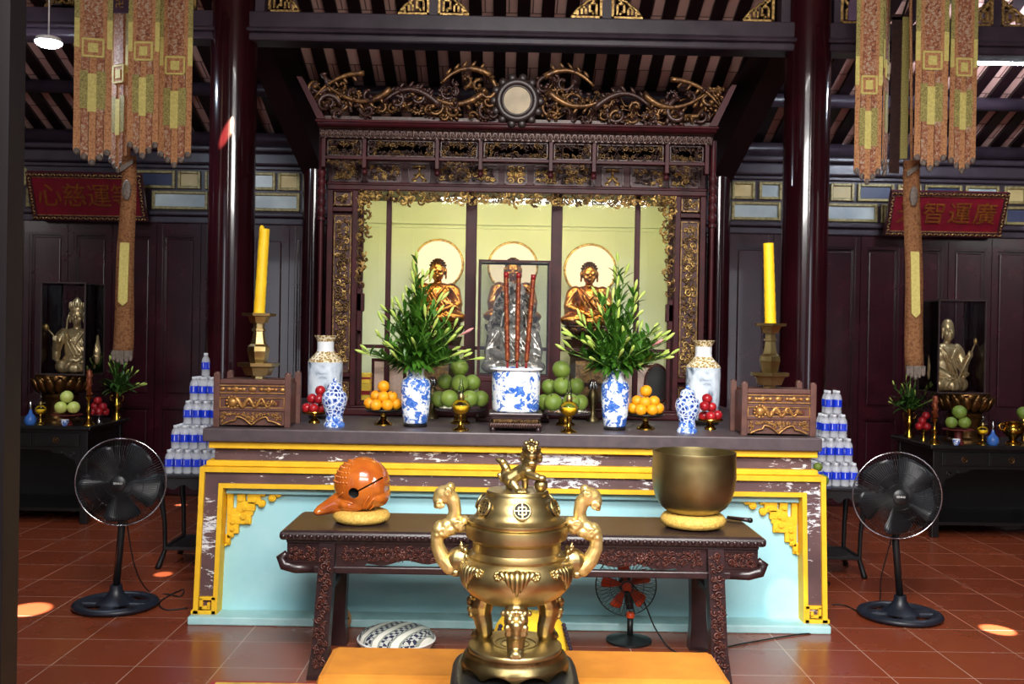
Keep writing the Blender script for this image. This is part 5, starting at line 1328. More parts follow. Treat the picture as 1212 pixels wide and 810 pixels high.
# --- singing bowl
Yw_ = 4.82; k = mpp(Yw_); xw = pt(820.5, 600, Yw_).x
rc2 = thing('ring_cushion', 'gold brocade ring cushion under the large bronze bowl', 'cushion', (xw, Yw_, zt_))
q = MB(); q.lathe([(.05,.01),(.1,.002),(.135,.01),(.156,.026),(.158,.046),(.145,.066),(.12,.074),(.09,.07),(.06,.05),(.05,.01)], 40, sharp=0); q.build('ring_body', 'gold_cushion', rc2)
bw = thing('bronze_bowl', 'large bronze singing bowl standing on the carved table', 'singing bowl', (xw, Yw_, zt_+.062))
rows = [(0,609),(20,608),(31,604.5),(39,598),(44.5,589),(48,577),(49.6,562),(49.3,548),(48.7,538),(49.2,535),(49,533.5),(47,533.5),(46.5,538),(47,562),(44,582),(36,596),(0,602)]
q = MB(); q.lathe([(r*k, (609-y)*k) for r, y in rows], 56, sharp=75); q.build('bowl_body', 'bowl_bronze', bw)
P0 = onz(861, 612.5, zt_+.014); P1 = onz(890, 616.5, zt_+.014)
bt = thing('bowl_striker', 'dark wooden striker stick lying right of the bronze bowl', 'striker', P0)
d = P1-P0; q = MB(); q.tube([(0,0,0), d*.6, d*.9], [.008, .01, .012], 10); q.build('stick', 'table_wood', bt); q = MB(); q.tube([d*.88, d*.92, d*1.0], [.012, .014, .011], 10); q.build('striker_head', 'black_wood', bt)
# --- cloth covered kneeling bench
zB = .31; P = [onz(374, 800, zB), onz(868, 810, zB), onz(846, 773.5, zB), onz(395, 760.5, zB)]
xa, xb = (P[0].x+P[3].x)/2, (P[1].x+P[2].x)/2; y0, y1 = (P[0].y+P[1].y)/2, (P[2].y+P[3].y)/2; zB -= .0097
bn = thing('kneeling_bench', 'low bench covered in orange cloth with pleated skirt', 'bench', ((xa+xb)/2, (y0+y1)/2, .0097)); w, d_ = (xb-xa)/2, (y1-y0)/2
q = MB(); q.b2(-w, w, -d_, d_, zB-.09, zB, .03); o = q.build('cushion_top', 'orange_cloth', bn)
def pleats(n_m, w, d_, z0, z1, amp):
    q = MB(); loop = []
    per = [(-w, -d_), (w, -d_), (w, d_), (-w, d_)]
    for i in range(4):
        a, b = Vector(per[i]), Vector(per[(i+1)%4]); n = int((b-a).length/n_m)
        nn = Vector(((b-a).y, -(b-a).x)).normalized()
        for j in range(n*4):
            t = j/(n*4); ph = (j % 4); p = a.lerp(b, t)+nn*amp*(0, 1, .85, .1)[ph]; loop.append((p, nn))
    top = [q.v((p.x, p.y, z1)) for p, n in loop]; bot = [q.v((p.x+n.x*.012, p.y+n.y*.012, z0)) for p, n in loop]
    for i in range(len(loop)): q.f([top[i], bot[i], bot[(i+1)%len(loop)], top[(i+1)%len(loop)]])
    return q
pleats(.05, w-.012, d_-.012, .015, zB-.065, .016).build('pleated_skirt', 'orange_cloth', bn)
q = MB()
for sx in (-1, 1):
    for sy in (-1, 1): q.b2(sx*(w-.08)-.02, sx*(w-.08)+.02, sy*(d_-.06)-.02, sy*(d_-.06)+.02, 0, zB-.08)
q.b2(-w+.05, w-.05, -d_+.03, d_-.03, zB-.1, zB-.085); q.build('bench_frame', 'table_wood', bn)
# --- carpet
P0 = onz(252, 806, .008); xr_ = 1.0
cp = thing('carpet', 'thin patterned carpet with red border under the orange bench', 'carpet', ((P0.x+xr_)/2, 3.6, 0)); w = (xr_-P0.x)/2; d_ = P0.y-3.6
q = MB(); q.b2(-w, w, -d_, d_, .001, .007); q.build('carpet_border', 'carpet_red', cp)
q = MB(); q.b2(-w+.02, w-.02, -d_+.02, d_-.02, .002, .0085); q.build('carpet_stripe', 'carpet_yellow', cp)
q = MB(); q.b2(-w+.05, w-.05, -d_+.05, d_-.05, .003, .0095); q.build('carpet_field', 'carpet_weave', cp)
# --- things on the floor under and behind the table
P0 = onz(470, 762, 0); cu = thing('round_floor_cushion', 'round cushion woven in navy and white stripes under the table', 'cushion', (pt(470, 755, 5.06).x, 5.03, 0))
q = MB(); q.lathe([(0,.004),(.15,.0),(.185,.02),(.195,.05),(.18,.08),(.13,.1),(.06,.107),(0,.108)], 40, sharp=0); q.build('cushion_body', 'cushion_weave', cu); q = MB(); q.torus((0,0,.05), .195, .006, 40, 6); q.build('piping', 'white_paint', cu)
X = pt(396, 750, 5.24).x; dr = thing('small_wooden_drum', 'small tan wooden drum with dark slit behind the left table leg', 'drum', (X, 5.27, 0))
q = MB(); q.ball((0,0,.075), (.085,.06,.075), 20, 14); q.build('drum_body', 'terracotta_wood', dr); q = MB(); q.tube([(.0,-.062,.06),(.04,-.055,.072),(.075,-.03,.09)], .004, 6); q.build('drum_slit', 'hollow_shade', dr)
X = pt(628, 750, 4.75).x; ys = thing('draped_stool', 'low stool draped in yellow cloth with dark tassels behind the censer', 'stool', (X, 4.84, 0))
q = MB(); n = 64; rows = []
for z, r in ((.0,.2),(.03,.197),(.1,.185),(.18,.165),(.22,.14),(.235,.1),(.24,.05)):
    am = .014*(1-z/.24); rows.append([q.v((1.0*(r+am*sin(i*2*pi*9/n))*cos(2*pi*i/n), .9*(r+am*sin(i*2*pi*9/n))*sin(2*pi*i/n), z)) for i in range(n)])
for A, B in zip(rows, rows[1:]):
    for i in range(n): q.f([A[i], A[(i+1)%n], B[(i+1)%n], B[i]], True)
q.f(rows[-1], True); q.build('cloth_cover', 'yellow_cloth', ys)
for a in (-.9, -.3, -2.6):
    q = MB(); x, y = .17*cos(a), .155*sin(a)
    for j in range(8): q.ball((x*(1+.03*j), y*(1+.03*j), .2-.016*j), .011, 6, 4)
    q.tube([(x*1.3, y*1.3, .06), (x*1.33, y*1.33, .015)], [.012, .016], 8); q.build('tassel', 'dark_tassel', ys)
# --- small orange desk fan
def wire_guard(q, R, dep, n, r, axis_y=0):
    for s in (-1, 1):
        for i in range(n):
            a = 2*pi*i/n; q.tube([(R*f*cos(a), s*dep*g, R*f*sin(a)) for f, g in ((.16,1),(.55,.93),(.85,.6),(1,.08))], r, 4, cap=False)
Yf = 5.2; hub = pt(741, 693, Yf); ff = thing('small_fan', 'small fan with orange blades and dark wire guard behind the table', 'fan', (hub.x+.02, Yf, 0)); hz = hub.z
R = 36*mpp(Yf)
q = MB(); wire_guard(q, R, .05, 40, .0012); o = q.build('guard_wires', 'teal_wire', ff, loc=(-.02,0,hz))
q = MB(); q.torus((0,0,0), R, .0035, 48, 6, axis='Y'); q.torus((0,-.043,0), R*.55, .0015, 40, 4, axis='Y'); q.torus((0,-.05,0), R*.2, .003, 24, 5, axis='Y'); q.build('guard_ring', 'teal_wire', ff, loc=(-.02,0,hz))
def blade(q, R, a, w0, w1, tw, r0=.16, sweep=.0, th=.004, n=10):
    T = []; 
    for i in range(n+1):
        t = i/n; r = R*(r0+(1-r0)*t); w = (w0+(w1-w0)*t**.8)*(1 if t < .85 else (1-((t-.85)/.15)**2*.3)); T.append((r, w, sweep*t))
    for s in (0,):
        top, bot = [], []
        for r, w, sw in T:
            ro = []
            for u in (-1, -.33, .33, 1):
                an = a+sw+u*w; ro.append(((r*cos(an), tw*u*r/R, r*sin(an))))
            top.append([q.v((x, y-th/2, z)) for x, y, z in ro]); bot.append([q.v((x, y+th/2, z)) for x, y, z in ro])
        for i in range(n):
            for j in range(3):
                q.f([top[i][j], top[i][j+1], top[i+1][j+1], top[i+1][j]], True); q.f([bot[i][j+1], bot[i][j], bot[i+1][j], bot[i+1][j+1]], True)
        for A, B in ((top, bot),):
            for i in range(n): q.f([A[i][0], A[i+1][0], B[i+1][0], B[i][0]]); q.f([A[i+1][3], A[i][3], B[i][3], B[i+1][3]])
            for j in range(3): q.f([A[0][j+1], A[0][j], B[0][j], B[0][j+1]]); q.f([A[n][j], A[n][j+1], B[n][j+1], B[n][j]])
for i in range(5):
    q = MB(); blade(q, R*.82, radians(-45+72*i), .34, .3, .02, .14); q.build('blade', 'orange_plastic', ff, loc=(-.02,0,hz))
q = MB(); q.at((0,0,0),(pi/2,0,0)); q.lathe([(0,-.02),(.026,-.02),(.028,.0),(.022,.016),(0,.018)], 20); q.build('hub', 'orange_plastic', ff, loc=(-.02,-.012,hz))
q = MB(); q.tube([(-.02,.02,hz),(-.02,.1,hz)], [.04,.03], 14); q.tube([(-.015,.045,hz-.01),(.0,.03,hz-.07),(.005,.01,hz-.13)], [.026,.024,.02], 10); q.build('motor_housing', 'black_plastic', ff)
q = MB(); q.cyl((.006,.005,.02),(.006,.005,hz-.17), .016, 14); q.build('pole', 'black_plastic', ff)
q = MB(); q.lathe([(.014,-.015),(.022,-.01),(.024,.006),(.018,.016),(.012,.02)], 16); q.build('collar', 'orange_plastic', ff, loc=(.006,.005,hz-.16))
q = MB(); q.lathe([(0,0),(.12,0),(.12,.012),(.06,.024),(.024,.034),(0,.034)], 32); q.build('fan_base', 'black_plastic', ff)
def cord(name, pts, label, r=.004, m_='black_rubber'):
    P = [Vector(p) for p in pts]; S_ = []
    for i in range(len(P)-1):
        p0, p1, p2, p3 = P[max(0,i-1)], P[i], P[i+1], P[min(len(P)-1,i+2)]
        for t in range(6):
            t /= 6; S_.append(.5*((2*p1)+(p2-p0)*t+(2*p0-5*p1+4*p2-p3)*t*t+(3*p1-p0-3*p2+p3)*t**3))
    S_.append(P[-1]); q = MB(); q.tube(S_, r, 6); o = q.build(name, m_); return tag(o, label, 'cable')
cord('fan_cable', [(hub.x+.05, Yf+.09, hz-.02), (pt(762,720,5.25).x, 5.27, .2), (pt(778,755,5.2).x, 5.24, .05), onz(800,772,.005), onz(840,770,.005), onz(880,762,.005), onz(940,752,.005), onz(984,748,.005)], 'thin black cable running from the small fan along the floor')
# ------------------------------------------------------------------ bronze censer
Yc = 3.2; k = mpp(Yc); xc = pt(611.5, 650, Yc).x; zz = lambda y: pt(612, y, Yc).z
zpl_ = zz(762); zped = zz(792)
pd = thing('censer_stand', 'black rounded stand carrying the brass censer in front', 'stand', (xc, Yc, 0))
q = MB(); n = 48; rows = []
for z, s in ((zped-.09,.94),(zped-.07,1.0),(zped-.02,1.0),(zped-.006,.965),(zped,.9)):
    rows.append([])
    for i in range(n):
        a = 2*pi*i/n; c_, s_ = cos(a), sin(a); e = 2/5; rows[-1].append(q.v((.205*s*abs(c_)**e*(1 if c_ > 0 else -1), .205*s*abs(s_)**e*(1 if s_ > 0 else -1), z)))
for A, B in zip(rows, rows[1:]):
    for i in range(n): q.f([A[i], A[(i+1)%n], B[(i+1)%n], B[i]], True)
q.f(rows[-1]); q.f(rows[0][::-1]); q.build('stand_top', 'black_plastic', pd)
for sx in (-1, 1):
    for sy in (-1, 1): q = MB(); q.tube([(sx*.14, sy*.14, zped-.085), (sx*.15, sy*.15, .2), (sx*.17, sy*.17, .0097)], [.028, .022, .026], 10); q.build('leg', 'black_wood', pd)
q = MB(); q.b2(-.14, .14, -.14, .14, .14, .165, .005); q.build('shelf', 'black_wood', pd)
ce = thing('brass_censer', 'large brass lidded incense censer with lion finial and cloud-shaped handles', 'incense burner', (xc, Yc, zped))
Zr = lambda y: zz(y)-zped
zpt = zpl_-zped
q = MB(); r = 55.5*k; q.lathe([(0,zpt-.01),(r*.9,zpt-.01),(r*.88,zpt-.03),(r*.98,zpt-.024),(r,zpt-.014),(r*1.0,zpt-.003),(r*.97,zpt),(0,zpt)], 56, sharp=60); q.torus((0,0,zpt), r*.45, .003, 40, 5); q.torus((0,0,zpt), r*.3, .003, 40, 5); q.build('base_plate', 'brass', ce)
# scalloped apron ring
q = MB(); n = 96; r1 = 61*k; rows = []
for j, (rr, z) in enumerate(((.92, zpt-.018), (1.0, zpt-.034), (1.02, zpt-.05), (1.05, None))):
    rows.append([])
    for i in range(n):
        a = 2*pi*i/n; ph = (i/n*10) % 1; sc = abs(sin(pi*ph))**.7
        zb = 0.0+ (zpt-.052)*sc*.9
        rows[-1].append(q.v((r1*rr*cos(a-pi/2), r1*rr*sin(a-pi/2), z if z is not None else zb)))
for A, B in zip(rows, rows[1:]):
    for i in range(n): q.f([A[i], B[i], B[(i+1)%n], A[(i+1)%n]], True)
bmesh.ops.solidify(q.bm, geom=list(q.bm.faces), thickness=.01); q.build('base_apron', 'brass', ce)
body = [(0,712),(30,711.5),(43,708),(56,700),(64.5,690),(67.8,680),(66,668),(61,661),(58,658.5),(58.5,655.5),(55,653),(52.5,650),(52.5,640),(54.5,638),(60,634.5),(60.8,628),(60.2,621.5),(57,620),(50,620),(49,640),(0,690)]
q = MB(); q.lathe([(r*k, Zr(y)) for r, y in body], 72, sharp=32); bo = q.build('censer_body', 'brass', ce)
def surf(y):
    for (r0, y0), (r1, y1) in zip(body, body[1:]):
        if y1 <= y <= y0: return (r0+(r1-r0)*(y0-y)/(y0-y1+1e-9))*k
    return .1
for i in range(6):
    a = -pi/2+i*pi/3; q = MB()
    for u, v0, v1, r_ in ((-.3,664,672,.011),(-.2,663,679,.011),(-.1,663,685,.012),(0,662,690,.013),(.1,663,685,.012),(.2,663,679,.011),(.3,664,672,.011)):
        P = []
        for t in range(6):
            y = v0+(v1-v0)*t/5; an = a+u*(1-.4*t/5)*1.0; rr = surf(y)+.001; P.append((rr*cos(an), rr*sin(an), Zr(y)))
        q.tube(P, [r_*.8, r_, r_*.9, r_*.75, r_*.5, r_*.2], 7)
    for s in (-1, 1):
        for j in range(7): an = a+s*(.33+.05*cos(j)); y = 668+3.5*sin(j*.9); rr = surf(y)+.002; q.ball((rr*cos(an), rr*sin(an), Zr(y)), .0065, 6, 5)
    q.build('palmette', 'brass', bo)
lidp = [(0,619.5),(57,619.5),(58.3,617),(58,614.5),(52,611.5),(48.5,608),(47.8,603),(46,597),(42.5,591),(37.5,586.5),(36.8,584),(37,582),(35.5,580),(0,579.5)]
q = MB(); q.lathe([(r*k, Zr(y)) for r, y in lidp], 72, sharp=50); ld = q.build('lid', 'brass', ce)
for i in range(6):
    a = -pi/2+.1+i*pi/3; nrm = Vector((cos(a)*.915, sin(a)*.915, .40)).normalized(); c = Vector((46.3*k*cos(a), 46.3*k*sin(a), Zr(597.5)))
    up = Vector((0,0,1)); sd = up.cross(nrm).normalized(); u2 = nrm.cross(sd)
    M = Matrix(((sd.x, u2.x, nrm.x, c.x), (sd.y, u2.y, nrm.y, c.y), (sd.z, u2.z, nrm.z, c.z), (0,0,0,1)))
    q = MB(); q.M = M; rr = .026
    q.mi = 1; q.lathe([(rr,-.012),(rr,.0048),(0,.0048)], 24)  # dark disc painted as the shade behind the fretwork; lid is not cut through
    q.mi = 0; q.torus((0,0,.005), rr, .004, 28, 6)
    for x0, x1, y0, y1 in ((-.0016,.0016,-rr,rr),(-rr,rr,-.0016,.0016),(-.013,-.0105,-.012,.012),(.0105,.013,-.012,.012),(-.012,.012,.0105,.013),(-.012,.012,-.013,-.0105)): q.b2(x0, x1, y0, y1, .0045, .0085)
    q.build('pierced_medallion', ['brass', 'hollow_shade'], ld)
# lion finial
L = lambda cx, cy, y=0: Vector(((580+cx/11.57-611.5)*k, y*1.1, Zr(580)+(Zr(520+cy/11.57)-Zr(580))*1.06)); s11 = k/11.57*1.14
q = MB()
cap(q, L(260,560,.012), L(400,470,.008), 95*s11, 88*s11); cap(q, L(400,470,.008), L(500,420,-.004), 88*s11, 95*s11); cap(q, L(500,420,-.004), L(540,300,-.006), 90*s11, 88*s11)
q.ball(L(540,190,-.008), (95*s11, 90*s11, 92*s11), 16, 12); q.ball(L(545,240,-.028), (62*s11, 50*s11, 40*s11), 12, 8); q.ball(L(545,335,-.024), (70*s11, 55*s11, 40*s11), 12, 8); q.ball(L(545,195,-.034), (30*s11, 26*s11, 24*s11), 8, 6)
for s in (-1, 1):
    q.ball(L(545+s*48,150,-.03), (26*s11,)*3, 8, 6); q.ball(L(545+s*50,115,-.024), (40*s11, 24*s11, 20*s11), 8, 6)
    for j, (dx, cy, r_) in enumerate(((105,170,34),(125,240,40),(130,310,36),(80,100,34),(0,70,36),(150,290,26))): q.ball(L(545+s*dx*.92,cy,.0+.006*j), (r_*s11,)*3, 8, 6)
for P, R in ((( (180,520),(200,430),(150,350),(80,320)),(48,55,48,26)), (((110,520),(130,560),(150,590)),(30,26,30))):
    for a, b, r0, r1 in zip(P, P[1:], R, R[1:]): cap(q, L(*a, .02), L(*b, .024), r0*s11, r1*s11)
cap(q, L(300,600,-.03), L(360,660,-.045), 60*s11, 40*s11); q.ball(L(420,672,-.055), (70*s11, 40*s11, 30*s11), 10, 8)
for j in range(3): q.ball(L(370+45*j,676,-.068), (20*s11,)*3, 6, 5)
cap(q, L(230,600,.03), L(250,670,.03), 60*s11, 40*s11); cap(q, L(460,470,.02), L(470,660,.02), 50*s11, 40*s11)
cap(q, L(520,480,-.02), L(620,500,-.04), 55*s11, 45*s11); q.ball(L(680,510,-.045), (62*s11, 50*s11, 38*s11), 10, 8)
skin('lion_finial', q, 'brass', ld, .0028, 2)
q = MB(); q.ball(L(680,615,-.02), 82*s11, 18, 12); q.build('finial_ball', 'brass', ld)
# cloud handles with beast masks
for s in (-1, 1):
    Hx = lambda px, py, y=0: Vector((s*(611.5-px)*k*-1*-1, y, Zr(py)))
    Hp = lambda px, py, y=0: Vector((-s*(px-611.5)*k*-1, y, Zr(py))) if False else Vector((s*(611.5-px)*k, y, Zr(py)))
    q = MB()
    pts_ = [(533,672),(524,662),(517.5,648),(517,636),(521,625)]; rr = [12,11.5,10,9.5,10]
    for a, b, r0, r1 in zip(pts_, pts_[1:], rr, rr[1:]): cap(q, Hp(*a), Hp(*b), r0*k*.82, r1*k*.82)
    for (px, py, r_) in ((519,628,7),(526,631,7.5),(534,628,7),(542,622,7),(549,617,5.5),(545,626,5.5),(538,619,7),(528,623,7.5),(517,634,5)): q.ball(Hp(px, py), (r_*k*1.15, 10*k, r_*k*1.05), 12, 8)
    for a, b, r0, r1 in (((533,620),(538,607),8.5,8.5),((538,607),(535,593),8.5,9.5),((535,593),(527,585),9.5,11)): cap(q, Hp(*a), Hp(*b), r0*k*.9, r1*k*.9)
    q.ball(Hp(525,587), (13*k, 9.5*k, 11*k), 14, 10); q.ball(Hp(518,592), (7*k, 8*k, 10*k), 12, 8); q.ball(Hp(532,578), (6*k, 7*k, 6*k), 10, 8); q.ball(Hp(516,600), (4*k, 6*k, 4*k), 8, 6)
    for y in (-9.6*k, 9.6*k):
        for (cx_, cy_, R, a0) in ((520,597,5.5,0),(529,583,5,2),(524,629,6,1),(542,620,6.5,.5)): 
            c = Hp(cx_, cy_, y*.9); P = []
            for j in range(12): a = a0+j*.75*(1 if s > 0 else -1); r_ = R*k*(1-.07*j); P.append((c.x+r_*cos(a), c.y, c.z+r_*sin(a)))
            q.tube(P, 1.6*k, 6)
    hd = skin('handle', q, 'pale_brass', ce, .0032, 2)
    q = MB(); q.ball(Hp(545,663), (17*k, 13*k, 15*k), 12, 10); q.ball(Hp(534,669), (8*k, 9*k, 8*k), 10, 8); q.ball(Hp(540,678), (8*k, 9*k, 6*k), 10, 8)
    for y in (-1, 1):
        q.ball(Hp(541,660,y*7*k), (4*k,)*3, 8, 6); cap(q, Hp(548,652,y*7*k), Hp(545,644,y*9*k), 3*k, 1.6*k); q.ball(Hp(552,670,y*9*k), (6*k, 4*k, 6*k), 8, 6)
        for j in range(4): q.ball(Hp(551+j*1.5,650+j*8,y*(11-j)*k), (3.4*k,)*3, 6, 5)
    skin('handle_mask', q, 'brass', hd, .003, 2)
# three legs with lion masks
for i in range(3):
    a = -pi/2+i*2*pi/3; ca, sa = cos(a), sin(a)
    q = MB(); Q = lambda r, y, t=0: Vector((r*ca-t*sa, r*sa+t*ca, Zr(y)))
    zfoot = 765
    ys = [(.118,712,.036),(.128,722,.037),(.128,734,.031),(.118,746,.028),(.114,755,.026),(.124,760,.026)]
    for (r0, y0, w0), (r1, y1, w1) in zip(ys, ys[1:]): cap(q, Q(r0, y0), Q(r1, y1), w0*1.06, w1*1.02)
    q.ball(Q(.14,757.5), (.022,.022,.014), 10, 8)
    for t in (-1, 0, 1): q.ball(Q(.152,760,t*.013), (.009,.009,.008), 8, 6)
    # mask: brow, eyes, nose, jaw and a row of mane beads
    q.ball(Q(.164,723), (.02,.02,.015), 10, 8); q.ball(Q(.163,730), (.016,.016,.013), 8, 6); q.ball(Q(.158,737), (.018,.018,.011), 8, 6)
    for t in (-1, 1):
        q.ball(Q(.161,717,t*.02), (.013,)*3, 8, 6); q.ball(Q(.156,727,t*.028), (.012,)*3, 8, 6); q.ball(Q(.154,734,t*.026), (.01,)*3, 8, 6)
    for t in range(-3, 4): q.ball(Q(.156-.0014*t*t,709.5+abs(t)*.8,t*.0135), (.0095,)*3, 8, 6)
    lg = skin('leg', q, 'brass', ce, .0035, 2)
# ------------------------------------------------------------------ pedestal fans
def pedestal_fan(px, py, hx, hy, label, rz):
    P = onz(px, py, 0); Y = P.y; h = pt(hx, hy, Y-.08); R = 51.5*mpp(Y-.08)
    t = thing('pedestal_fan', label, 'fan', (P.x, Y, 0))
    q = MB(); q.torus((0,0,.022), .205, .034, 48, 10, flat=.55); q.b2(-.19, .19, -.05, .05, .008, .036, .01); q.b2(-.045, .045, -.19, .19, .008, .034, .01); q.lathe([(.11,.03),(.075,.05),(.05,.075),(.036,.1),(.034,.13),(0,.13)], 24); q.build('fan_base', 'navy_plastic', t)
    hz = h.z; dx = h.x-P.x
    q = MB(); q.tube([(0,0,.1),(dx*.6,0,hz*.6),(dx*.8,0,hz-.08)], [.02,.02,.02], 16); q.build('pole', 'black_plastic', t)
    q = MB(); q.lathe([(.021,-.02),(.0235,-.018),(.0235,.018),(.021,.02)], 18, (dx*.75,0,hz-.16)); q.build('pole_collar', 'black_plastic', t)
    q = MB(); q.cyl((dx,-.02,hz),(dx,.1,hz), .06, 20, .048); q.tube([(dx*.8,.01,hz-.1),(dx,.03,hz-.03)], [.026,.034], 12); q.build('motor_housing', 'black_plastic', t)
    M0 = (dx, -.06, hz)
    q = MB(); wire_guard(q, R*.985, .06, 96, .0015); g = q.build('guard_wires', 'black_plastic', t, loc=M0, rot=(0,0,rz))
    q = MB(); q.torus((0,0,0), R, .0055, 64, 8, axis='Y'); q.build('guard_rim', 'chrome', g)
    q = MB()
    for f, y in ((.85,-.038),(.55,-.057),(.3,-.06)): q.torus((0,y,0), R*f, .0013, 48, 4, axis='Y')
    q.build('guard_hoop', 'black_plastic', g)
    for i in range(5):
        q = MB(); blade(q, R*.9, radians(196+72*i), .36, .5, .05, .16, .1, .005); q.build('blade', 'blade_plastic', t, loc=M0, rot=(0,0,rz))
    q = MB(); q.at((0,0,0),(pi/2,0,0)); q.lathe([(0,.045),(.03,.045),(.044,.058),(.045,.066),(.04,.071),(0,.073)], 28); b = q.build('guard_badge', 'black_plastic', t, loc=M0, rot=(0,0,rz))
    lettering('badge_lettering', 'SENKO', .0155, .0006, 'white_paint', b, (0,-.0735,.002))
    return P, dx, hz
Pl, dxl, hzl = pedestal_fan(137, 719, 141.5, 571.5, 'black pedestal fan with chrome rim standing left of the altar', radians(8))
Pr, dxr, hzr = pedestal_fan(1065, 731, 1063.5, 587.5, 'black pedestal fan with chrome rim standing right of the altar', radians(-6))
cord('fan_cable', [(Pl.x+.03, Pl.y+.06, .5), (Pl.x+.05, Pl.y+.15, .2), onz(176, 700, .005), onz(200, 704, .005), onz(214, 706, .005), onz(216, 698, .005), onz(190, 712, .005), onz(196, 722, .005), onz(222, 720, .005)], 'thin black cable coiling on the floor from the left pedestal fan')
cord('fan_cable', [(Pr.x-.02, Pr.y+.06, .5), (Pr.x-.05, Pr.y+.16, .2), onz(1040, 715, .005), onz(1020, 724, .005), onz(1000, 717, .005), onz(985, 716, .005)], 'thin black cable on the floor from the right pedestal fan to the altar')
# ------------------------------------------------------------------ bottle pyramids on small black stands
BH, BR = .162, .0288
b0 = thing('water_bottle', 'x', 'bottle', (0,0,-5))
q = MB(); q.lathe([(0,.004),(BR*.8,0),(BR*.98,.006),(BR,.02),(BR*.93,.035),(BR,.045),(BR,.1),(BR*.97,.112),(BR*.8,.128),(BR*.5,.142),(BR*.45,.15)], 14, sharp=0); q.build('bottle_body', 'bottle_plastic', b0)
q = MB(); q.lathe([(BR*1.03,.05),(BR*1.03,.1)], 14); q.mi = 1
for i in range(14):
    a = 2*pi*i/14+.2
    if i % 3 == 0: r_ = BR*1.045; q.f([q.v((r_*cos(a+u), r_*sin(a+u), z)) for u, z in ((0,.06),(.13,.06),(.13,.096),(0,.096))])
q.build('bottle_label', ['label_blue', 'cap_white'], b0)
q = MB(); q.lathe([(BR*.5,.146),(BR*.52,.147),(BR*.52,BH-.002),(BR*.46,BH),(0,BH)], 12); q.build('bottle_cap', 'cap_white', b0)
first = [True]
ORD = ['first', 'second', 'third', 'fourth', 'fifth', 'sixth', 'seventh']
TN = ['bottom', 'second', 'third', 'fourth', 'topmost']
def pyramid(cx, cy, z0, ns, side, xvis):
    g = 'water bottles stacked in the %s pyramid' % side
    for k, n in enumerate(ns):
        tier = 'topmost' if k == len(ns)-1 else TN[k]
        vis = 0
        for j in range(n):
            x = cx+(j-(n-1)/2)*.0605
            if not xvis(x): continue
            vis += 1
            for i in range(n):
                y = cy+(i-(n-1)/2)*.0605; z = z0+k*(BH+.0006)
                if i == 0: lab = '%s blue-labelled water bottle from the left, front row, %s tier, %s pyramid' % (ORD[vis-1], tier, side)
                else: lab = 'water bottle behind the front row in the %s tier of the %s pyramid' % (tier, side)
                gg = g if i == 0 else 'bottles behind the front row of the %s %s tier' % (side, tier)
                if first[0]:
                    first[0] = False; o = b0; o.location = (x, y, z); o['label'] = lab; o['group'] = gg; o.rotation_euler = (0,0,rnd.uniform(0,6))
                else: dup(b0, (x, y, z), rnd.uniform(0, 6), lab, gg)
def plant_stand(cx, cy, z, w, label):
    t = thing('plant_stand', label, 'stand', (cx, cy, 0))
    q = MB(); q.b2(-w, w, -w, w, z-.022, z, .006); q.b2(-w*.93, w*.93, -w*.93, w*.93, z-.035, z-.022); q.build('stand_top', 'black_wood', t)
    for sx in (-1, 1):
        q = MB(); q.b2(sx*w*.86-.008, sx*w*.86+.008, -w*.86, w*.86, z-.1, z-.035); q.build('apron', 'black_wood', t)
        q = MB(); P = [(-w*.86, z-.035), (w*.86, z-.035)]
        for k in range(21): u = 1-2*k/20; P.append((u*w*.86, z-.085-.018*cos(u*pi*3)))
        q.prism(P, sx*w*.86-.008, sx*w*.86+.008)
        q.at((0, sx*w*.87, 0)); curl(q, -.05, z-.062, .018, 0, 1.2, 1, .004); curl(q, .05, z-.062, .018, pi, 1.2, -1, .004); q.at(); q.build('apron', 'black_wood', t)
        for sy in (-1, 1): q = MB(); q.tube([(sx*w*.86,sy*w*.86,z-.036),(sx*w*.9,sy*w*.9,z-.1),(sx*w*.8,sy*w*.8,z*.5),(sx*w*.78,sy*w*.78,.12),(sx*w*.9,sy*w*.9,.02),(sx*w*.94,sy*w*.94,0)], [.02,.024,.015,.015,.02,.018], 10); q.build('leg', 'black_wood', t)
    q = MB()
    for s in (-1, 1): q.b2(-w*.8, w*.8, s*w*.8-.012, s*w*.8+.012, .12, .145, .004); q.b2(s*w*.8-.012, s*w*.8+.012, -w*.8, w*.8, .12, .145, .004)
    q.b2(-w*.7, w*.7, -w*.7, w*.7, .125, .14); q.build('lower_shelf', 'black_wood', t)
cyl_ = 6.86; cxl = pt(242.5, 500, cyl_).x; zsl = pt(215, 562, 6.64).z
plant_stand(cxl, cyl_, zsl, .25, 'small carved black stand under the left pyramid of water bottles')
xlim = pt(264, 500, 6.7).x; pyramid(cxl, cyl_, zsl, [7,6,4,3,1], 'left', lambda x: x < xlim)
cyr = 6.84; cxr = pt(984, 500, cyr).x; zsr = pt(1000, 577, 6.69).z
plant_stand(cxr, cyr, zsr, .2, 'small carved black stand under the right pyramid of water bottles')
xlim2 = pt(960, 500, 6.7).x; pyramid(cxr, cyr, zsr, [5,4,3,2], 'right', lambda x: x > xlim2)
for k, (x, y, r) in enumerate(((968, 553, 5.5), (973, 569, 8))):
    fruit('pomelo', 'pomelo', x, y, r, 6.5-.02*k, 'green pomelo %s beside the right bottle pyramid behind the altar edge' % ('in the upper place', 'in the lower place')[k], None, 'pomelo_peel', k, calyx=False)
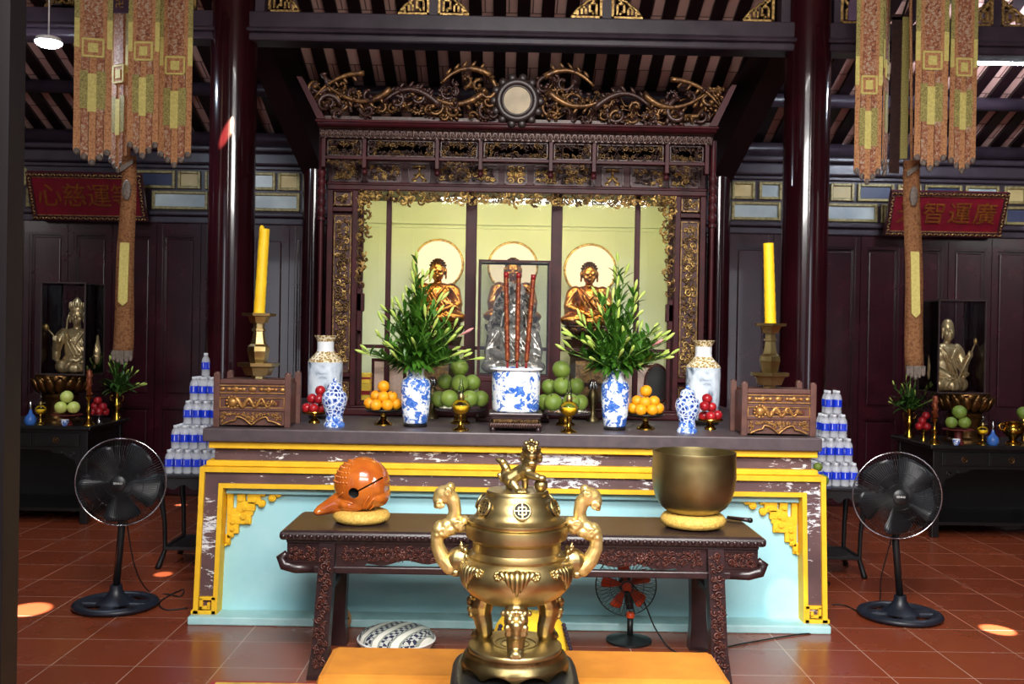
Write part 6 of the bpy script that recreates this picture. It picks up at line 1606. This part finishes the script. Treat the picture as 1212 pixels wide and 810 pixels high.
t = thing('fruit_bracket', 'small dark shelf holding green pomelos beside the right bottle stand', 'shelf', (pt(972,577,6.5).x, 6.5, 0)); q = MB(); zz_ = pt(972, 577.5, 6.5).z; q.lathe([(0,0),(.07,0),(.07,.01),(.014,.02),(.012,zz_-.02),(.06,zz_-.01),(.062,zz_),(0,zz_)], 20); q.build('shelf_dish', 'black_wood', t)
# ------------------------------------------------------------------ side altars
def cabinet(xin, sgn, Y0, Y1, zt, label):
    w = 1.75; xo = xin+sgn*w; cx = (xin+xo)/2; cy = (Y0+Y1)/2; hw = w/2; hd = (Y1-Y0)/2
    t = thing('side_altar_table', label, 'table', (cx, cy, 0))
    q = MB(); q.b2(-hw, hw, -hd, hd, zt-.035, zt, .008); q.b2(-hw+.03, hw-.03, -hd+.03, hd-.03, zt-.05, zt-.035); q.build('table_slab', 'black_wood', t)
    q = MB(); q.b2(-hw+.05, hw-.05, -hd+.06, hd-.05, zt-.2, zt-.05); q.build('carcass', 'black_wood', t)
    n = 4
    for i in range(n):
        a = -hw+.1+(2*hw-.2)*i/n; b = -hw+.1+(2*hw-.2)*(i+1)/n; q = MB(); q.b2(a+.012, b-.012, -hd+.045, -hd+.06, zt-.175, zt-.065, .004); q.b2(a+.03, b-.03, -hd+.04, -hd+.046, zt-.16, zt-.08, .002); d = q.build('drawer', 'black_wood', t)
        q = MB(); q.at(((a+b)/2, -hd+.036, zt-.12), (pi/2,0,0)); q.torus((0,0,0), .022, .004, 20, 6); q.lathe([(0,0),(.012,0),(.01,.008),(0,.01)], 12); q.build('drawer_ring', 'lotus_bronze', d)
    for sx in (-1, 1):
        for sy in (-1, 1): q = MB(); q.b2(sx*(hw-.07)-.03, sx*(hw-.07)+.03, sy*(hd-.08)-.03, sy*(hd-.08)+.03, 0, zt-.05, .006); q.build('leg', 'black_wood', t)
        q = MB(); z = zt-.2; x = sx*(hw-.1)
        q.prism([(x, z), (x-sx*.26, z), (x-sx*.22, z-.03), (x-sx*.14, z-.035), (x-sx*.1, z-.07), (x-sx*.05, z-.08), (x-sx*.03, z-.15), (x, z-.16)], -hd+.06, -hd+.075); q.at((0,-hd+.058,0)); curl(q, x-sx*.07, z-.04, .024, 0, 1.2, 1, .005); curl(q, x-sx*.15, z-.02, .014, 0, 1.2, -1, .004); q.at(); q.build('spandrel', 'black_wood', t)
    q = MB(); q.b2(-hw+.08, hw-.08, hd-.1, hd-.08, .1, zt-.2); q.b2(-hw+.06, hw-.06, -hd+.08, hd-.08, .1, .125); q.build('back_board', 'black_wood', t)
    return t
ZL = pt(106, 505, 8.05).z; ZRr = pt(1100, 527, 8.05).z; ZS = avg(ZL, ZRr)
cabinet(pt(108, 510, 8.07).x, -1, 8.05, 8.9, ZL, 'black side altar table with drawers at the left back wall')
cabinet(pt(1101, 525, 8.07).x, 1, 8.05, 8.9, ZRr, 'black side altar table with drawers at the right back wall')
mat('case_frame', (60,46,44), .35, c2=(44,34,34))
# left: crowned bodhisattva in case on lotus
def shrine_group(side, xl_, xr_, ytop, ybot, lot, Zt):
    Yc = 8.42; xa, xb = pt(xl_, 400, 8.2).x, pt(xr_, 400, 8.2).x; cx = (xa+xb)/2; w = (xb-xa)/2
    zb = pt((xl_+xr_)/2, ybot, 8.42).z; zt = pt((xl_+xr_)/2, ytop, 8.2).z
    r = (lot[1]-lot[0])/2*mpp(Yc); X = pt((lot[0]+lot[1])/2, 460, Yc).x
    hp = zb-Zt
    lo = lotus('lotus_pedestal', 'large bronze lotus on pedestal under the %s statue case' % side, (X, Yc, zb-.2), r*.92, .2, 'lotus_bronze', n=16, rows=2)
    q = MB(); q.lathe([(0,0),(r*.75,0),(r*.75,.02),(r*.6,.04),(r*.56,hp-.24),(r*.66,hp-.2),(0,hp-.2)], 24); q.build('pedestal_drum', 'lotus_bronze', lo, loc=(0,0,-(hp-.2)))
    case(cx, Yc, zb+.001, w, .2, zt-zb, 'tall glass case over the %s gilt statue on the side altar' % side, 'case_glass', 'case_frame', .011)
    return cx, Yc, zb+.006
cx, Yk_, zb = shrine_group('left', 46, 99.5, 334, 443, (38, 106), ZL)
gs = statue('bodhisattva_statue', 'seated gilt crowned statue holding a lotus bud in the left glass case', (cx+.02, Yk_+.02, zb), radians(12), .84, 'statue_gold', 'statue_gold', 'crowned', 1.1, kx=.72); gs.scale = (.82, .66, 1)
h_ = Vector((-.21*.84, -.165*.84, .35*.84)); q = MB(); q.tube([h_+Vector((.0,0,-.05)), h_+Vector((-.02,-.01,.03)), h_+Vector((-.07,-.03,.08))], .006, 6); q.build('lotus_stem', 'statue_gold', gs)
q = MB(); q.ball(h_+Vector((-.085,-.03,.095)), (.026,.026,.03), 12, 8); q.build('lotus_bud', 'gold_leaf', gs)
cx, Yk_, zb = shrine_group('right', 1112, 1169, 355, 465, (1109, 1176), ZRr)
ms = statue('monk_statue', 'seated gilt robed statue holding a staff in the right glass case', (cx-.02, Yk_+.02, zb), radians(14), .9, 'statue_gold', 'statue_gold', 'monk', 1.12, kx=.78); ms.scale = (.76, .62, 1)
h_ = Vector((.21*.9, -.165*.9, .35*.9)); q = MB(); q.tube([h_+Vector((-.14,0,-.2)), h_+Vector((0,-.01,.0)), h_+Vector((.06,-.01,.1))], .008, 8); q.build('staff', 'statue_gold', ms); q = MB(); q.ball(h_+Vector((.075,-.01,.12)), .03, 14, 10); q.build('staff_ball', 'gold_leaf', ms)
def brass_vase(px, yt, yf, Y, Z, label, hw=8):
    X = pt(px, yf, Y).x; m = mpp(Y); t = thing('brass_vase', label, 'vase', (X, Y, Z)); H = lambda u: (yf-yt)*m*u; w = hw*m
    q = MB(); q.lathe([(0,0),(w*.8,0),(w*.78,H(.06)),(w*.45,H(.2)),(w*.42,H(.34)),(w*.72,H(.46)),(w*.7,H(.56)),(w*.42,H(.7)),(w*.4,H(.84)),(w*.7,H(.97)),(w*.72,H(1)),(w*.5,H(.99)),(w*.3,H(.8)),(0,H(.7))], 24); q.build('vase_body', 'polished_brass', t)
    for s in (-1, 1): q = MB(); q.tube([(s*w*.42,0,H(.66)),(s*w*.85,0,H(.68)),(s*w*1.0,0,H(.78)),(s*w*.85,0,H(.86)),(s*w*.42,0,H(.86))], .004, 6); q.build('vase_handle', 'polished_brass', t)
    return (X, Y, Z+H(.97))
Ys = 8.16
tp = brass_vase(138, 465, 498, 8.72, ZL, 'brass vase with green sprays on the left side altar')
bouquet(tp, mpp(8.72), 46, 33, 34, 22, 150, 16, 21, 'green bud sprays in the brass vase on the left side altar', 'dark_leaf', .7, .8, 16, (.07,.13), 'flower_spray')
tp = brass_vase(1076, 484, 517, 8.74, ZRr, 'brass vase with green sprays on the right side altar')
bouquet(tp, mpp(8.72), 54, 33, 34, 22, 150, 16, 22, 'green bud sprays in the brass vase on the right side altar', 'dark_leaf', .7, .8, 16, (.07,.13), 'flower_spray')
def stick_candle(px, yt, yf, Y, Z, label):
    X = pt(px, yf, Y).x; m = mpp(Y); t = thing('brass_candlestick', label, 'candlestick', (X, Y, Z)); H = (yf-yt)*m
    q = MB(); q.lathe([(0,0),(7*m,0),(6.5*m,H*.03),(3*m,H*.1),(1.8*m,H*.2),(3.4*m,H*.26),(1.6*m,H*.32),(1.5*m,H*.44),(4*m,H*.5),(1.4*m,H*.54),(0,H*.54)], 18); q.build('candlestick_body', 'polished_brass', t)
    q = MB(); q.cyl((0,0,H*.53),(0,0,H*.97), 3*m, 12); 
    for j in range(14): a = j*1.1; q.ball((3*m*cos(a), 3*m*sin(a), H*(.56+.027*j)), 1.3*m, 6, 4)
    q.build('red_candle', 'incense_gold', t); q = MB(); q.cyl((0,0,H*.96),(0,0,H), 1.6*m, 8); q.build('candle_tip', 'lamp_glass', t)
stick_candle(105, 433, 500, 8.14, ZL, 'slim brass candlestick with red dragon candle on the left side altar')
stick_candle(1106, 460, 519, 8.14, ZRr, 'slim brass candlestick with red dragon candle on the right side altar')
def fruit_dish(px, yp, yf, hw, Y, Z, label, mm):
    X = pt(px, yf, Y).x; m = mpp(Y); z = max(.03, pt(px, yp, Y).z-Z); t = thing('fruit_stand', label, 'fruit stand', (X, Y, Z)); w = hw*m
    q = MB(); q.lathe([(0,0),(w*.4,0),(w*.36,.008),(w*.2,z*.5),(w*.3,z-.014),(w,z),(w*.96,z+.004),(0,z-.006)], 28); q.build('dish_body', mm, t)
fruit_dish(117, 491.5, 500, 9, 8.38, ZL, 'small pale stand under the red apples on the left side altar', 'chrome')
for k, (x, y) in enumerate([(115.7,474.5),(112.6,481),(122,481.5),(110,487),(117,487.5),(124.5,487.5)]):
    fruit('apple', 'apple', x, y, 4.8, 8.38+[0,.02,-.02,.03,-.04,.03][k], 'red apple %s on the left side altar' % ['topping the small pile', 'in the middle row at left', 'in the middle row at right', 'at the left bottom corner', 'at the front bottom', 'at the right bottom corner'][k], 'apples on the left side altar', 'red_apple', k, calyx=False)
fruit_dish(1093, 509.5, 519, 8, 8.4, ZRr, 'small brass stand under the red apples on the right side altar', 'polished_brass')
for k, (x, y) in enumerate([(1096,492),(1091.5,498),(1088,504.5),(1097,505)]):
    fruit('apple', 'apple', x, y, 4.8, 8.4+[0,.01,.02,-.03][k], 'red apple %s on the right side altar' % ['topping the small pile', 'in the middle of the pile', 'at the left bottom corner', 'at the front bottom'][k], 'apples on the right side altar', 'red_apple', k, calyx=False)
fruit_dish(79, 491, 500, 18, 8.14, ZL, 'wide patterned red dish under the pale green apples', 'tray_red')
for k, (x, y, r) in enumerate([(79,470,7.6),(72,482.5,7.4),(87,482.5,7.4)]): fruit('guava', 'guava', x, y, r, 8.14+[0,-.03,.0][k], 'pale green guava %s on the left side altar' % ('on top of the three', 'at the left of the three', 'at the right of the three')[k], 'guavas on the left side altar', 'pale_apple', k, calyx=False)
fruit_dish(1134, 508.5, 518, 18, 8.15, ZRr, 'wide patterned red dish under the green pomelos on the right side altar', 'tray_red')
for k, (x, y, r) in enumerate([(1135.5,488,8.5),(1126,500.5,7),(1141.5,500.5,7.4)]): fruit('pomelo', 'pomelo', x, y, r, 8.15+[0,-.03,.0][k], 'green pomelo %s on the right side altar' % ('on top of the three', 'at the left of the three', 'at the right of the three')[k], 'pomelos on the right side altar', 'pomelo_peel', k, calyx=False)
def cup(px, yf, Y, Z, label):
    X = pt(px, yf, Y).x; t = thing('tea_cup', label, 'cup', (X, Y, Z)); q = MB(); q.lathe([(0,0),(.016,0),(.02,.01),(.03,.03),(.032,.05),(.029,.05),(.02,.015),(0,.012)], 20); q.build('cup_body', 'porcelain_blue_band', t); q = MB(); q.torus((0,0,.05), .0305, .003, 24, 5); q.build('rim', 'porcelain_white', t)
cup(76.5, 500, 8.06, ZL, 'small blue and white cup in front of the guavas'); cup(1132, 519, 8.06, ZRr, 'small blue and white cup in front of the pomelos on the right side altar')
oil_lamp(48, 470, 500, 8.14, ZL, 'small glass oil lamp left of the guavas on the left side altar', .62)
oil_lamp(1163, 490, 519, 8.14, ZRr, 'small glass oil lamp right of the pomelos on the right side altar', .6)
def flask(px, Y, Z, label):
    X = pt(px, 500, Y).x; m = mpp(Y); t = thing('blue_flask', label, 'flask', (X, Y, Z)); q = MB(); q.lathe([(0,0),(5*m,0),(7*m,4*m),(6*m,9*m),(2.4*m,13*m),(1.4*m,18*m),(0,18*m)], 20); q.build('flask_body', 'cup_blue', t); q = MB(); q.lathe([(1.4*m,17.5*m),(1.8*m,22*m),(1*m,27*m),(0,29*m)], 12); q.build('flask_neck', 'chrome', t)
flask(36, 8.14, ZL, 'little blue flask with silver neck at the end of the left side altar'); flask(1175.5, 8.14, ZRr, 'little blue flask with silver neck beside the small brass censer')
X = pt(1199, 520, 8.2).x; m = mpp(8.2); t = thing('small_censer', 'small brass two-handled censer near the right edge of the right side altar', 'censer', (X, 8.2, ZRr))
q = MB(); q.lathe([(0,0),(9*m,0),(8.5*m,2*m),(4*m,5*m),(5*m,8*m),(11*m,13*m),(13*m,18*m),(11*m,22*m),(9*m,24*m),(11*m,27*m),(10*m,27*m),(8*m,22*m),(0,20*m)], 28); q.build('censer_bowl', 'polished_brass', t)
for s in (-1, 1): q = MB(); q.tube([(s*11*m,0,17*m),(s*16*m,0,18*m),(s*17*m,0,23*m),(s*13*m,0,25*m),(s*10*m,0,23*m)], 1.4*m, 7); q.build('censer_handle', 'polished_brass', t)
fruit('pomelo', 'pomelo', 1212, 489, 8, 8.5, 'green pomelo behind the small brass censer at the right edge', None, 'pomelo_peel', 9, calyx=False)
fruit_dish(1212, 497, 519, 10, 8.5, ZRr, 'brass stand under the green pomelo at the right edge', 'polished_brass')
# ------------------------------------------------------------------ hanging embroidered banners
def strip(parent, cx, cy, w, ztop, zbot, rz, u_med, seed, dark=False):
    """embroidered banner strip of length L hanging from ztop; medallion at fraction u_med"""
    L = ztop-zbot; zm = ztop-L*u_med; t = .006; s_ = .14*w
    q = MB(); q.b2(-w*.36, w*.36, -t/2, t/2, zm+.03, ztop, 0); o = q.build('banner_strip', 'banner_cloth', parent, loc=(cx, cy, 0), rot=(0,0,rz))
    q = MB(); q.b2(-w*.24, w*.24, -t*1.2, t*1.2, zm+.07, ztop-.02); q.build('embroidered_panel', 'banner_brocade', o)
    for s in (-1, 1):
        q = MB(); q.mi = 0; q.b2(s*w*.36, s*w*.5, -t*.7, t*.7, zm+.19, ztop); q.mi = 1; q.b2(s*w*.36, s*w*.5, -t*.8, t*.8, zm+.0, zm+.19); q.build('fringe_edge', ['banner_fringe', 'banner_pale'], o)
    q = MB(); q.mi = 0; m = .05*w/.23
    for a in (-1, 1): q.b2(a*w*.27-.006, a*w*.27+.006, -t*2.2, t*1.2, zm-.055, zm+.06); q.b2(-w*.27, w*.27, -t*2.2, t*1.2, zm+a*.056-.006, zm+a*.056+.006)
    q.mi = 1; q.b2(-w*.27, w*.27, -t*1.8, t*1.2, zm-.055, zm+.055); q.mi = 0; q.b2(-w*.13, w*.13, -t*2.4, t, zm-.03, zm+.03)
    q.build('square_medallion', ['banner_pale', 'banner_cloth'], o)
    # tongues
    n = 5; tw = w/n
    for i in range(n):
        x = -w/2+(i+.5)*tw; e = abs(i-2); zb = zbot+.035*e
        q = MB(); q.mi = i % 2; q.b2(x-tw*.47, x+tw*.47, -t/2-(.004 if i % 2 else 0), t/2-(.004 if i % 2 else 0), zb+.02, zm+(.03 if i in (0,4) else -.06)); q.build('banner_tongue', ['banner_cloth', 'banner_brocade'], o)
        q = MB(); q.ball((x, 0, zb+.012), (tw*.5, .014, .02), 8, 6); q.ball((x, -.006, zb+.022), (tw*.4, .01, .014), 8, 6); q.build('tongue_tip', 'banner_tip', o)
    zl_ = zm-.13-(L*.0)
    q = MB(); q.mi = 1; q.b2(-w*.13, w*.1, -t*1.6, -t*.8, zm-.42, zm-.17); q.mi = 0
    q.b2(-w*.34, -w*.13, -t*1.4, -t*.7, zm-.4, zm-.15); q.b2(w*.1, w*.34, -t*1.4, -t*.7, zm-.4, zm-.15); q.build('pale_apron', ['banner_fringe', 'banner_pale'], o)
    return o
def banner(label, Y, strips, stream, ztop, seed):
    sx = pt(stream[0][0], 100, Y).x
    t = thing('hanging_banner', label, 'banner', (sx, Y, ztop))
    X0, Z0 = sx, ztop
    for (pa, pb, ybot, ymed, dy, rz) in strips:
        Yk = Y+dy; a, b = pt(pa, ybot, Yk).x, pt(pb, ybot, Yk).x; zb = pt((pa+pb)/2, ybot, Yk).z; zm = pt((pa+pb)/2, ymed, Yk).z
        o = strip(t, (a+b)/2-X0, dy, (b-a)/max(.5, cos(rz)), 0, zb-Z0, rz, (Z0-zm)/(Z0-zb), seed)
    # canopy ring holding the strips above the frame
    q = MB(); q.torus((0,0,.0), .3, .014, 32, 6); q.b2(-.3,.3,-.01,.01,-.01,.01); q.b2(-.01,.01,-.3,.3,-.01,.01); q.build('hanging_hoop', 'table_wood', t)
    q = MB(); zc_ = zr(Y)-.07; q.cyl((0,0,0),(0,0,zc_-ztop), .006, 6); q.build('hanging_cord', 'black_rubber', t)
    # long central streamer, slightly swung
    (xa, ya), (xb, yb), w0, w1 = stream
    A = Vector((0, .05, -.02)); B = Vector((pt(xb, yb, Y+.05).x-X0, .05, pt(xb, yb, Y+.05).z-Z0)); Tm = Vector((pt(xa, ya, Y+.05).x-X0, .05, pt(xa, ya, Y+.05).z-Z0))
    q = MB(); m = mpp(Y); 
    rows = []
    for k in range(13):
        u = k/12; p = Tm.lerp(B, u)+Vector((0, .012*sin(u*9), 0)); w = (w0+(w1-w0)*u)*m/2
        rows.append([q.v((p.x-w, p.y, p.z)), q.v((p.x-w*.4, p.y-.012, p.z)), q.v((p.x+w*.4, p.y-.012, p.z)), q.v((p.x+w, p.y, p.z))])
    for R0, R1 in zip(rows, rows[1:]):
        for j in range(3): q.mi = 1 if j == 1 else 0; q.f([R0[j], R0[j+1], R1[j+1], R1[j]], True)
    bmesh.ops.solidify(q.bm, geom=list(q.bm.faces), thickness=.005); o = q.build('streamer', ['banner_cloth', 'banner_cloth'], t)
    q = MB(); p0, p1 = Tm.lerp(B, .43), Tm.lerp(B, .72); w = w1*m*.22; q.prism([(p0.x-w, p0.z), (p0.x+w, p0.z), (p1.x+w, p1.z), (p1.x, p1.z-.03), (p1.x-w, p1.z)], .018, .03); q.build('streamer_patch', 'banner_pale', o)
    q = MB(); p0, p1 = Tm.lerp(B, .04), Tm.lerp(B, .17); q.prism([(p0.x-w*1.5, p0.z-.02), (p0.x+w*1.2, p0.z+.03), (p0.x+w*1.2, p0.z+.0), (p0.x-w*1.5, p0.z-.06)], .018, .03); q.ball((p1.x, .026, p1.z), (w*1.0, .01, .07), 8, 6); q.build('streamer_patch', 'banner_tip', o)
    for k in range(5):
        q = MB(); x = B.x+(k-2)*w1*m*.2; z = B.z-.005-.012*(2-abs(k-2)); q.b2(x-w1*m*.095, x+w1*m*.095, .036+.004*(k%2), .044+.004*(k%2), z, B.z+.05); q.ball((x, .04, z), (w1*m*.1, .01, .016), 8, 6); q.build('streamer_tip', 'banner_tip', o)
    q = MB(); q.tube([A, Tm], .01, 6); q.build('streamer_cord', 'banner_cloth', t)
    return t
YBn = 6.6; zbt = pt(600, -40, YBn).z
bl = banner('cluster of embroidered orange prayer banners hanging at left with long streamer over the left side altar', YBn, [(88, 129, 195, 57, -.06, .25), (126, 153, 204, 88, .22, -.5), (150, 187, 187, 61, -.14, 0), (186, 226, 198, 78, .06, 0)], ((153, 185), (145, 424), 17, 25), zbt, 1)
br = banner('cluster of embroidered orange prayer banners hanging at right with long streamer over the right side altar', YBn, [(1010, 1042, 218, 101, -.1, 0), (1040, 1053, 208, 83, .02, 1.0), (1081, 1120, 202, 72, -.12, 0), (1122, 1154, 205, 80, .04, 0)], ((1079, 190), (1083, 442), 20, 23), zbt, 2)
bl['label'] = 'orange embroidered prayer banner cluster with long streamer over the left side altar'; br['label'] = 'orange embroidered prayer banner cluster with long streamer over the right side altar'
# strip with one dark half in the middle of the right cluster, and manji valances
def dark_strip(parent, pa, pb, ytop, ybot, dy):
    Y = YBn+dy; a, b = pt(pa, ytop, Y).x, pt(pb, ytop, Y).x; za, zb = pt(pa, ytop, Y).z, pt(pa, ybot, Y).z; x0, z0 = parent.location.x, parent.location.z
    q = MB(); q.mi = 0; q.b2(a-x0, (a+b)/2-x0, dy, dy+.006, zb-z0, za-z0); q.mi = 1; q.b2((a+b)/2-x0, b-x0-.02, dy-.01, dy+.006, zb-z0+.1, za-z0); q.mi = 0; q.b2(a-x0, b-x0, dy, dy+.01, za-z0-.02, za-z0+.02); q.build('dark_half_strip', ['carved_dark', 'banner_fringe'], parent)
    q = MB(); q.tube([((a+b)/2-x0, dy, za-z0), ((a+b)/2-x0, dy*.3, -.02)], .008, 6); q.build('strip_cord', 'black_rubber', parent)
dark_strip(br, 1056, 1080, 20, 205, .26)
def valance(parent, px, py, w, dy):
    Y = YBn+dy; c = pt(px, py, Y); x0, z0 = parent.location.x, parent.location.z; a = w*mpp(Y)/2
    q = MB(); P = [(-a, -.06), (a, -.06), (a, .05)] + [(a-2*a*k/16, .05+.035*abs(sin(k/16*pi*1.5+.3))) for k in range(1, 16)] + [(-a, .05)]
    q.prism(P, -.006, .004); o = q.build('valance', 'maroon_valance', parent, loc=(c.x-x0, dy, c.z-z0))
    q = MB(); s = .022; th = .006
    def seg(x0_, z0_, x1_, z1_): q.b2(min(x0_,x1_)-th/2, max(x0_,x1_)+th/2, -.011, -.006, min(z0_,z1_)-th/2, max(z0_,z1_)+th/2)
    seg(-s,0,s,0); seg(0,-s,0,s); seg(0,s,-s,s); seg(s,0,s,s); seg(0,-s,s,-s); seg(-s,0,-s,-s); q.build('gold_emblem', 'gold_leaf', o)
valance(br, 1023, 14, 38, -.09); valance(bl, 142, 5, 22, .18)
# ------------------------------------------------------------------ red signboards
def sign(xa, xb, yt, yb, chars, label, hid):
    Yb_ = 9.42; tilt = radians(22); a, b = pt(xa, yb, Yb_).x, pt(xb, yb, Yb_).x; cx = (a+b)/2; w = (b-a)/2; z0 = pt((xa+xb)/2, yb, Yb_).z; z1 = pt((xa+xb)/2, yt, Yb_-.2).z; h = (z1-z0)/cos(tilt)
    t = thing('red_signboard', label, 'signboard', (cx, Yb_, z0)); t.rotation_euler = (tilt, 0, 0)
    q = MB(); q.b2(-w, w, 0, .03, 0, h); q.build('board', 'sign_red', t)
    q = MB(); f = .045
    for (x0, x1, z0_, z1_) in ((-w,w,0,f),(-w,w,h-f,h),(-w,-w+f,f,h-f),(w-f,w,f,h-f)):
        q.mi = 1; q.b2(x0, x1, -.018, .0, z0_, z1_, .004); q.mi = 0
        n = int(max(x1-x0, z1_-z0_)/.028); 
        for k in range(n):
            u = (k+.5)/n; c = (x0+(x1-x0)*u, -.02, z0_+f/2) if x1-x0 > z1_-z0_ else (x0+f/2, -.02, z0_+(z1_-z0_)*u)
            q.at(c, (0, .7 if k % 2 else -.7, 0)); q.ball((0,0,0), (.016, .006, .007), 6, 4); q.at()
    q.mi = 0; q.b2(-w+f, w-f, -.012, -.002, f, f+.006); q.b2(-w+f, w-f, -.012, -.002, h-f-.006, h-f); q.build('gilt_frame', ['gold_leaf', 'red_ground'], t)
    n = len(chars)
    for k, ch in enumerate(chars):
        if ch == ' ': continue
        x = -w+f+.03+(2*w-2*f-.06)*(k+.5)/n; lettering('gold_character', ch, h*.52, .006, 'char_gold', t, (x, -.008, h*.49))
mat('sign_red', (122,16,34), .35, c2=(100,12,28), ns=8)
sign(40, 174.5, 204, 261, '心慈運等', 'red signboard with gold characters above the left side altar, ending in the heart sign', 0)
sign(1046, 1184, 226, 280, '光智運廣', 'red signboard with dim gold characters above the right side altar', 0)
for o in COL.objects:
    pass
# ------------------------------------------------------------------ ceiling lamps
YLm = 7.55
a, b = pt(1154, 70, YLm), pt(1280, 71, YLm); t = thing('tube_lamp', 'bright white tube lamp hanging at the right edge', 'lamp', ((a.x+b.x)/2, YLm, a.z)); hl = (b.x-a.x)/2
q = MB(); q.cyl((-hl,0,0),(hl,0,0), .04, 14); q.build('tube', 'tube_light', t)
q = MB(); q.b2(-hl-.02, hl+.02, -.03, .03, .045, .085, .005)
for s in (-1, 1): q.cyl((s*(hl+.0),0,0),(s*(hl+.02),0,0), .032, 14)
q.build('lamp_housing', 'white_paint', t)
for s in (-1, 1): q = MB(); q.cyl((s*hl*.6,0,.07),(s*hl*.6,0,zr(YLm)-.07-a.z), .004, 6); q.build('hanging_wire', 'black_rubber', t)
Yl2 = 7.0; c = pt(57.5, 50, Yl2); t = thing('disc_lamp', 'bright round lamp hanging under the roof at upper left', 'lamp', c); R = 15*mpp(Yl2)
q = MB(); q.lathe([(0,-.03),(R*.7,-.028),(R*.95,-.012),(R,.0)], 32); q.build('lamp_diffuser', 'disc_light', t)
q = MB(); q.lathe([(R,0),(R*1.02,.004),(R*.9,.03),(0,.04)], 32); q.cyl((0,0,.03),(0,0,zr(Yl2)-.07-c.z), .006, 6); q.build('lamp_housing', 'white_paint', t)
# ------------------------------------------------------------------ lights and view
def area(name, loc, rot, sx, sy, power, col):
    l = bpy.data.lights.new(name, 'AREA'); l.shape = 'RECTANGLE'; l.size = sx; l.size_y = sy; l.energy = power; l.color = col
    o = bpy.data.objects.new(name, l); COL.objects.link(o); o.location = loc; o.rotation_euler = rot; return o
area('daylight_sky', (0, -2.8, 4.4), (radians(66), 0, 0), 6.0, 1.4, 900, (1, .97, .93))
area('daylight_courtyard', (0, -1.0, 6.3), (radians(46), 0, 0), 4.0, 1.4, 950, (1, .97, .93))
for x in (-4.1, 4.1): area('daylight_doorway', (x, -.6, 1.7), (radians(90), 0, 0), 1.3, 2.6, 38, (.86, .92, 1))
def spot(name, src, dst, power, ang, col, blend=.3, sx=1, roll=0):
    l = bpy.data.lights.new(name, 'SPOT'); l.energy = power; l.spot_size = radians(ang); l.spot_blend = blend; l.color = col; l.shadow_soft_size = .01
    o = bpy.data.objects.new(name, l); COL.objects.link(o); o.location = src
    o.rotation_euler = ((Vector(dst)-Vector(src)).to_track_quat('-Z', 'Y').to_matrix() @ Matrix.Rotation(roll, 3, 'Z')).to_euler(); o.scale = (sx, 1, 1); return o
for px, py, pw, an, src in ((34, 722, 26000, 2.6, (-2.2, 2.2, 4.6)), (193, 680, 8000, 1.3, (-2.0, 3.2, 4.6)), (1181, 746, 26000, 1.9, (3.4, 2.2, 4.6)), (930, 712, 700, 3.0, (1.2, 1.9, 3.4)), (214, 598, 3000, 2.0, (-2.9, 8.9, 3.4))):  # last spot is added overhead to stand in for daylight under the back wall
    spot('sunbeam', src, onz(px, py, 0) if px != 930 else pt(px, py, 5.5), pw, an, (1, .95, .84), .5)
c = pt(268, 158, YC-.16); spot('sunbeam', (-1.2, 3.0, 4.4), c, 26000, 3.2, (1, .62, .36), .6, .28, radians(-24))
w = bpy.data.worlds.new('world'); scene.world = w; w.use_nodes = True
bg = w.node_tree.nodes['Background']; bg.inputs[0].default_value = (.75, .85, 1, 1); bg.inputs[1].default_value = .5
vs = scene.view_settings; vs.view_transform = 'Standard'; vs.look = 'None'; vs.exposure = 0.0; vs.gamma = 1; vs.use_curve_mapping = False
